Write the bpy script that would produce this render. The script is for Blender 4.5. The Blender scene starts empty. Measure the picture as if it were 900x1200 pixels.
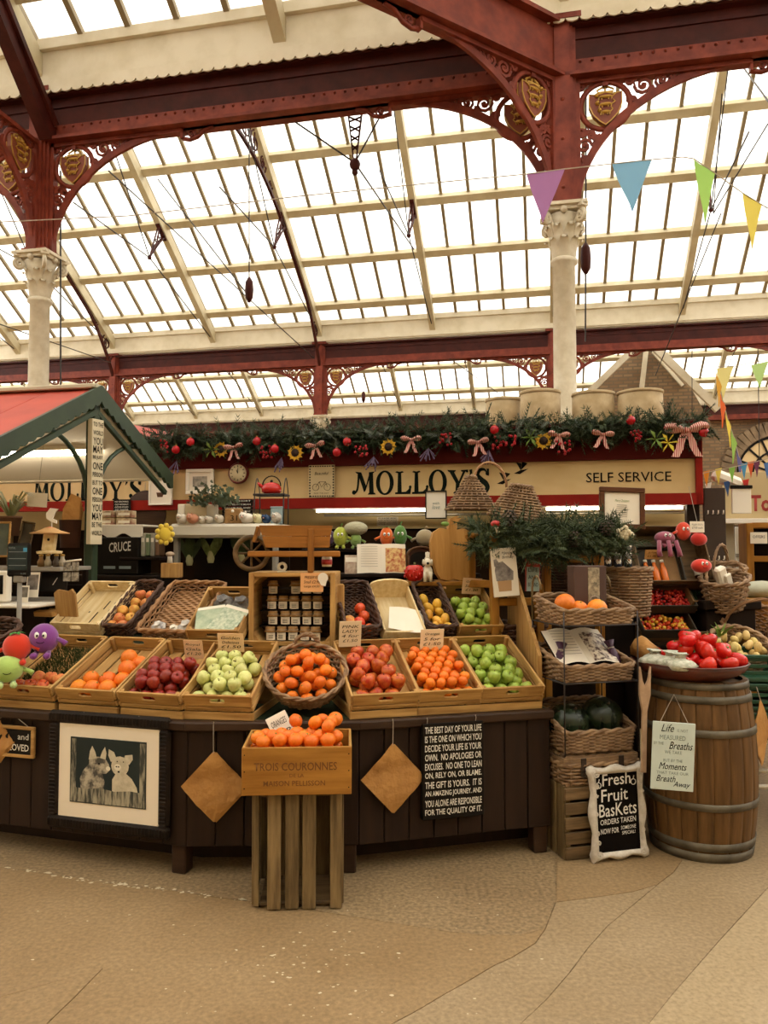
import bpy, bmesh, math, random
from mathutils import Vector, Matrix, noise as mnoise
random.seed(7)
SC = bpy.context.scene
COL = SC.collection
PI = math.pi
R = math.radians
# ---------------------------------------------------------------- camera
CAMH, FPX, PITCH = 1.55, 900.0, math.radians(2.54)
cam_d = bpy.data.cameras.new('camera')
cam_d.sensor_fit = 'VERTICAL'; cam_d.sensor_height = 36.0; cam_d.lens = 27.0
cam_d.clip_start = 0.05; cam_d.clip_end = 300
cam = bpy.data.objects.new('camera', cam_d); COL.objects.link(cam)
cam.location = (0, 0, CAMH); cam.rotation_euler = (PI/2 + PITCH, 0, 0)
SC.camera = cam
# ---------------------------------------------------------------- sky, exposure
world = bpy.data.worlds.new('overcast_sky'); SC.world = world
world.use_nodes = True
bg = world.node_tree.nodes['Background']
bg.inputs[0].default_value = (1.0, 0.955, 0.885, 1)
bg.inputs[1].default_value = 4.1
SC.view_settings.view_transform = 'Standard'
SC.view_settings.look = 'None'
SC.view_settings.gamma = 1.0
SC.view_settings.use_curve_mapping = False
SC.view_settings.exposure = 0.12
SC.cycles.max_bounces = 6; SC.cycles.diffuse_bounces = 4; SC.cycles.glossy_bounces = 3
SC.cycles.transmission_bounces = 4; SC.cycles.transparent_max_bounces = 12
SC.cycles.caustics_reflective = False; SC.cycles.caustics_refractive = False
SC.cycles.sample_clamp_indirect = 8
# ---------------------------------------------------------------- pixel <-> place
def ray(px, py):
    dx, dy = (px-450)/FPX, (600-py)/FPX
    return Vector((dx, math.cos(PITCH)-dy*math.sin(PITCH), math.sin(PITCH)+dy*math.cos(PITCH)))
CAMP = Vector((0, 0, CAMH))
def at(px, py, Y):
    r = ray(px, py); return CAMP + r*(Y/r.y)
def atz(px, py, z):
    r = ray(px, py); return CAMP + r*((z-CAMH)/r.z)
AX = R(12.0)                                   # the hall's long axis against the picture plane
UD = Vector((math.cos(AX), -math.sin(AX), 0)); VD = Vector((math.sin(AX), math.cos(AX), 0))
def UV(u, v, z=0.0): return UD*u + VD*v + Vector((0, 0, z))
def atv(px, py, v):
    r = ray(px, py); return CAMP + r*(v/r.dot(VD))
def uof(p): return p.dot(UD)
def online(P, Q, px, py=800):                  # where the sight line meets the plan line P-Q
    r = ray(px, py); P = Vector(P).to_2d(); Q = Vector(Q).to_2d(); d = Q-P
    t = (P.x*r.y-P.y*r.x)/(d.y*r.x-d.x*r.y)
    return P+d*t
# ---------------------------------------------------------------- materials
def s2l(c): return c/12.92 if c <= 0.04045 else ((c+0.055)/1.055)**2.4
def hx(h, k=1.0):
    h = h.lstrip('#'); return tuple(min(1, s2l(int(h[i:i+2], 16)/255)*k) for i in (0, 2, 4))+(1,)
MATS = {}
def mat(name, c, rough=.6, c2=None, scale=6, stretch=(1, 1, 1), detail=4, lo=.35, hi=.65, bump=0, bscale=None,
        var=0, metal=0, spec=.4, emit=None, trans=0, hue=0, c3=None, sheen=0, bdist=.01):
    if name in MATS: return MATS[name]
    m = bpy.data.materials.new(name); m.use_nodes = True; MATS[name] = m
    nt = m.node_tree; N = nt.nodes; L = nt.links
    p = N['Principled BSDF']
    p.inputs['Roughness'].default_value = rough; p.inputs['Metallic'].default_value = metal
    p.inputs['Specular IOR Level'].default_value = spec
    if sheen: p.inputs['Sheen Weight'].default_value = sheen
    c = hx(c) if isinstance(c, str) else c
    p.inputs['Base Color'].default_value = c
    out = None
    if c2 or bump:
        tc = N.new('ShaderNodeTexCoord'); mp = N.new('ShaderNodeMapping')
        mp.inputs['Scale'].default_value = tuple(scale*s for s in stretch)
        L.new(tc.outputs['Object'], mp.inputs['Vector'])
        if var:
            oi = N.new('ShaderNodeObjectInfo'); vm = N.new('ShaderNodeVectorMath'); vm.operation = 'SCALE'
            cb = N.new('ShaderNodeCombineXYZ'); ml = N.new('ShaderNodeMath'); ml.operation = 'MULTIPLY'; ml.inputs[1].default_value = 40
            L.new(oi.outputs['Random'], ml.inputs[0])
            for k in range(3): L.new(ml.outputs[0], cb.inputs[k])
            L.new(cb.outputs[0], mp.inputs['Location'])
        nz = N.new('ShaderNodeTexNoise'); nz.inputs['Scale'].default_value = 1; nz.inputs['Detail'].default_value = detail
        nz.inputs['Roughness'].default_value = .6
        L.new(mp.outputs[0], nz.inputs['Vector'])
    if c2:
        rp = N.new('ShaderNodeValToRGB'); rp.color_ramp.elements[0].position = lo; rp.color_ramp.elements[1].position = hi
        rp.color_ramp.elements[0].color = c; rp.color_ramp.elements[1].color = hx(c2) if isinstance(c2, str) else c2
        if c3:
            e = rp.color_ramp.elements.new((lo+hi)/2); e.color = hx(c3)
        L.new(nz.outputs['Fac'], rp.inputs[0]); out = rp.outputs[0]
    if var or hue:
        oi = N.new('ShaderNodeObjectInfo'); hs = N.new('ShaderNodeHueSaturation')
        mr = N.new('ShaderNodeMapRange'); mr.inputs[3].default_value = 1-var; mr.inputs[4].default_value = 1+var
        L.new(oi.outputs['Random'], mr.inputs[0]); L.new(mr.outputs[0], hs.inputs['Value'])
        if hue:
            mh = N.new('ShaderNodeMapRange'); mh.inputs[3].default_value = .5-hue; mh.inputs[4].default_value = .5+hue
            m2 = N.new('ShaderNodeMath'); m2.operation = 'FRACT'; m3 = N.new('ShaderNodeMath'); m3.operation = 'MULTIPLY'; m3.inputs[1].default_value = 7.31
            L.new(oi.outputs['Random'], m3.inputs[0]); L.new(m3.outputs[0], m2.inputs[0]); L.new(m2.outputs[0], mh.inputs[0]); L.new(mh.outputs[0], hs.inputs['Hue'])
        if out: L.new(out, hs.inputs['Color'])
        else: hs.inputs['Color'].default_value = c
        out = hs.outputs[0]
    if out: L.new(out, p.inputs['Base Color'])
    if bump:
        bp = N.new('ShaderNodeBump'); bp.inputs['Strength'].default_value = bump; bp.inputs['Distance'].default_value = bdist
        src = nz
        if bscale:
            src = N.new('ShaderNodeTexNoise'); src.inputs['Scale'].default_value = bscale; src.inputs['Detail'].default_value = 3
            L.new(tc.outputs['Object'], src.inputs['Vector'])
        L.new(src.outputs['Fac'], bp.inputs['Height']); L.new(bp.outputs[0], p.inputs['Normal'])
    if trans: p.inputs['Transmission Weight'].default_value = trans
    if emit:
        p.inputs['Emission Color'].default_value = c; p.inputs['Emission Strength'].default_value = emit
    return m
def wood(name, c, c2, axis=0, scale=9, rough=.6, var=.12, bump=.25, lo=.3, hi=.7):
    st = [4, 4, 4]; st[axis] = .35
    return mat(name, c, rough, c2, scale, st, 5, lo, hi, bump, var=var, bdist=.004, spec=.2)
# ---------------------------------------------------------------- mesh building
class MB:
    def __init__(s): s.v = []; s.f = []; s.s = []; s.m = []; s.mi = 0; s.X = Matrix()
    def add(s, vs, fs, smooth=False):
        o = len(s.v); X = s.X
        s.v += [tuple(X @ Vector(p)) for p in vs]
        s.f += [tuple(i+o for i in f) for f in fs]; s.s += [smooth]*len(fs); s.m += [s.mi]*len(fs)
        return s
    def box(s, c, d, rot=None):
        h = [x/2 for x in d]
        vs = [Vector((sx*h[0], sy*h[1], sz*h[2])) for sx in (-1, 1) for sy in (-1, 1) for sz in (-1, 1)]
        if rot is not None: vs = [rot @ p for p in vs]
        c = Vector(c)
        return s.add([p+c for p in vs], [(0, 1, 3, 2), (4, 6, 7, 5), (0, 4, 5, 1), (2, 3, 7, 6), (0, 2, 6, 4), (1, 5, 7, 3)])
    def cbox(s, c, d, b=.004, rot=None):
        hx_, hy, hz = [x/2 for x in d]; b = min(b, hx_*.8, hy*.8, hz*.8); vs = []; idx = {}
        for sx in (-1, 1):
            for sy in (-1, 1):
                for sz in (-1, 1):
                    for k in range(3):
                        p = [sx*(hx_-b), sy*(hy-b), sz*(hz-b)]; p[k] = (sx*hx_, sy*hy, sz*hz)[k]
                        idx[(sx, sy, sz, k)] = len(vs); vs.append(Vector(p))
        fs = []
        for k in range(3):
            a, b2 = [(1, 2), (2, 0), (0, 1)][k]
            for sg in (-1, 1):
                q = []
                for (i, j) in ((-1, -1), (1, -1), (1, 1), (-1, 1)):
                    t = [0, 0, 0]; t[k] = sg; t[a] = i; t[b2] = j; q.append(idx[(*t, k)])
                fs.append(tuple(q if sg > 0 else q[::-1]))
            for i in (-1, 1):
                for j in (-1, 1):
                    t0 = [0, 0, 0]; t1 = [0, 0, 0]; t0[k] = -1; t1[k] = 1; t0[a] = t1[a] = i; t0[b2] = t1[b2] = j
                    q = [idx[(*t0, a)], idx[(*t0, b2)], idx[(*t1, b2)], idx[(*t1, a)]]
                    fs.append(tuple(q if i*j < 0 else q[::-1]))
        for sx in (-1, 1):
            for sy in (-1, 1):
                for sz in (-1, 1):
                    q = [idx[(sx, sy, sz, k)] for k in range(3)]
                    fs.append(tuple(q if sx*sy*sz > 0 else q[::-1]))
        if rot is not None: vs = [rot @ p for p in vs]
        c = Vector(c)
        return s.add([p+c for p in vs], fs)
    def tube(s, pts, r, n=6, closed=False, flat=1.0, up=None):
        pts = [Vector(p) for p in pts]; K = len(pts)
        rs = r if isinstance(r, (list, tuple)) else [r]*K
        vs = []; prev = None
        for i, p in enumerate(pts):
            if closed: t = pts[(i+1) % K]-pts[i-1]
            else: t = pts[min(i+1, K-1)]-pts[max(i-1, 0)]
            if t.length < 1e-9: t = Vector((0, 0, 1))
            t.normalize()
            if prev is None:
                a = Vector(up) if up is not None else (Vector((0, 0, 1)) if abs(t.z) < .9 else Vector((1, 0, 0)))
            else: a = prev
            a = a - t*a.dot(t)
            if a.length < 1e-6: a = t.orthogonal()
            a.normalize(); prev = a; b = t.cross(a)
            for k in range(n):
                w = 2*PI*k/n+PI/n
                vs.append(p + a*(math.cos(w)*rs[i]) + b*(math.sin(w)*rs[i]*flat))
        fs = []
        for i in range(K if closed else K-1):
            j = (i+1) % K
            for k in range(n):
                k2 = (k+1) % n
                fs.append((i*n+k, i*n+k2, j*n+k2, j*n+k))
        if not closed:
            fs.append(tuple(range(n))[::-1]); fs.append(tuple((K-1)*n+k for k in range(n)))
        return s.add(vs, fs, n > 4)
    def lathe(s, prof, n=16, c=(0, 0, 0), sm=True, M=None, cap=True):
        c = Vector(c); vs = []; K = len(prof)
        for (r, z) in prof:
            for k in range(n):
                p = Vector((r*math.cos(2*PI*k/n), r*math.sin(2*PI*k/n), z))
                vs.append((M @ p if M is not None else p)+c)
        fs = [(i*n+k, i*n+(k+1) % n, (i+1)*n+(k+1) % n, (i+1)*n+k) for i in range(K-1) for k in range(n)]
        s.add(vs, fs, sm)
        o = len(s.v)-len(vs)
        if not cap: return s
        if prof[0][0] > 1e-4: s.f.append(tuple(o+k for k in range(n))[::-1]); s.s.append(False); s.m.append(s.mi)
        if prof[-1][0] > 1e-4: s.f.append(tuple(o+(K-1)*n+k for k in range(n))); s.s.append(False); s.m.append(s.mi)
        return s
    def ball(s, c, r, sc=(1, 1, 1), n=10, m=6, rot=None):
        prof = [(math.sin(PI*i/m)*r if 0 < i < m else 0, -math.cos(PI*i/m)*r) for i in range(m+1)]
        S = Matrix.Diagonal(sc)
        if rot is not None: S = rot @ S
        return s.lathe(prof, n, c, True, S)
    def prism(s, poly, t, c=(0, 0, 0), y0=None):
        """poly in the local x-z plane, thickness t along y (front at -t/2)"""
        a = -t/2 if y0 is None else y0; n = len(poly); cx, cy, cz = c
        vs = [(x+cx, a+cy, z+cz) for x, z in poly]+[(x+cx, a+t+cy, z+cz) for x, z in poly]
        ar = sum(poly[i][0]*poly[(i+1) % n][1]-poly[(i+1) % n][0]*poly[i][1] for i in range(n))
        fr = tuple(range(n)); bk = tuple(range(n, 2*n))[::-1]
        sd = [(i, i+n, (i+1) % n+n, (i+1) % n) for i in range(n)]
        if ar < 0: fr, bk, sd = fr[::-1], bk[::-1], [q[::-1] for q in sd]
        return s.add(vs, [fr, bk]+sd)
    def strip(s, rows, smooth=True, close=False):
        """grid of points rows[i][j]"""
        n = len(rows[0]); vs = [p for r in rows for p in r]
        fs = [(i*n+j, i*n+(j+1) % n, (i+1)*n+(j+1) % n, (i+1)*n+j) for i in range(len(rows)-1) for j in range(n if close else n-1)]
        return s.add(vs, fs, smooth)
    def mesh(s, name='mesh'):
        me = bpy.data.meshes.new(name); me.from_pydata(s.v, [], s.f)
        me.polygons.foreach_set('use_smooth', s.s)
        me.polygons.foreach_set('material_index', s.m); me.update()
        return me
    def obj(s, name, m, parent=None, loc=None, M=None):
        me = s.mesh(name)
        for x in (m if isinstance(m, (list, tuple)) else [m]): me.materials.append(x)
        return mobj(name, me, parent, loc, M)
def mobj(name, me, parent=None, loc=None, M=None):
    o = bpy.data.objects.new(name, me); COL.objects.link(o)
    if parent is not None: o.parent = parent
    if M is not None: o.matrix_basis = M
    elif loc is not None: o.location = loc
    return o
def tag(o, label, cat, group=None):
    o['label'] = label; o['category'] = cat
    if group: o['group'] = group
    return o
def thing(name, label, cat, loc=(0, 0, 0), rz=0, group=None, M=None):
    o = bpy.data.objects.new(name, None); COL.objects.link(o); o.empty_display_size = .05
    if M is not None: o.matrix_basis = M
    else: o.location = loc; o.rotation_euler = (0, 0, rz)
    return tag(o, label, cat, group)
def struct(o): o['kind'] = 'structure'; return o
def stuff(o): o['kind'] = 'stuff'; return o
def dup(root, M, label=None, group=None):
    r = root.copy(); COL.objects.link(r); r.matrix_basis = M
    if label: r['label'] = label
    if group: r['group'] = group
    for ch in list(root.children):
        c = ch.copy(); COL.objects.link(c); c.parent = r
        for g in list(ch.children):
            d = g.copy(); COL.objects.link(d); d.parent = c
    return r
def TR(loc, rz=0, rx=0, ry=0, s=1):
    return Matrix.Translation(Vector(loc)) @ Matrix.Rotation(rz, 4, 'Z') @ Matrix.Rotation(rx, 4, 'X') @ Matrix.Rotation(ry, 4, 'Y') @ Matrix.Scale(s, 4)
def RX(a): return Matrix.Rotation(a, 3, 'X')
def RY(a): return Matrix.Rotation(a, 3, 'Y')
def RZ(a): return Matrix.Rotation(a, 3, 'Z')
def spiral(cx, cz, r, a0, turns, d=1, n=14, inner=.15, y=0):
    out = []
    for i in range(n+1):
        t = i/n; w = a0+d*turns*2*PI*t; q = r*(1-(1-inner)*t)
        out.append((cx+q*math.cos(w), y, cz+q*math.sin(w)))
    return out
# lettering: flat print standing a hair proud of the surface, in the local x-z plane facing -y
def text(s, m, parent, w, h, c=(0, 0, 0), name='lettering', bold=0.0, shear=0.0, rot=0, depth=.0015, fit=True):
    cu = bpy.data.curves.new('t', 'FONT'); cu.body = s; cu.size = 1; cu.offset = bold; cu.shear = shear
    cu.resolution_u = 2; cu.fill_mode = 'FRONT'; cu.align_x = 'CENTER'
    ob = bpy.data.objects.new('t', cu)
    me = bpy.data.meshes.new_from_object(ob)
    bpy.data.objects.remove(ob); bpy.data.curves.remove(cu)
    if not me.vertices: return None
    xs = [v.co.x for v in me.vertices]; ys = [v.co.y for v in me.vertices]
    x0, x1, y0, y1 = min(xs), max(xs), min(ys), max(ys)
    kx = w/max(1e-6, x1-x0); ky = h/max(1e-6, y1-y0)
    if not fit: kx = ky = min(kx, ky)
    cr, sr = math.cos(rot), math.sin(rot)
    for v in me.vertices:
        x = (v.co.x-(x0+x1)/2)*kx; z = (v.co.y-(y0+y1)/2)*ky
        v.co = (c[0]+x*cr-z*sr, c[1]-depth, c[2]+x*sr+z*cr)
    me.name = name; me.materials.clear(); me.materials.append(m)
    return mobj(name, me, parent)
# ---- common materials
M_iron = mat('red_iron_paint', '#843a28', .5, '#66281b', 5, bump=.05, spec=.25)
M_iron_shade = mat('shaded_red_paint', '#481a13', .55, '#35100b', 4, spec=.2)  # shaded tone of the red iron paint, put into the colour
M_cream = mat('cream_timber_paint', '#dfd6c0', .55, '#cdc2a6', 2.5, (1, 1, 1), lo=.4, hi=.75)
M_stone = mat('cream_stone_paint', '#dbd2bd', .6, '#c5b99f', 5, bump=.3, bscale=30)
M_gold = mat('gold_paint', '#b48a3a', .4, metal=.3)
M_rod = mat('dark_rod', '#2b2422', .5)
M_black = mat('black_paint', '#15100b', .6, spec=.15)
M_white = mat('white_paint', '#e9e2d3', .5)
M_wicker = mat('wicker_brown', '#a08260', .7, '#6a4f38', 14, lo=.3, hi=.7, var=.15, bump=.2)
M_wickerd = mat('wicker_dark', '#5a3d2c', .6, '#3a261b', 14, lo=.3, hi=.7, var=.15, bump=.2)
M_wickerl = mat('wicker_pale', '#a97f55', .6, '#7c5836', 14, lo=.3, hi=.7, var=.12, bump=.2)
M_crate = wood('crate_pine', '#c39a5c', '#8d6432', 0)
M_crate_z = wood('crate_pine_upright', '#c39a5c', '#94693a', 2)
M_crate_y = wood('crate_pine_deep', '#c8a264', '#94693a', 1)
M_pale = wood('pale_pine', '#e6d2a6', '#cdb07a', 1)
M_old = wood('weathered_wood', '#86704c', '#4c3c27', 2, var=.18)
M_oldx = wood('weathered_wood_flat', '#775f41', '#453623', 0, var=.18)
M_kraft = mat('kraft_paper', '#b88747', .75, '#a0703a', 5, bump=.9, bscale=14, bdist=.02)
M_card = mat('kraft_card', '#e8c49a', .8, '#dcb388', 10)
M_ink = mat('black_ink', '#17120e', .8, spec=.1)
M_paper = mat('white_paper', '#e6ddcb', .8)
M_string = mat('grey_string', '#a89c8a', .8)
# ================================================================ the hall
def concrete(name, c, c2, sp):
    m = bpy.data.materials.new(name); m.use_nodes = True; N = m.node_tree.nodes; L = m.node_tree.links; p = N['Principled BSDF']
    tc = N.new('ShaderNodeTexCoord')
    n1 = N.new('ShaderNodeTexNoise'); n1.inputs['Scale'].default_value = 1.6; n1.inputs['Detail'].default_value = 6
    n2 = N.new('ShaderNodeTexNoise'); n2.inputs['Scale'].default_value = 55; n2.inputs['Detail'].default_value = 3
    n3 = N.new('ShaderNodeTexVoronoi'); n3.inputs['Scale'].default_value = 70
    for n in (n1, n2, n3): L.new(tc.outputs['Object'], n.inputs['Vector'])
    r1 = N.new('ShaderNodeValToRGB'); r1.color_ramp.elements[0].position = .35; r1.color_ramp.elements[1].position = .68
    r1.color_ramp.elements[0].color = hx(c); r1.color_ramp.elements[1].color = hx(c2); L.new(n1.outputs['Fac'], r1.inputs[0])
    r2 = N.new('ShaderNodeValToRGB'); r2.color_ramp.elements[0].position = .3; r2.color_ramp.elements[1].position = .72
    r2.color_ramp.elements[0].color = (1-sp, 1-sp, 1-sp*1.1, 1); r2.color_ramp.elements[1].color = (1+sp*.6, 1+sp*.6, 1+sp*.6, 1); L.new(n2.outputs['Fac'], r2.inputs[0])
    mx = N.new('ShaderNodeMix'); mx.data_type = 'RGBA'; mx.blend_type = 'MULTIPLY'; mx.inputs[0].default_value = 1
    L.new(r1.outputs[0], mx.inputs[6]); L.new(r2.outputs[0], mx.inputs[7])
    r3 = N.new('ShaderNodeValToRGB'); r3.color_ramp.elements[0].position = .10; r3.color_ramp.elements[1].position = .16
    r3.color_ramp.elements[0].color = (sp*1.6, sp*1.6, sp*1.6, 1); r3.color_ramp.elements[1].color = (0, 0, 0, 1); L.new(n3.outputs['Distance'], r3.inputs[0])
    m2 = N.new('ShaderNodeMix'); m2.data_type = 'RGBA'; m2.inputs[7].default_value = hx('#5e4b34')
    L.new(r3.outputs[0], m2.inputs[0]); L.new(mx.outputs[2], m2.inputs[6]); 
    # scuffs: sparse pale chips
    n4 = N.new('ShaderNodeTexNoise'); n4.inputs['Scale'].default_value = 7; n4.inputs['Detail'].default_value = 8; n4.inputs['Roughness'].default_value = .75
    L.new(tc.outputs['Object'], n4.inputs['Vector'])
    r4 = N.new('ShaderNodeValToRGB'); r4.color_ramp.elements[0].position = .70; r4.color_ramp.elements[1].position = .74
    r4.color_ramp.elements[0].color = (0, 0, 0, 1); r4.color_ramp.elements[1].color = (.6, .6, .6, 1); L.new(n4.outputs['Fac'], r4.inputs[0])
    m3 = N.new('ShaderNodeMix'); m3.data_type = 'RGBA'; m3.inputs[7].default_value = hx('#d8c7a6')
    L.new(r4.outputs[0], m3.inputs[0]); L.new(m2.outputs[2], m3.inputs[6]); L.new(m3.outputs[2], p.inputs['Base Color'])
    p.inputs['Roughness'].default_value = .62; p.inputs['Specular IOR Level'].default_value = .3
    bp = N.new('ShaderNodeBump'); bp.inputs['Strength'].default_value = .25; bp.inputs['Distance'].default_value = .004
    L.new(n2.outputs['Fac'], bp.inputs['Height']); L.new(bp.outputs[0], p.inputs['Normal'])
    MATS[name] = m; return m
MF_grey = concrete('speckled_concrete', '#967f5f', '#866f51', .42)
MF_tan = concrete('tan_resin_floor', '#957c5a', '#866c4a', .26)
MF_mid = concrete('worn_concrete', '#9a8567', '#8e7859', .26)
MF_pale = concrete('pale_concrete', '#a69273', '#9b8665', .24)
mb = MB(); mb.add([(-60, -20, -.004), (60, -20, -.004), (60, 90, -.004), (-60, 90, -.004)], [(0, 1, 2, 3)])
floor = struct(mb.obj('floor', MF_grey)); floor['label'] = 'worn tan concrete market floor'
def slab(pix, m):
    P = [atz(x, y, 0) for x, y in pix]; c = sum(P, Vector())/len(P)
    mb = MB(); Q = []
    n = len(P)
    for i, p in enumerate(P):
        d = (c-p); d.z = 0
        Q.append(p + d.normalized()*.0035)
    ar = sum(Q[i].x*Q[(i+1) % n].y-Q[(i+1) % n].x*Q[i].y for i in range(n))
    if ar < 0: Q = Q[::-1]
    mb.add([(q.x, q.y, 0) for q in Q]+[(q.x, q.y, -.0038) for q in Q], [tuple(range(n))]+[(i, i+n, (i+1) % n+n, (i+1) % n) for i in range(n)])
    return mb.obj('slab', m, floor)
J1 = [(-160, 996), (0, 1016), (60, 1025), (110, 1033), (180, 1041), (250, 1051), (330, 1061), (400, 1072), (470, 1083), (520, 1091), (566, 1096)]
CV = [(640, 1088), (628, 1105), (600, 1122), (580, 1131), (545, 1152), (520, 1166), (490, 1184), (460, 1200), (380, 1262)]
CR = [(800, 1008), (790, 1022), (770, 1037), (742, 1060), (712, 1085), (690, 1110), (668, 1140), (640, 1172), (612, 1198), (560, 1262)]
slab(J1+[(610, 1096), (640, 1088), (652, 1057), (648, 900), (-160, 900)], MF_grey)
D1 = [(-160, 1212), (0, 1168), (62, 1151), (120, 1135)]
D2 = [(120, 1135), (88, 1168), (55, 1200), (0, 1262)]
slab([(-160, 996)]+J1[1:]+[(610, 1096)]+CV+[(0, 1262), (55, 1200), (88, 1168), (120, 1135), (62, 1151), (0, 1168), (-160, 1212)], MF_tan)
slab(D1+D2[1:]+[(-160, 1262)], MF_tan)
slab([(652, 1057), (700, 1051), (742, 1045), (770, 1037)]+CR[3:]+CV[::-1], MF_mid)
slab([(652, 930), (652, 1057), (700, 1051), (742, 1045), (770, 1037), (790, 1022), (800, 1008), (822, 930)], MF_tan)
DG = [(1000, 930), (900, 1040), (840, 1106), (790, 1163), (760, 1200), (712, 1262)]
slab(CR+DG[::-1]+[(1000, 880), (822, 930)], MF_mid)
slab(DG+[(1200, 1262), (1200, 860), (1000, 880)], MF_pale)

rnd = random.Random(11); mb = MB()
def fleck(p, r):
    n = 7; a0 = rnd.random()*6; mb.add([(p.x+r*rnd.uniform(.4, 1.3)*math.cos(a0+k*2*PI/n), p.y+r*rnd.uniform(.3, .9)*math.sin(a0+k*2*PI/n), .0012) for k in range(n)], [tuple(range(n))])
for k in range(70):
    f = rnd.random()**.8*5; i = int(f); q = (J1[i+1][0]+(J1[i+2][0]-J1[i+1][0])*(f-i), J1[i+1][1]+(J1[i+2][1]-J1[i+1][1])*(f-i)); fleck(atz(q[0]+rnd.uniform(-5, 5), q[1]+rnd.uniform(-2, 2), 0), rnd.uniform(.003, .014))
for k in range(50): fleck(atz(rnd.gauss(360, 40), rnd.gauss(1130, 25), 0), rnd.uniform(.002, .01))
for k in range(60): fleck(atz(rnd.uniform(0, 640), rnd.uniform(1020, 1200), 0), rnd.uniform(.002, .007))
stuff(mb.obj('paint_flecks', mat('white_paint_fleck', '#cbbd9f', .7), floor))
# ---- brick
def brickmat():
    m = bpy.data.materials.new('old_brick'); m.use_nodes = True; N = m.node_tree.nodes; L = m.node_tree.links; p = N['Principled BSDF']
    tc = N.new('ShaderNodeTexCoord'); sx = N.new('ShaderNodeSeparateXYZ'); cb = N.new('ShaderNodeCombineXYZ')
    L.new(tc.outputs['Object'], sx.inputs[0]); L.new(sx.outputs['X'], cb.inputs['X']); L.new(sx.outputs['Z'], cb.inputs['Y'])
    b = N.new('ShaderNodeTexBrick'); b.inputs['Scale'].default_value = 1; b.inputs['Brick Width'].default_value = .3; b.inputs['Row Height'].default_value = .11
    b.inputs['Mortar Size'].default_value = .02; b.inputs['Color1'].default_value = hx('#94795a'); b.inputs['Color2'].default_value = hx('#7b6046'); b.inputs['Mortar'].default_value = hx('#6f604c')
    L.new(cb.outputs[0], b.inputs['Vector']); L.new(b.outputs['Color'], p.inputs['Base Color']); p.inputs['Roughness'].default_value = .85
    bp = N.new('ShaderNodeBump'); bp.inputs['Strength'].default_value = .5; bp.invert = True; L.new(b.outputs['Fac'], bp.inputs['Height']); L.new(bp.outputs[0], p.inputs['Normal'])
    return m
M_brick = brickmat()
MB_UV = lambda u, v, z=0: Matrix.Translation(UV(u, v, z)) @ Matrix.Rotation(-AX, 4, 'Z')     # local x = u, y = v
ROW1, ROW2, ROW3 = 8.73, 21.4, 34.07
BAY = 6.65; U0 = .21
COLU = [U0+BAY*k for k in range(-4, 3)]
ZC, ZG, ZT, ZE = 5.33, 6.8, 7.42, 8.05       # capital top, girder bottom, girder top, eave
SL = R(33)
# ---- glass
def glassmat():
    m = bpy.data.materials.new('roof_glass'); m.use_nodes = True; N = m.node_tree.nodes; L = m.node_tree.links
    N.remove(N['Principled BSDF']); o = N['Material Output']
    t = N.new('ShaderNodeBsdfTransparent'); t.inputs[0].default_value = (.97, .97, .96, 1)
    d = N.new('ShaderNodeBsdfTranslucent'); d.inputs[0].default_value = (.9, .89, .86, 1)
    g = N.new('ShaderNodeBsdfGlossy'); g.inputs['Roughness'].default_value = .15
    m1 = N.new('ShaderNodeMixShader'); m1.inputs[0].default_value = .65; L.new(t.outputs[0], m1.inputs[1]); L.new(d.outputs[0], m1.inputs[2])
    m2 = N.new('ShaderNodeMixShader'); m2.inputs[0].default_value = .03; L.new(m1.outputs[0], m2.inputs[1]); L.new(g.outputs[0], m2.inputs[2])
    L.new(m2.outputs[0], o.inputs['Surface']); return m
M_glass = glassmat()
PW = BAY/10
M_bar = mat('glazing_bar_paint', '#8f8166', .6); M_raf = mat('rafter_paint', '#cfc4a6', .6, '#bdb08e', 2)
SROWS = [.62, 1.87, 3.12, 4.37, 5.62]        # purlins, metres from the eave in plan
RIDGE = ROW2-ROW1 and (ROW2-ROW1)/2
cS, sS, tS = math.cos(SL), math.sin(SL), math.tan(SL)
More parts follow.
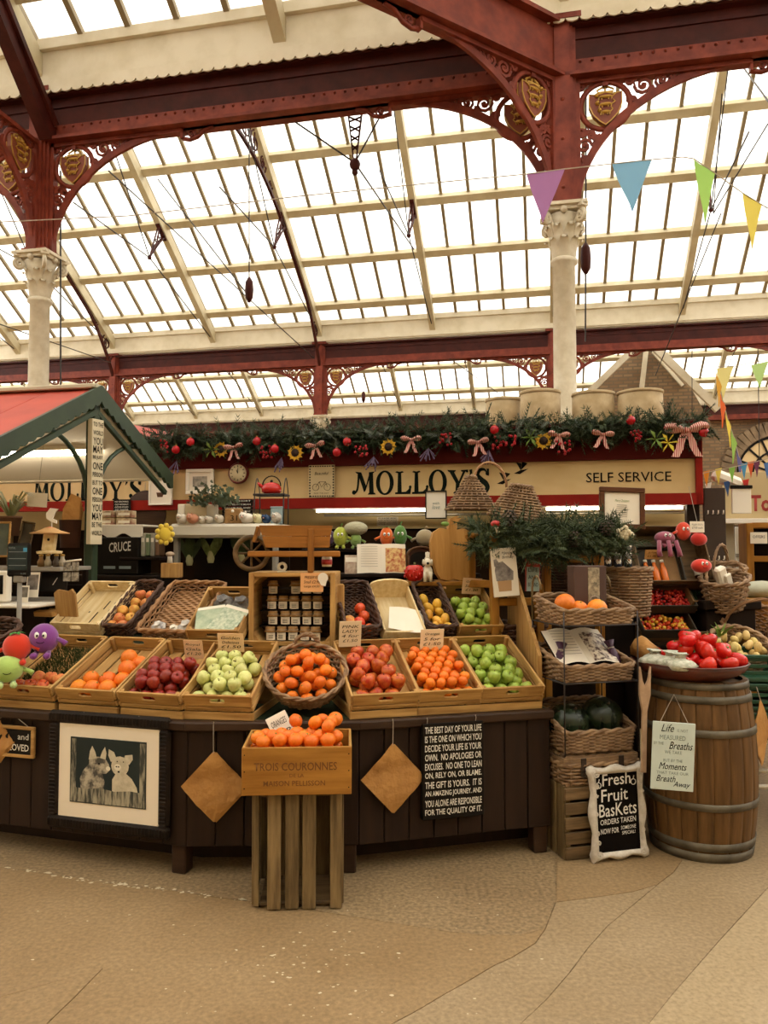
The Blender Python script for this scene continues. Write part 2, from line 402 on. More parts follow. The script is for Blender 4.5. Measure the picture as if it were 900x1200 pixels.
def slope(v0, k0, k1, back=False, seen=True, rows=5, rods=True):
    """one glazed slope; v0 = eave line, k0..k1 = pane columns counted from U0"""
    if not back:
        ex, ey, o = UD, (-VD*cS+Vector((0, 0, sS))), UV(U0, v0-.05, ZE)
    else:
        ex, ey, o = -UD, (VD*cS+Vector((0, 0, sS))), UV(U0, v0+.05, ZE)
    ez = ex.cross(ey)
    M = Matrix((ex, ey, ez)).transposed().to_4x4(); M.translation = o
    c = bpy.data.objects.new('ceiling', None); COL.objects.link(c); c.matrix_basis = M; struct(c)
    c['label'] = 'glazed roof slope on cream timber rafters'
    ys = [s/cS for s in [0.0]+SROWS]+[RIDGE/cS]
    L = RIDGE/cS
    if back: k0, k1 = -k1, -k0
    bars = MB()
    for k in range(k0, k1+1): bars.box((k*PW, L/2, .03), (.075, L, .08))
    stuff(bars.obj('glazing_bars', M_bar, c))
    pm = {}
    pan = MB()
    for r in range(len(ys)-1):
        a, b = ys[r]+.02, ys[r+1]-.02
        if seen and r < rows:
            me = MB().box((0, 0, 0), (PW-.012, b-a, .008)).mesh('pane'); me.materials.append(M_glass)
            for k in range(k0, k1): mobj('pane', me, c, ((k+.5)*PW, (a+b)/2, -.006))
        else: pan.box(((k0+k1)/2*PW, (a+b)/2, -.006), ((k1-k0)*PW, b-a, .008))
    if pan.v: pan.obj('upper_glazing', M_glass, c)
    me = MB().box((0, 0, .07), ((k1-k0)*PW, .13, .14)).box((0, -.02, .16), ((k1-k0)*PW, .2, .05)).mesh('purlin'); me.materials.append(M_raf)
    for s in SROWS: mobj('purlin', me, c, ((k0+k1)/2*PW, s/cS, 0))
    MB().box(((k0+k1)/2*PW, L-.05, .05), ((k1-k0)*PW, .2, .2)).obj('ridge_board', M_cream, c)
    raf = MB().box((0, L/2-.15, .27), (.16, L+.3, .26)).mesh('rafter'); raf.materials.append(M_raf)
    strut = MB()
    y = 3.1/cS; dep = 1.05
    for sg in (-1, 1):
        strut.tube([(sg*.02, y-.16, .4), (sg*.05, y-.03, .4+dep*.5), (0, y, .4+dep)], .022, 4)
        strut.tube([(sg*.02, y+.16, .4), (sg*.05, y+.03, .4+dep*.5), (0, y, .4+dep)], .022, 4)
    strut.ball((0, y, .42+dep), .06, n=6, m=4); strut.box((0, y, .42), (.1, .5, .05))
    for q in range(3): strut.tube([(0, y+.07*math.cos(a*PI/4), .55+q*.13+.06*math.sin(a*PI/4)) for a in range(8)], .014, 4, True)
    strut = strut.mesh('strut'); strut.materials.append(M_iron_shade)
    rod = MB()
    rod.tube([(0, .1, .4), (0, y, .42+dep)], .016, 4); rod.tube([(0, L-.1, .4), (0, y, .42+dep)], .016, 4)
    tie = Vector((0, y, .42+dep)); rod.tube([tie, tie+Vector((0, 3.2*cS, 3.2*sS))], .016, 4)
    rod = rod.mesh('tie_rod'); rod.materials.append(M_rod)
    for k in range(k0, k1+1):
        if k % 5 == 0:
            mobj('rafter', raf, c, (k*PW, 0, 0))
            if rods:
                mobj('strut', strut, c, (k*PW, 0, 0)); mobj('tie_rod', rod, c, (k*PW, 0, 0))
    return c
slope(ROW2, -29, 12)
slope(ROW3, -40, 22, rows=3)
slope(ROW1, -20, 12, rods=False)
slope(ROW1, -29, 12, back=True, seen=False, rods=False)
slope(ROW2, -40, 22, back=True, seen=False, rods=False)
slope(ROW1-2*RIDGE, -40, 30, back=True, seen=False, rods=False)
slope(ROW1-2*RIDGE, -40, 30, seen=False, rods=False)

# ---- ornate bracket meshes (local x outward from the pillar, z down from the girder)
BA, BB = 1.85, 1.5
def arcpt(t, off=0): return ((BA)-(BA-off)*math.cos(t*PI/2), -BB+(BB-off)*math.sin(t*PI/2))
bk = MB()
bk.tube([(x, 0, z) for x, z in [arcpt(i/20) for i in range(21)]], .03, 4, flat=1.9, up=(0, 1, 0))
bk.box((BA/2, 0, -.03), (BA, .1, .05)); bk.box((.03, 0, -BB/2), (.05, .1, BB))
bk.box((BA-.0, 0, -.07), (.03, .08, .12))
bk.tube([(BA, 0, -.12), (BA+.1, 0, -.145), (BA+.2, 0, -.12), (BA+.3, 0, -.04), (BA+.42, 0, -.015)], .026, 6)
bk.tube(spiral(BA+.12, -.075, .06, -PI/2, 1.5, 1), .016, 4)
ME_br = bk.mesh('bracket'); ME_br.materials.append(M_iron)
RC = (.33, -.325); RR = .27
b2 = MB(); b2.tube([(RC[0]+RR*math.cos(a*PI/12), 0, RC[1]+RR*math.sin(a*PI/12)) for a in range(24)], .024, 5, True, flat=1.4, up=(0, 1, 0))
b2.box((RC[0], 0, -.06), (.06, .07, .09))
ME_ring = b2.mesh('ring'); ME_ring.materials.append(M_iron)
sh = MB(); so = [(-.2, .12), (-.1, .1), (0, .13), (.1, .1), (.2, .12), (.2, -.03), (.15, -.15), (.07, -.24), (0, -.29), (-.07, -.24), (-.15, -.15), (-.2, -.03)]
sh.prism(so, .07, (RC[0], 0, RC[1]+.03))
for _m in (sh,): _m.v = [(RC[0]+(x-RC[0])*.86, y, RC[1]+(z-RC[1])*.86) for x, y, z in _m.v]
ME_sh = sh.mesh('shield'); ME_sh.materials.append(mat('shield_bronze', '#7d3c26', .5))
li = MB()
for sg in (-1, 1):
    for zz, w in ((.07, .13), (-.03, .12), (-.13, .09)):
        cx, cz, y = RC[0], RC[1]+.03+zz, sg*.045
        li.ball((cx, y, cz), 1, (w*.75, .02, .022), 8, 4); li.ball((cx-w*.85, y, cz+.025), .03, n=6, m=4)
        li.tube([(cx+w*.7, y, cz), (cx+w, y, cz+.03), (cx+w*.8, y, cz+.05)], .009, 4)
        for lx in (-.6, -.3, .35, .65): li.tube([(cx+w*lx, y, cz), (cx+w*lx-.01, y, cz-.04)], .009, 4)
    li.tube([(RC[0]+x*1.02, sg*.037, RC[1]+.03+z*1.02) for x, z in so], .009, 4, True)
li.v = [(RC[0]+(x-RC[0])*.86, y, RC[1]+(z-RC[1])*.86) for x, y, z in li.v]
ME_li = li.mesh('lions'); ME_li.materials.append(M_gold)
cr = MB()
cr.box((RC[0], 0, RC[1]+.165), (.2, .08, .025))
for a in (-.08, 0, .08):
    cr.tube([(RC[0]+a, 0, RC[1]+.17), (RC[0]+a*1.3, 0, RC[1]+.22), (RC[0]+a*.3, 0, RC[1]+.26)], .014, 5)
cr.ball((RC[0], 0, RC[1]+.28), .025, n=6, m=4)
cr.v = [(RC[0]+(x-RC[0])*.86, y, RC[1]+(z-RC[1])*.86) for x, y, z in cr.v]
ME_cr = cr.mesh('crown'); ME_cr.materials.append(M_gold)
sc = MB()
for (x, z, r, a0, d) in [(.1, -.76, .075, 0, 1), (.17, -.64, .05, PI, -1), (.07, -.93, .055, PI/2, -1), (.74, -.13, .09, PI, 1), (.93, -.1, .075, 0, -1),
                         (1.1, -.08, .06, PI, 1), (1.26, -.06, .045, 0, -1), (.07, -.07, .06, 0, 1), (.62, -.3, .05, PI, -1), (.6, -.07, .05, 0, 1),
                         (.05, -1.06, .035, PI/2, 1), (.07, -.6, .05, 0, -1), (.84, -.21, .04, PI/2, 1), (1.4, -.04, .03, 0, -1), (.22, -.68, .03, 0, 1)]:
    sc.tube(spiral(x, z, r*1.12, a0, 1.6, d), .02, 4); sc.ball((x, 0, z), r*.3, n=6, m=4)
    sc.tube([(x+r*math.cos(a0), 0, z+r*math.sin(a0)), (x+r*1.3*math.cos(a0)+.01, 0, z+r*.6), (x+r*1.2*math.cos(a0), 0, min(-.02, z+r*1.6))], .014, 4)
ME_sc = sc.mesh('scrollwork'); ME_sc.materials.append(M_iron)
def bracket(par, M):
    b = mobj('bracket', ME_br, par, M=M)
    for n, me in (('ring', ME_ring), ('shield', ME_sh), ('lion_relief', ME_li), ('crown', ME_cr), ('scrollwork', ME_sc)): mobj(n, me, b)
# ---- columns
sf = MB(); sf.lathe([(.19, 0), (.19, .25), (.16, .3), (.135, .42), (.13, 2.6), (.14, 2.62), (.14, 2.66), (.13, 2.68), (.127, 2.95), (.138, 2.97), (.138, 3.0), (.127, 3.02),
                     (.122, ZC-.64), (.15, ZC-.62), (.155, ZC-.585), (.125, ZC-.56)], 20)
ME_sf = sf.mesh('shaft'); ME_sf.materials.append(M_stone)
cp = MB(); cp.lathe([(.125, ZC-.57), (.13, ZC-.4), (.16, ZC-.2), (.2, ZC-.09)], 16)
cp.box((0, 0, ZC-.045), (.42, .42, .05)); cp.box((0, 0, ZC-.012), (.5, .5, .035))
for k in range(4):
    w = PI/4+k*PI/2; ca, sa = math.cos(w), math.sin(w)
    sp = [(.16+x, 0, z) for x, _, z in spiral(.09, ZC-.15, .075, PI/2, 1.7, -1, 16)]
    cp.tube([(x*ca, x*sa, z) for x, y, z in sp], .026, 5); cp.tube([(.1*ca, .1*sa, ZC-.42), (.17*ca, .17*sa, ZC-.22), (.25*ca, .25*sa, ZC-.08)], .025, 5)
    cp.box((.235*ca, .235*sa, ZC-.028), (.17, .1, .06), RZ(w))
    w = k*PI/2; cp.ball((.2*math.cos(w), .2*math.sin(w), ZC-.07), .045, n=8, m=5)
for tier, (z0, h, r0, n) in enumerate(((ZC-.56, .2, .13, 8), (ZC-.46, .24, .14, 8))):
    for k in range(n):
        w = 2*PI*(k+.5*tier)/n; ca, sa = math.cos(w), math.sin(w)
        prof = [(r0, 0), (r0+.015, h*.5), (r0+.05, h*.9), (r0+.085, h), (r0+.08, h*.88)]
        rows = []
        for (rr, zz), hw in zip(prof, (.05, .06, .05, .035, .01)):
            rows.append([(rr*ca-q*hw*sa-abs(q)*.015*ca, rr*sa+q*hw*ca-abs(q)*.015*sa, z0+zz) for q in (-1, 0, 1)])
        cp.strip(rows)
ME_cp = cp.mesh('capital'); ME_cp.materials.append(M_stone)
pl = MB()
pl.box((0, 0, (ZC+ZT)/2), (.17, .3, ZT-ZC)); pl.box((0, 0, (ZC+ZT)/2), (.3, .17, ZT-ZC)); pl.box((0, 0, (ZC+ZT)/2), (.23, .23, ZT-ZC))
pl.box((0, 0, ZC+.03), (.34, .34, .06)); pl.box((0, 0, ZT+.03), (.42, .42, .06)); pl.box((0, 0, ZT+.5), (.2, .2, 1.0))
for z in (ZC+.2, ZC+.75, ZC+1.2):
    for sx in (-1, 1): pl.ball((0, sx*.152, z), .022, n=6, m=4); pl.ball((sx*.152, 0, z), .022, n=6, m=4)
ME_pl = pl.mesh('pillar'); ME_pl.materials.append(M_iron)
def column(u, v, label, extra=()):
    t = thing('iron_column', label, 'column', group='cast iron columns of the hall', M=MB_UV(u, v))
    mobj('shaft', ME_sf, t); mobj('capital', ME_cp, t); mobj('pillar', ME_pl, t)
    for a in (0, PI)+tuple(extra):
        bracket(t, Matrix.Rotation(a, 4, 'Z') @ Matrix.Translation((.14, 0, ZG)))
    return t
column(U0, ROW1, 'cream column with red pillar and scrolled brackets behind the striped-bow garland', (R(225),))
column(U0-BAY, ROW1, 'cream column with red pillar rising behind the red-roofed stall', (R(-90),))
column(U0+BAY, ROW1, 'red iron column past the right edge of the stall')
column(U0-2*BAY, ROW1, 'red iron column past the left edge of the picture')
for k, lb in ((0, 'distant red column directly behind the large cream column'), (1, 'small distant red column rising above the sunflower garland'), (2, 'small distant red column between stall roof ridge and glass'),
              (3, 'far distant red column at the left edge')):
    column(U0-k*BAY, ROW2, lb)
column(U0+BAY, ROW2, 'small distant red column above the hanging bunting')
# ---- girders along the rows
def girder(v, u0, u1, label, rivets=False, scal=False):
    t = thing('iron_girder', label, 'girder', group='red girders of the hall', M=MB_UV(0, v)); w = u1-u0; c = (u0+u1)/2
    MB().box((c, 0, (ZG+ZT)/2), (w, .06, ZT-ZG)).obj('web', M_iron_shade, t)
    MB().box((c, 0, ZG+.02), (w, .3, .04)).box((c, 0, ZG+.13), (w, .12, .18)).obj('lower_flange', M_iron, t)
    MB().box((c, 0, ZT-.02), (w, .28, .04)).box((c, 0, ZT-.1), (w, .1, .12)).obj('upper_flange', M_iron_shade, t)
    for sg in (-1, 1):
        MB().box((c, sg*.13, (ZT+ZE)/2+.03), (w, .05, ZE-ZT-.02)).box((c, sg*.17, ZE-.02), (w, .1, .14)).box((c, sg*.16, ZT+.1), (w, .07, .05)).obj('gutter_board', M_cream, t)
    if rivets:
        rv = MB(); x = u0
        while x < u1:
            for sg in (-1, 1): rv.lathe([(.02, 0), (.017, .012), (0, .02)], 6, (x, sg*.06, ZG+.19), M=RX(PI/2 if sg < 0 else -PI/2))
            x += .13
        stuff(rv.obj('rivets', M_iron, t))
    if scal:
        s = MB(); x = u0; r = .075
        pts = [(u1, ZT+.1), (u0, ZT+.1)]
        n = int(w/(2*r))
        for i in range(n):
            for a in range(5): pts.append((u0+r+2*r*i-r*math.cos(a*PI/4), ZT+.0-.045*math.sin(a*PI/4)))
        s.prism(pts, .02, (0, -.19, 0)); s.obj('scalloped_edge', M_cream, t)
    return t
girder(ROW1, -20, 14, 'large near red girder with scalloped cream edge', True, True)
girder(ROW2, -28, 16, 'middle distance red girder under cream gutter board')
girder(ROW3, -34, 22, 'farthest red girder above the back wall')
# diagonal girder of the right column and raking red rafter of the left one
t = thing('diagonal_girder', 'red diagonal girder running from the large column to the picture top', 'girder', M=MB_UV(U0, ROW1) @ Matrix.Rotation(R(225), 4, 'Z'))
MB().box((3, 0, (ZG+ZT)/2), (6, .06, ZT-ZG)).obj('web', M_iron, t); MB().box((3, 0, ZG+.02), (6, .26, .04)).obj('lower_flange', M_iron, t); MB().box((3, 0, ZT), (6, .26, .05)).obj('upper_flange', M_iron, t)
MB().box((3, 0, ZT+.33), (6, .2, .6)).obj('gutter_board', M_cream, t)
rk = MB(); rk.tube([(0, 0, ZG+.05), (0, -4.5, ZG+.05+4.5)], .12, 4, up=(1, 0, 0)); rk.tube([(.1, 0, ZG+.2), (.1, -4.5, ZG+.2+4.5)], .05, 4)
tag(rk.obj('raking_rafter', M_iron_shade, M=MB_UV(U0-BAY+.15, ROW1-.1)), 'dark red raking rafter above the left column', 'rafter')
# principal trusses: scrolled spandrels under the rafters on the column lines
def truss(u, label):
    mb = MB(); scr = MB()
    def P(s, off): return (0, -s, ZE-.3+s*tS-off)
    N = 24; lower = []
    for i in range(N+1):
        s = RIDGE*i/N; q = i/N
        off = .25+1.0*max(0, (q-.45)/.55)**2*1.1+.9*max(0, (.25-q)/.25)**2
        lower.append(P(s, off))
        if i % 2 == 0 and (q > .55 or q < .2):
            m_ = P(s, off*.55); scr.tube([(0, m_[1]+x, m_[2]+z) for x, _, z in spiral(0, 0, off*.36, i, 1.5)], .022, 4)
            scr.tube([P(s, .1), P(s, off)], .018, 4)
    mb.tube(lower, .05, 4, up=(1, 0, 0)); mb.tube([P(RIDGE*i/N, .1) for i in range(N+1)], .05, 4, up=(1, 0, 0))
    t = thing('roof_truss', label, 'truss', group='scrolled roof trusses', M=MB_UV(u, ROW2))
    mb.obj('rib', M_iron_shade, t); stuff(scr.obj('scrollwork', M_iron_shade, t))
truss(U0-BAY, 'dark red scrolled truss under the rafter left of centre')
truss(U0-2*BAY, 'dark red scrolled truss above the red-roofed stall')
# pendant of rods below the near girder
pd = thing('pendant_strut', 'dark lattice pendant with ball end hanging under near girder', 'pendant', M=Matrix.Translation(at(416, 128, 9.3)))
l = MB()
for sg in (-1, 1):
    for q in (-1, 1): l.tube([(sg*.09, q*.05, 0), (sg*.045, q*.02, -.4), (sg*.015, 0, -.66)], .013, 4)
for z in (-.1, -.22, -.34, -.46): l.tube([(-.08-z*.1, 0, z), (.08+z*.1, 0, z-.06)], .012, 4); l.tube([(.08+z*.1, 0, z), (-.08-z*.1, 0, z-.06)], .012, 4)
l.obj('lattice', M_iron_shade, pd); MB().ball((0, 0, -.7), .07, (1, 1, 1.1)).ball((0, 0, -.8), .04).obj('ball_end', M_iron_shade, pd)
mb = MB()
for q in (at(346, 143, 9.3), at(449, 130, 9.3), at(485, 292, 14.0)): mb.tube([(0, 0, -.68), q-at(416, 128, 9.3)], .012, 4)
mb.obj('rods', M_rod, pd)
# hanging wires
def wire(p0, p1, lab, node=None, r=.012):
    t = thing('suspension_rod', lab, 'rod', p0, group='thin rods under the roof'); d = p1-p0
    MB().tube([(0, 0, 0), d], r, 4).obj('rod', M_rod, t)
    if node is not None:
        q = d*node; MB().lathe([(.02, -.2), (.06, -.13), (.07, 0), (.06, .13), (.02, .2)], 8, q).obj('turnbuckle', M_iron_shade, t)
wire(at(292, 150, 12), at(292, 352, 12), 'hanging rod with turnbuckle left of the scrolled truss', .94)
wire(at(687, 80, 9.6), at(686, 400, 9.6), 'dark hanging rod close beside the cream column', .7)
wire(at(127, 200, 12), at(368, 420, 21), 'long thin diagonal tie rod crossing the left glazing')
wire(at(185, 210, 13), at(290, 345, 12), 'thin diagonal tie rod meeting the hanging turnbuckle')
wire(at(0, 380, 14), at(130, 425, 20), 'short tie rod passing behind the left column')
wire(at(71, 200, 9.9), at(71, 480, 9.9), 'thin vertical rod beside the left column')
wire(at(527, 420, 21), at(625, 490, 30), 'thin distant tie rod above the wicker basket')
wire(at(868, 75, 12), at(905, 125, 9), 'dark tie rod at upper right beyond the yellow pennant')
wire(at(900, 145, 12), at(836, 250, 14), 'dark slanting tie rod behind the green pennant')
wire(at(845, 250, 14), at(768, 440, 18), 'thin slanting tie rod below the green pennant')
wire(at(846, 110, 12), at(836, 250, 14), 'upright tie rod just right of the green pennant')
wire(at(426, 440, 26), at(426, 468, 26), 'small hanging rod beneath far bracket left of centre', .9)
wire(at(811, 395, 22), at(811, 500, 22), 'thin upright rod before the brick gable')
wire(at(888, 395, 22), at(890, 545, 22), 'thin upright rod before the arched window')
# ---- walls
M_plaster = mat('aged_plaster', '#dccfb4', .8, '#cbbb9c', 1.5)
def wallbox(name, u0, u1, v, z0, z1, m, th=.3):
    return struct(MB().box((0, 0, (z1-z0)/2), (u1-u0, th, z1-z0)).obj(name, m, M=MB_UV((u0+u1)/2, v, z0)))
wb = wallbox('wall_back', -36, 24, ROW3+.5, 0, 7.0, M_brick); wb['label'] = 'old brown brick back wall of the hall'
wallbox('wall_front', -30, 20, -10.4, 0, 12.3, M_plaster)  # unseen wall behind the camera, added to cut frontal light
wallbox('wall_left', 0, 60, 0, 0, 8, M_plaster).matrix_basis = MB_UV(-30, 15) @ Matrix.Rotation(PI/2, 4, 'Z')  # side walls out of view, added to block glow at the horizon
wallbox('wall_right', 0, 60, 0, 0, 8, M_plaster).matrix_basis = MB_UV(18, 15) @ Matrix.Rotation(PI/2, 4, 'Z')
# brick gable of the entrance with its cream bargeboards
VG = 25.5
gp = [atv(x, y, VG) for x, y in ((668, 520), (700, 452), (752, 398), (800, 440), (842, 515), (842, 800), (668, 800))]
gu = [uof(p) for p in gp]; gz = [max(0, p.z) for p in gp]
mb = MB(); mb.prism(list(zip([u-gu[2] for u in gu], gz)), .3)
g = struct(mb.obj('wall_gable', M_brick, M=MB_UV(gu[2], VG))); g['label'] = 'brown brick gable wall with cream rafters'
def gbeam(a, b, w, d, dv=-.4):
    pa, pb = atv(*a, VG+dv), atv(*b, VG+dv); L0 = Matrix(MB_UV(gu[2], VG)).inverted()
    pa, pb = L0 @ pa, L0 @ pb
    MB().tube([pa, pb], w, 4, flat=d, up=(0, 1, 0)).obj('gable_rafter', M_cream, g)
gbeam((762, 402), (842, 480), .13, 1.2, -1.2); gbeam((750, 402), (690, 460), .11, 1.2, -1.2); gbeam((758, 402), (752, 455), .1, 1); gbeam((765, 412), (800, 452), .07, 1, -.3)
# arched fanlight window in the back wall at right
aw = atv(911, 556, ROW3+.2); W = Matrix.Translation(aw) @ Matrix.Rotation(-AX, 4, 'Z')
win = struct(bpy.data.objects.new('window_1', None)); COL.objects.link(win); win.matrix_basis = W; win['label'] = 'arched fanlight window with a cream pane in the back wall'
ra = 1.55
mb = MB(); mb.prism([(ra*math.cos(a*PI/16), ra*math.sin(a*PI/16)) for a in range(17)], .05); mb.obj('pane', mat('fanlight_glass', '#d9bd8c', .4), win)  # pane in one even cream colour
mb = MB()
for rr in (ra, ra*.62): mb.tube([(rr*math.cos(a*PI/16), -.05, rr*math.sin(a*PI/16)) for a in range(17)], .06, 4)
for a in range(1, 8): mb.tube([(.3*math.cos(a*PI/8), -.05, .3*math.sin(a*PI/8)), (ra*math.cos(a*PI/8), -.05, ra*math.sin(a*PI/8))], .05, 4)
mb.obj('window_bar', M_black, win)
mb = MB()
for a in range(24):
    w = (a+.5)*PI/24; mb.cbox(((ra+.35)*math.cos(w), -.08, (ra+.35)*math.sin(w)), (.23, .15, .6), .02, RY(-w+PI/2))
mb.obj('arch_stones', mat('arch_stone', '#8a745a', .8, '#6d5a45', 3), win)
# ================================================================ shared small builders
M_pine = mat('pine_needles', '#445238', .75, '#2e3a25', 20, var=0)
M_bow = None
def stripemat(name, ca, cb, sc=90, axis='x'):
    m = bpy.data.materials.new(name); m.use_nodes = True; N = m.node_tree.nodes; L = m.node_tree.links; p = N['Principled BSDF']
    tc = N.new('ShaderNodeTexCoord'); w = N.new('ShaderNodeTexWave'); w.inputs['Scale'].default_value = sc
    w.bands_direction = 'X' if axis == 'x' else 'Z'
    L.new(tc.outputs['Object'], w.inputs['Vector']); r = N.new('ShaderNodeValToRGB'); r.color_ramp.interpolation = 'CONSTANT'
    r.color_ramp.elements[0].color = hx(ca); r.color_ramp.elements[1].color = hx(cb); r.color_ramp.elements[1].position = .5
    L.new(w.outputs['Fac'], r.inputs[0]); L.new(r.outputs[0], p.inputs['Base Color']); p.inputs['Roughness'].default_value = .7
    return m
M_bow = stripemat('candy_stripe_ribbon', '#a5323a', '#d9b9a8', 24)
M_petal = mat('sunflower_petal', '#dfae2b', .6); M_seed = mat('sunflower_seed_head', '#2c1a10', .8)
M_berry = mat('red_berry', '#a51720', .3, var=.2); M_lav = mat('dried_lavender', '#5b4a60', .8); M_yel = mat('yellow_lily', '#d8c23a', .6)
M_leafg = mat('fresh_leaf', '#6f8a3a', .6)
def sprigs(mb, c, n, r, ln=.09, w=.006, seed=0, dirs=None):
    rnd = random.Random(seed)
    for _ in range(n):
        d = Vector((rnd.gauss(0, 1), rnd.gauss(0, 1)-.3, rnd.gauss(0, .8)))
        d.normalize(); b = Vector(c)+Vector((rnd.uniform(-r, r), rnd.uniform(-r, r), rnd.uniform(-r, r)*.8))
        s = d.cross(Vector((rnd.random(), rnd.random(), rnd.random()))).normalized()
        q = d.cross(s); l = ln*rnd.uniform(.6, 1.2)
        for k in range(6):
            t = k/6; o = b+d*l*t; sp = l*.42*(1-.5*t)
            for sg in (s, -s, q, -q):
                e = o+d*sp*.75+sg*sp*.6; wv = d.cross(sg).normalized()*w*.5
                mb.add([o-wv, o+wv, e], [(0, 1, 2)])
def bow(par, c, s=.1, rz=0):
    mb = MB(); mb.X = Matrix.Translation(Vector(c)) @ Matrix.Rotation(rz, 4, 'Y'); s *= 1.25
    for sg in (-1, 1):
        up = [(0, .06), (.3, .28), (.65, .42), (.95, .36), (1.05, .12)]; dn = [(0, -.06), (.3, -.12), (.65, -.16), (.95, -.08), (1.05, .1)]
        mb.strip([[(sg*a_[0]*s, -.04-.05*s*math.sin(i), a_[1]*s), (sg*(a_[0]+b_[0])/2*s, -.05-.45*s*math.sin(PI*i/5), (a_[1]+b_[1])/2*s), (sg*b_[0]*s, -.04-.05*s*math.sin(i), b_[1]*s)] for i, (a_, b_) in enumerate(zip(up, dn))])
        tl = [(0, 0), (.25, -.5), (.34, -.9), (.55, -1.3)]
        mb.strip([[(sg*x*s-.17*s, -.035-.008*i, z*s), (sg*x*s+.17*s, -.045-.008*i, z*s-.05*s)] for i, (x, z) in enumerate(tl)])
    mb.ball((0, -.05, 0), .16*s, n=8, m=5)
    return mb.obj('bow', M_bow, par)
def sunflower(par, c, r=.06):
    mb = MB(); mb.X = Matrix.Translation(Vector(c))
    for ring, n in ((1.0, 11), (.8, 11)):
        for k in range(n):
            a = 2*PI*(k+(.5 if ring < 1 else 0))/n; ca, sa = math.cos(a), math.sin(a); y = -.02-(.008 if ring < 1 else 0)
            pr = [(.35, 0, 0), (.7, .17, -.15), (1.05*ring, 0, .05), (.7, -.17, -.15)]
            mb.add([(r*(q*ca-h*sa), y+yy*r*.4, r*(q*sa+h*ca)) for q, h, yy in pr], [(0, 1, 2, 3)])
    o = mb.obj('sunflower', M_petal, par)
    MB().lathe([(r*.5, 0), (r*.45, .012), (0, .02)], 12, c=(c[0], c[1]-.025, c[2]), M=RX(PI/2)).obj('seed_head', M_seed, o)
def berries(par, c, n=14, r=.05, br=.011, seed=1, m=None):
    rnd = random.Random(seed); mb = MB()
    for _ in range(n): mb.ball((c[0]+rnd.uniform(-r, r), c[1]-.04-rnd.uniform(0, r*.6), c[2]+rnd.uniform(-r, r)), br, n=6, m=4)
    stuff(mb.obj('berry_cluster', m or M_berry, par))
def bauble(par, c, r=.035):
    o = MB().ball((c[0], c[1]-.06, c[2]), r, n=12, m=8).obj('bauble', mat('red_bauble', '#b01a22', .25), par)
    MB().lathe([(r*.25, r*.95), (r*.25, r*1.2), (0, r*1.22)], 8, (c[0], c[1]-.06, c[2])).obj('cap', M_gold, o)
def lavender(par, c, seed=0):
    rnd = random.Random(seed); mb = MB()
    for _ in range(12):
        e = (c[0]+rnd.uniform(-.06, .06), c[1]-.05-rnd.uniform(0, .04), c[2]-rnd.uniform(.06, .13))
        mb.tube([c, e], [.002, .006], 4)
    stuff(mb.obj('lavender_sprig', M_lav, par))
# ---------------------------------------------------------------- wicker
def rrect(w, d, r, K):
    r = min(r, w/2-.001, d/2-.001); seg = []
    segs = [((-w/2+r, -d/2), (w/2-r, -d/2)), ('c', w/2-r, -d/2+r, -PI/2), ((w/2, -d/2+r), (w/2, d/2-r)), ('c', w/2-r, d/2-r, 0),
            ((w/2-r, d/2), (-w/2+r, d/2)), ('c', -w/2+r, d/2-r, PI/2), ((-w/2, d/2-r), (-w/2, -d/2+r)), ('c', -w/2+r, -d/2+r, PI)]
    ls = [(w-2*r) if i in (0, 4) else (d-2*r) if i in (2, 6) else r*PI/2 for i in range(8)]
    T = sum(ls); out = []
    for k in range(K):
        s = T*k/K
        for i, l in enumerate(ls):
            if s <= l or i == 7:
                g = segs[i]
                if g[0] == 'c':
                    a = g[3]+min(1, s/max(l, 1e-9))*PI/2; out.append((g[1]+r*math.cos(a), g[2]+r*math.sin(a)))
                else:
                    t = s/max(l, 1e-9); out.append((g[0][0]+(g[1][0]-g[0][0])*t, g[0][1]+(g[1][1]-g[0][1])*t))
                break
            s -= l
    return out
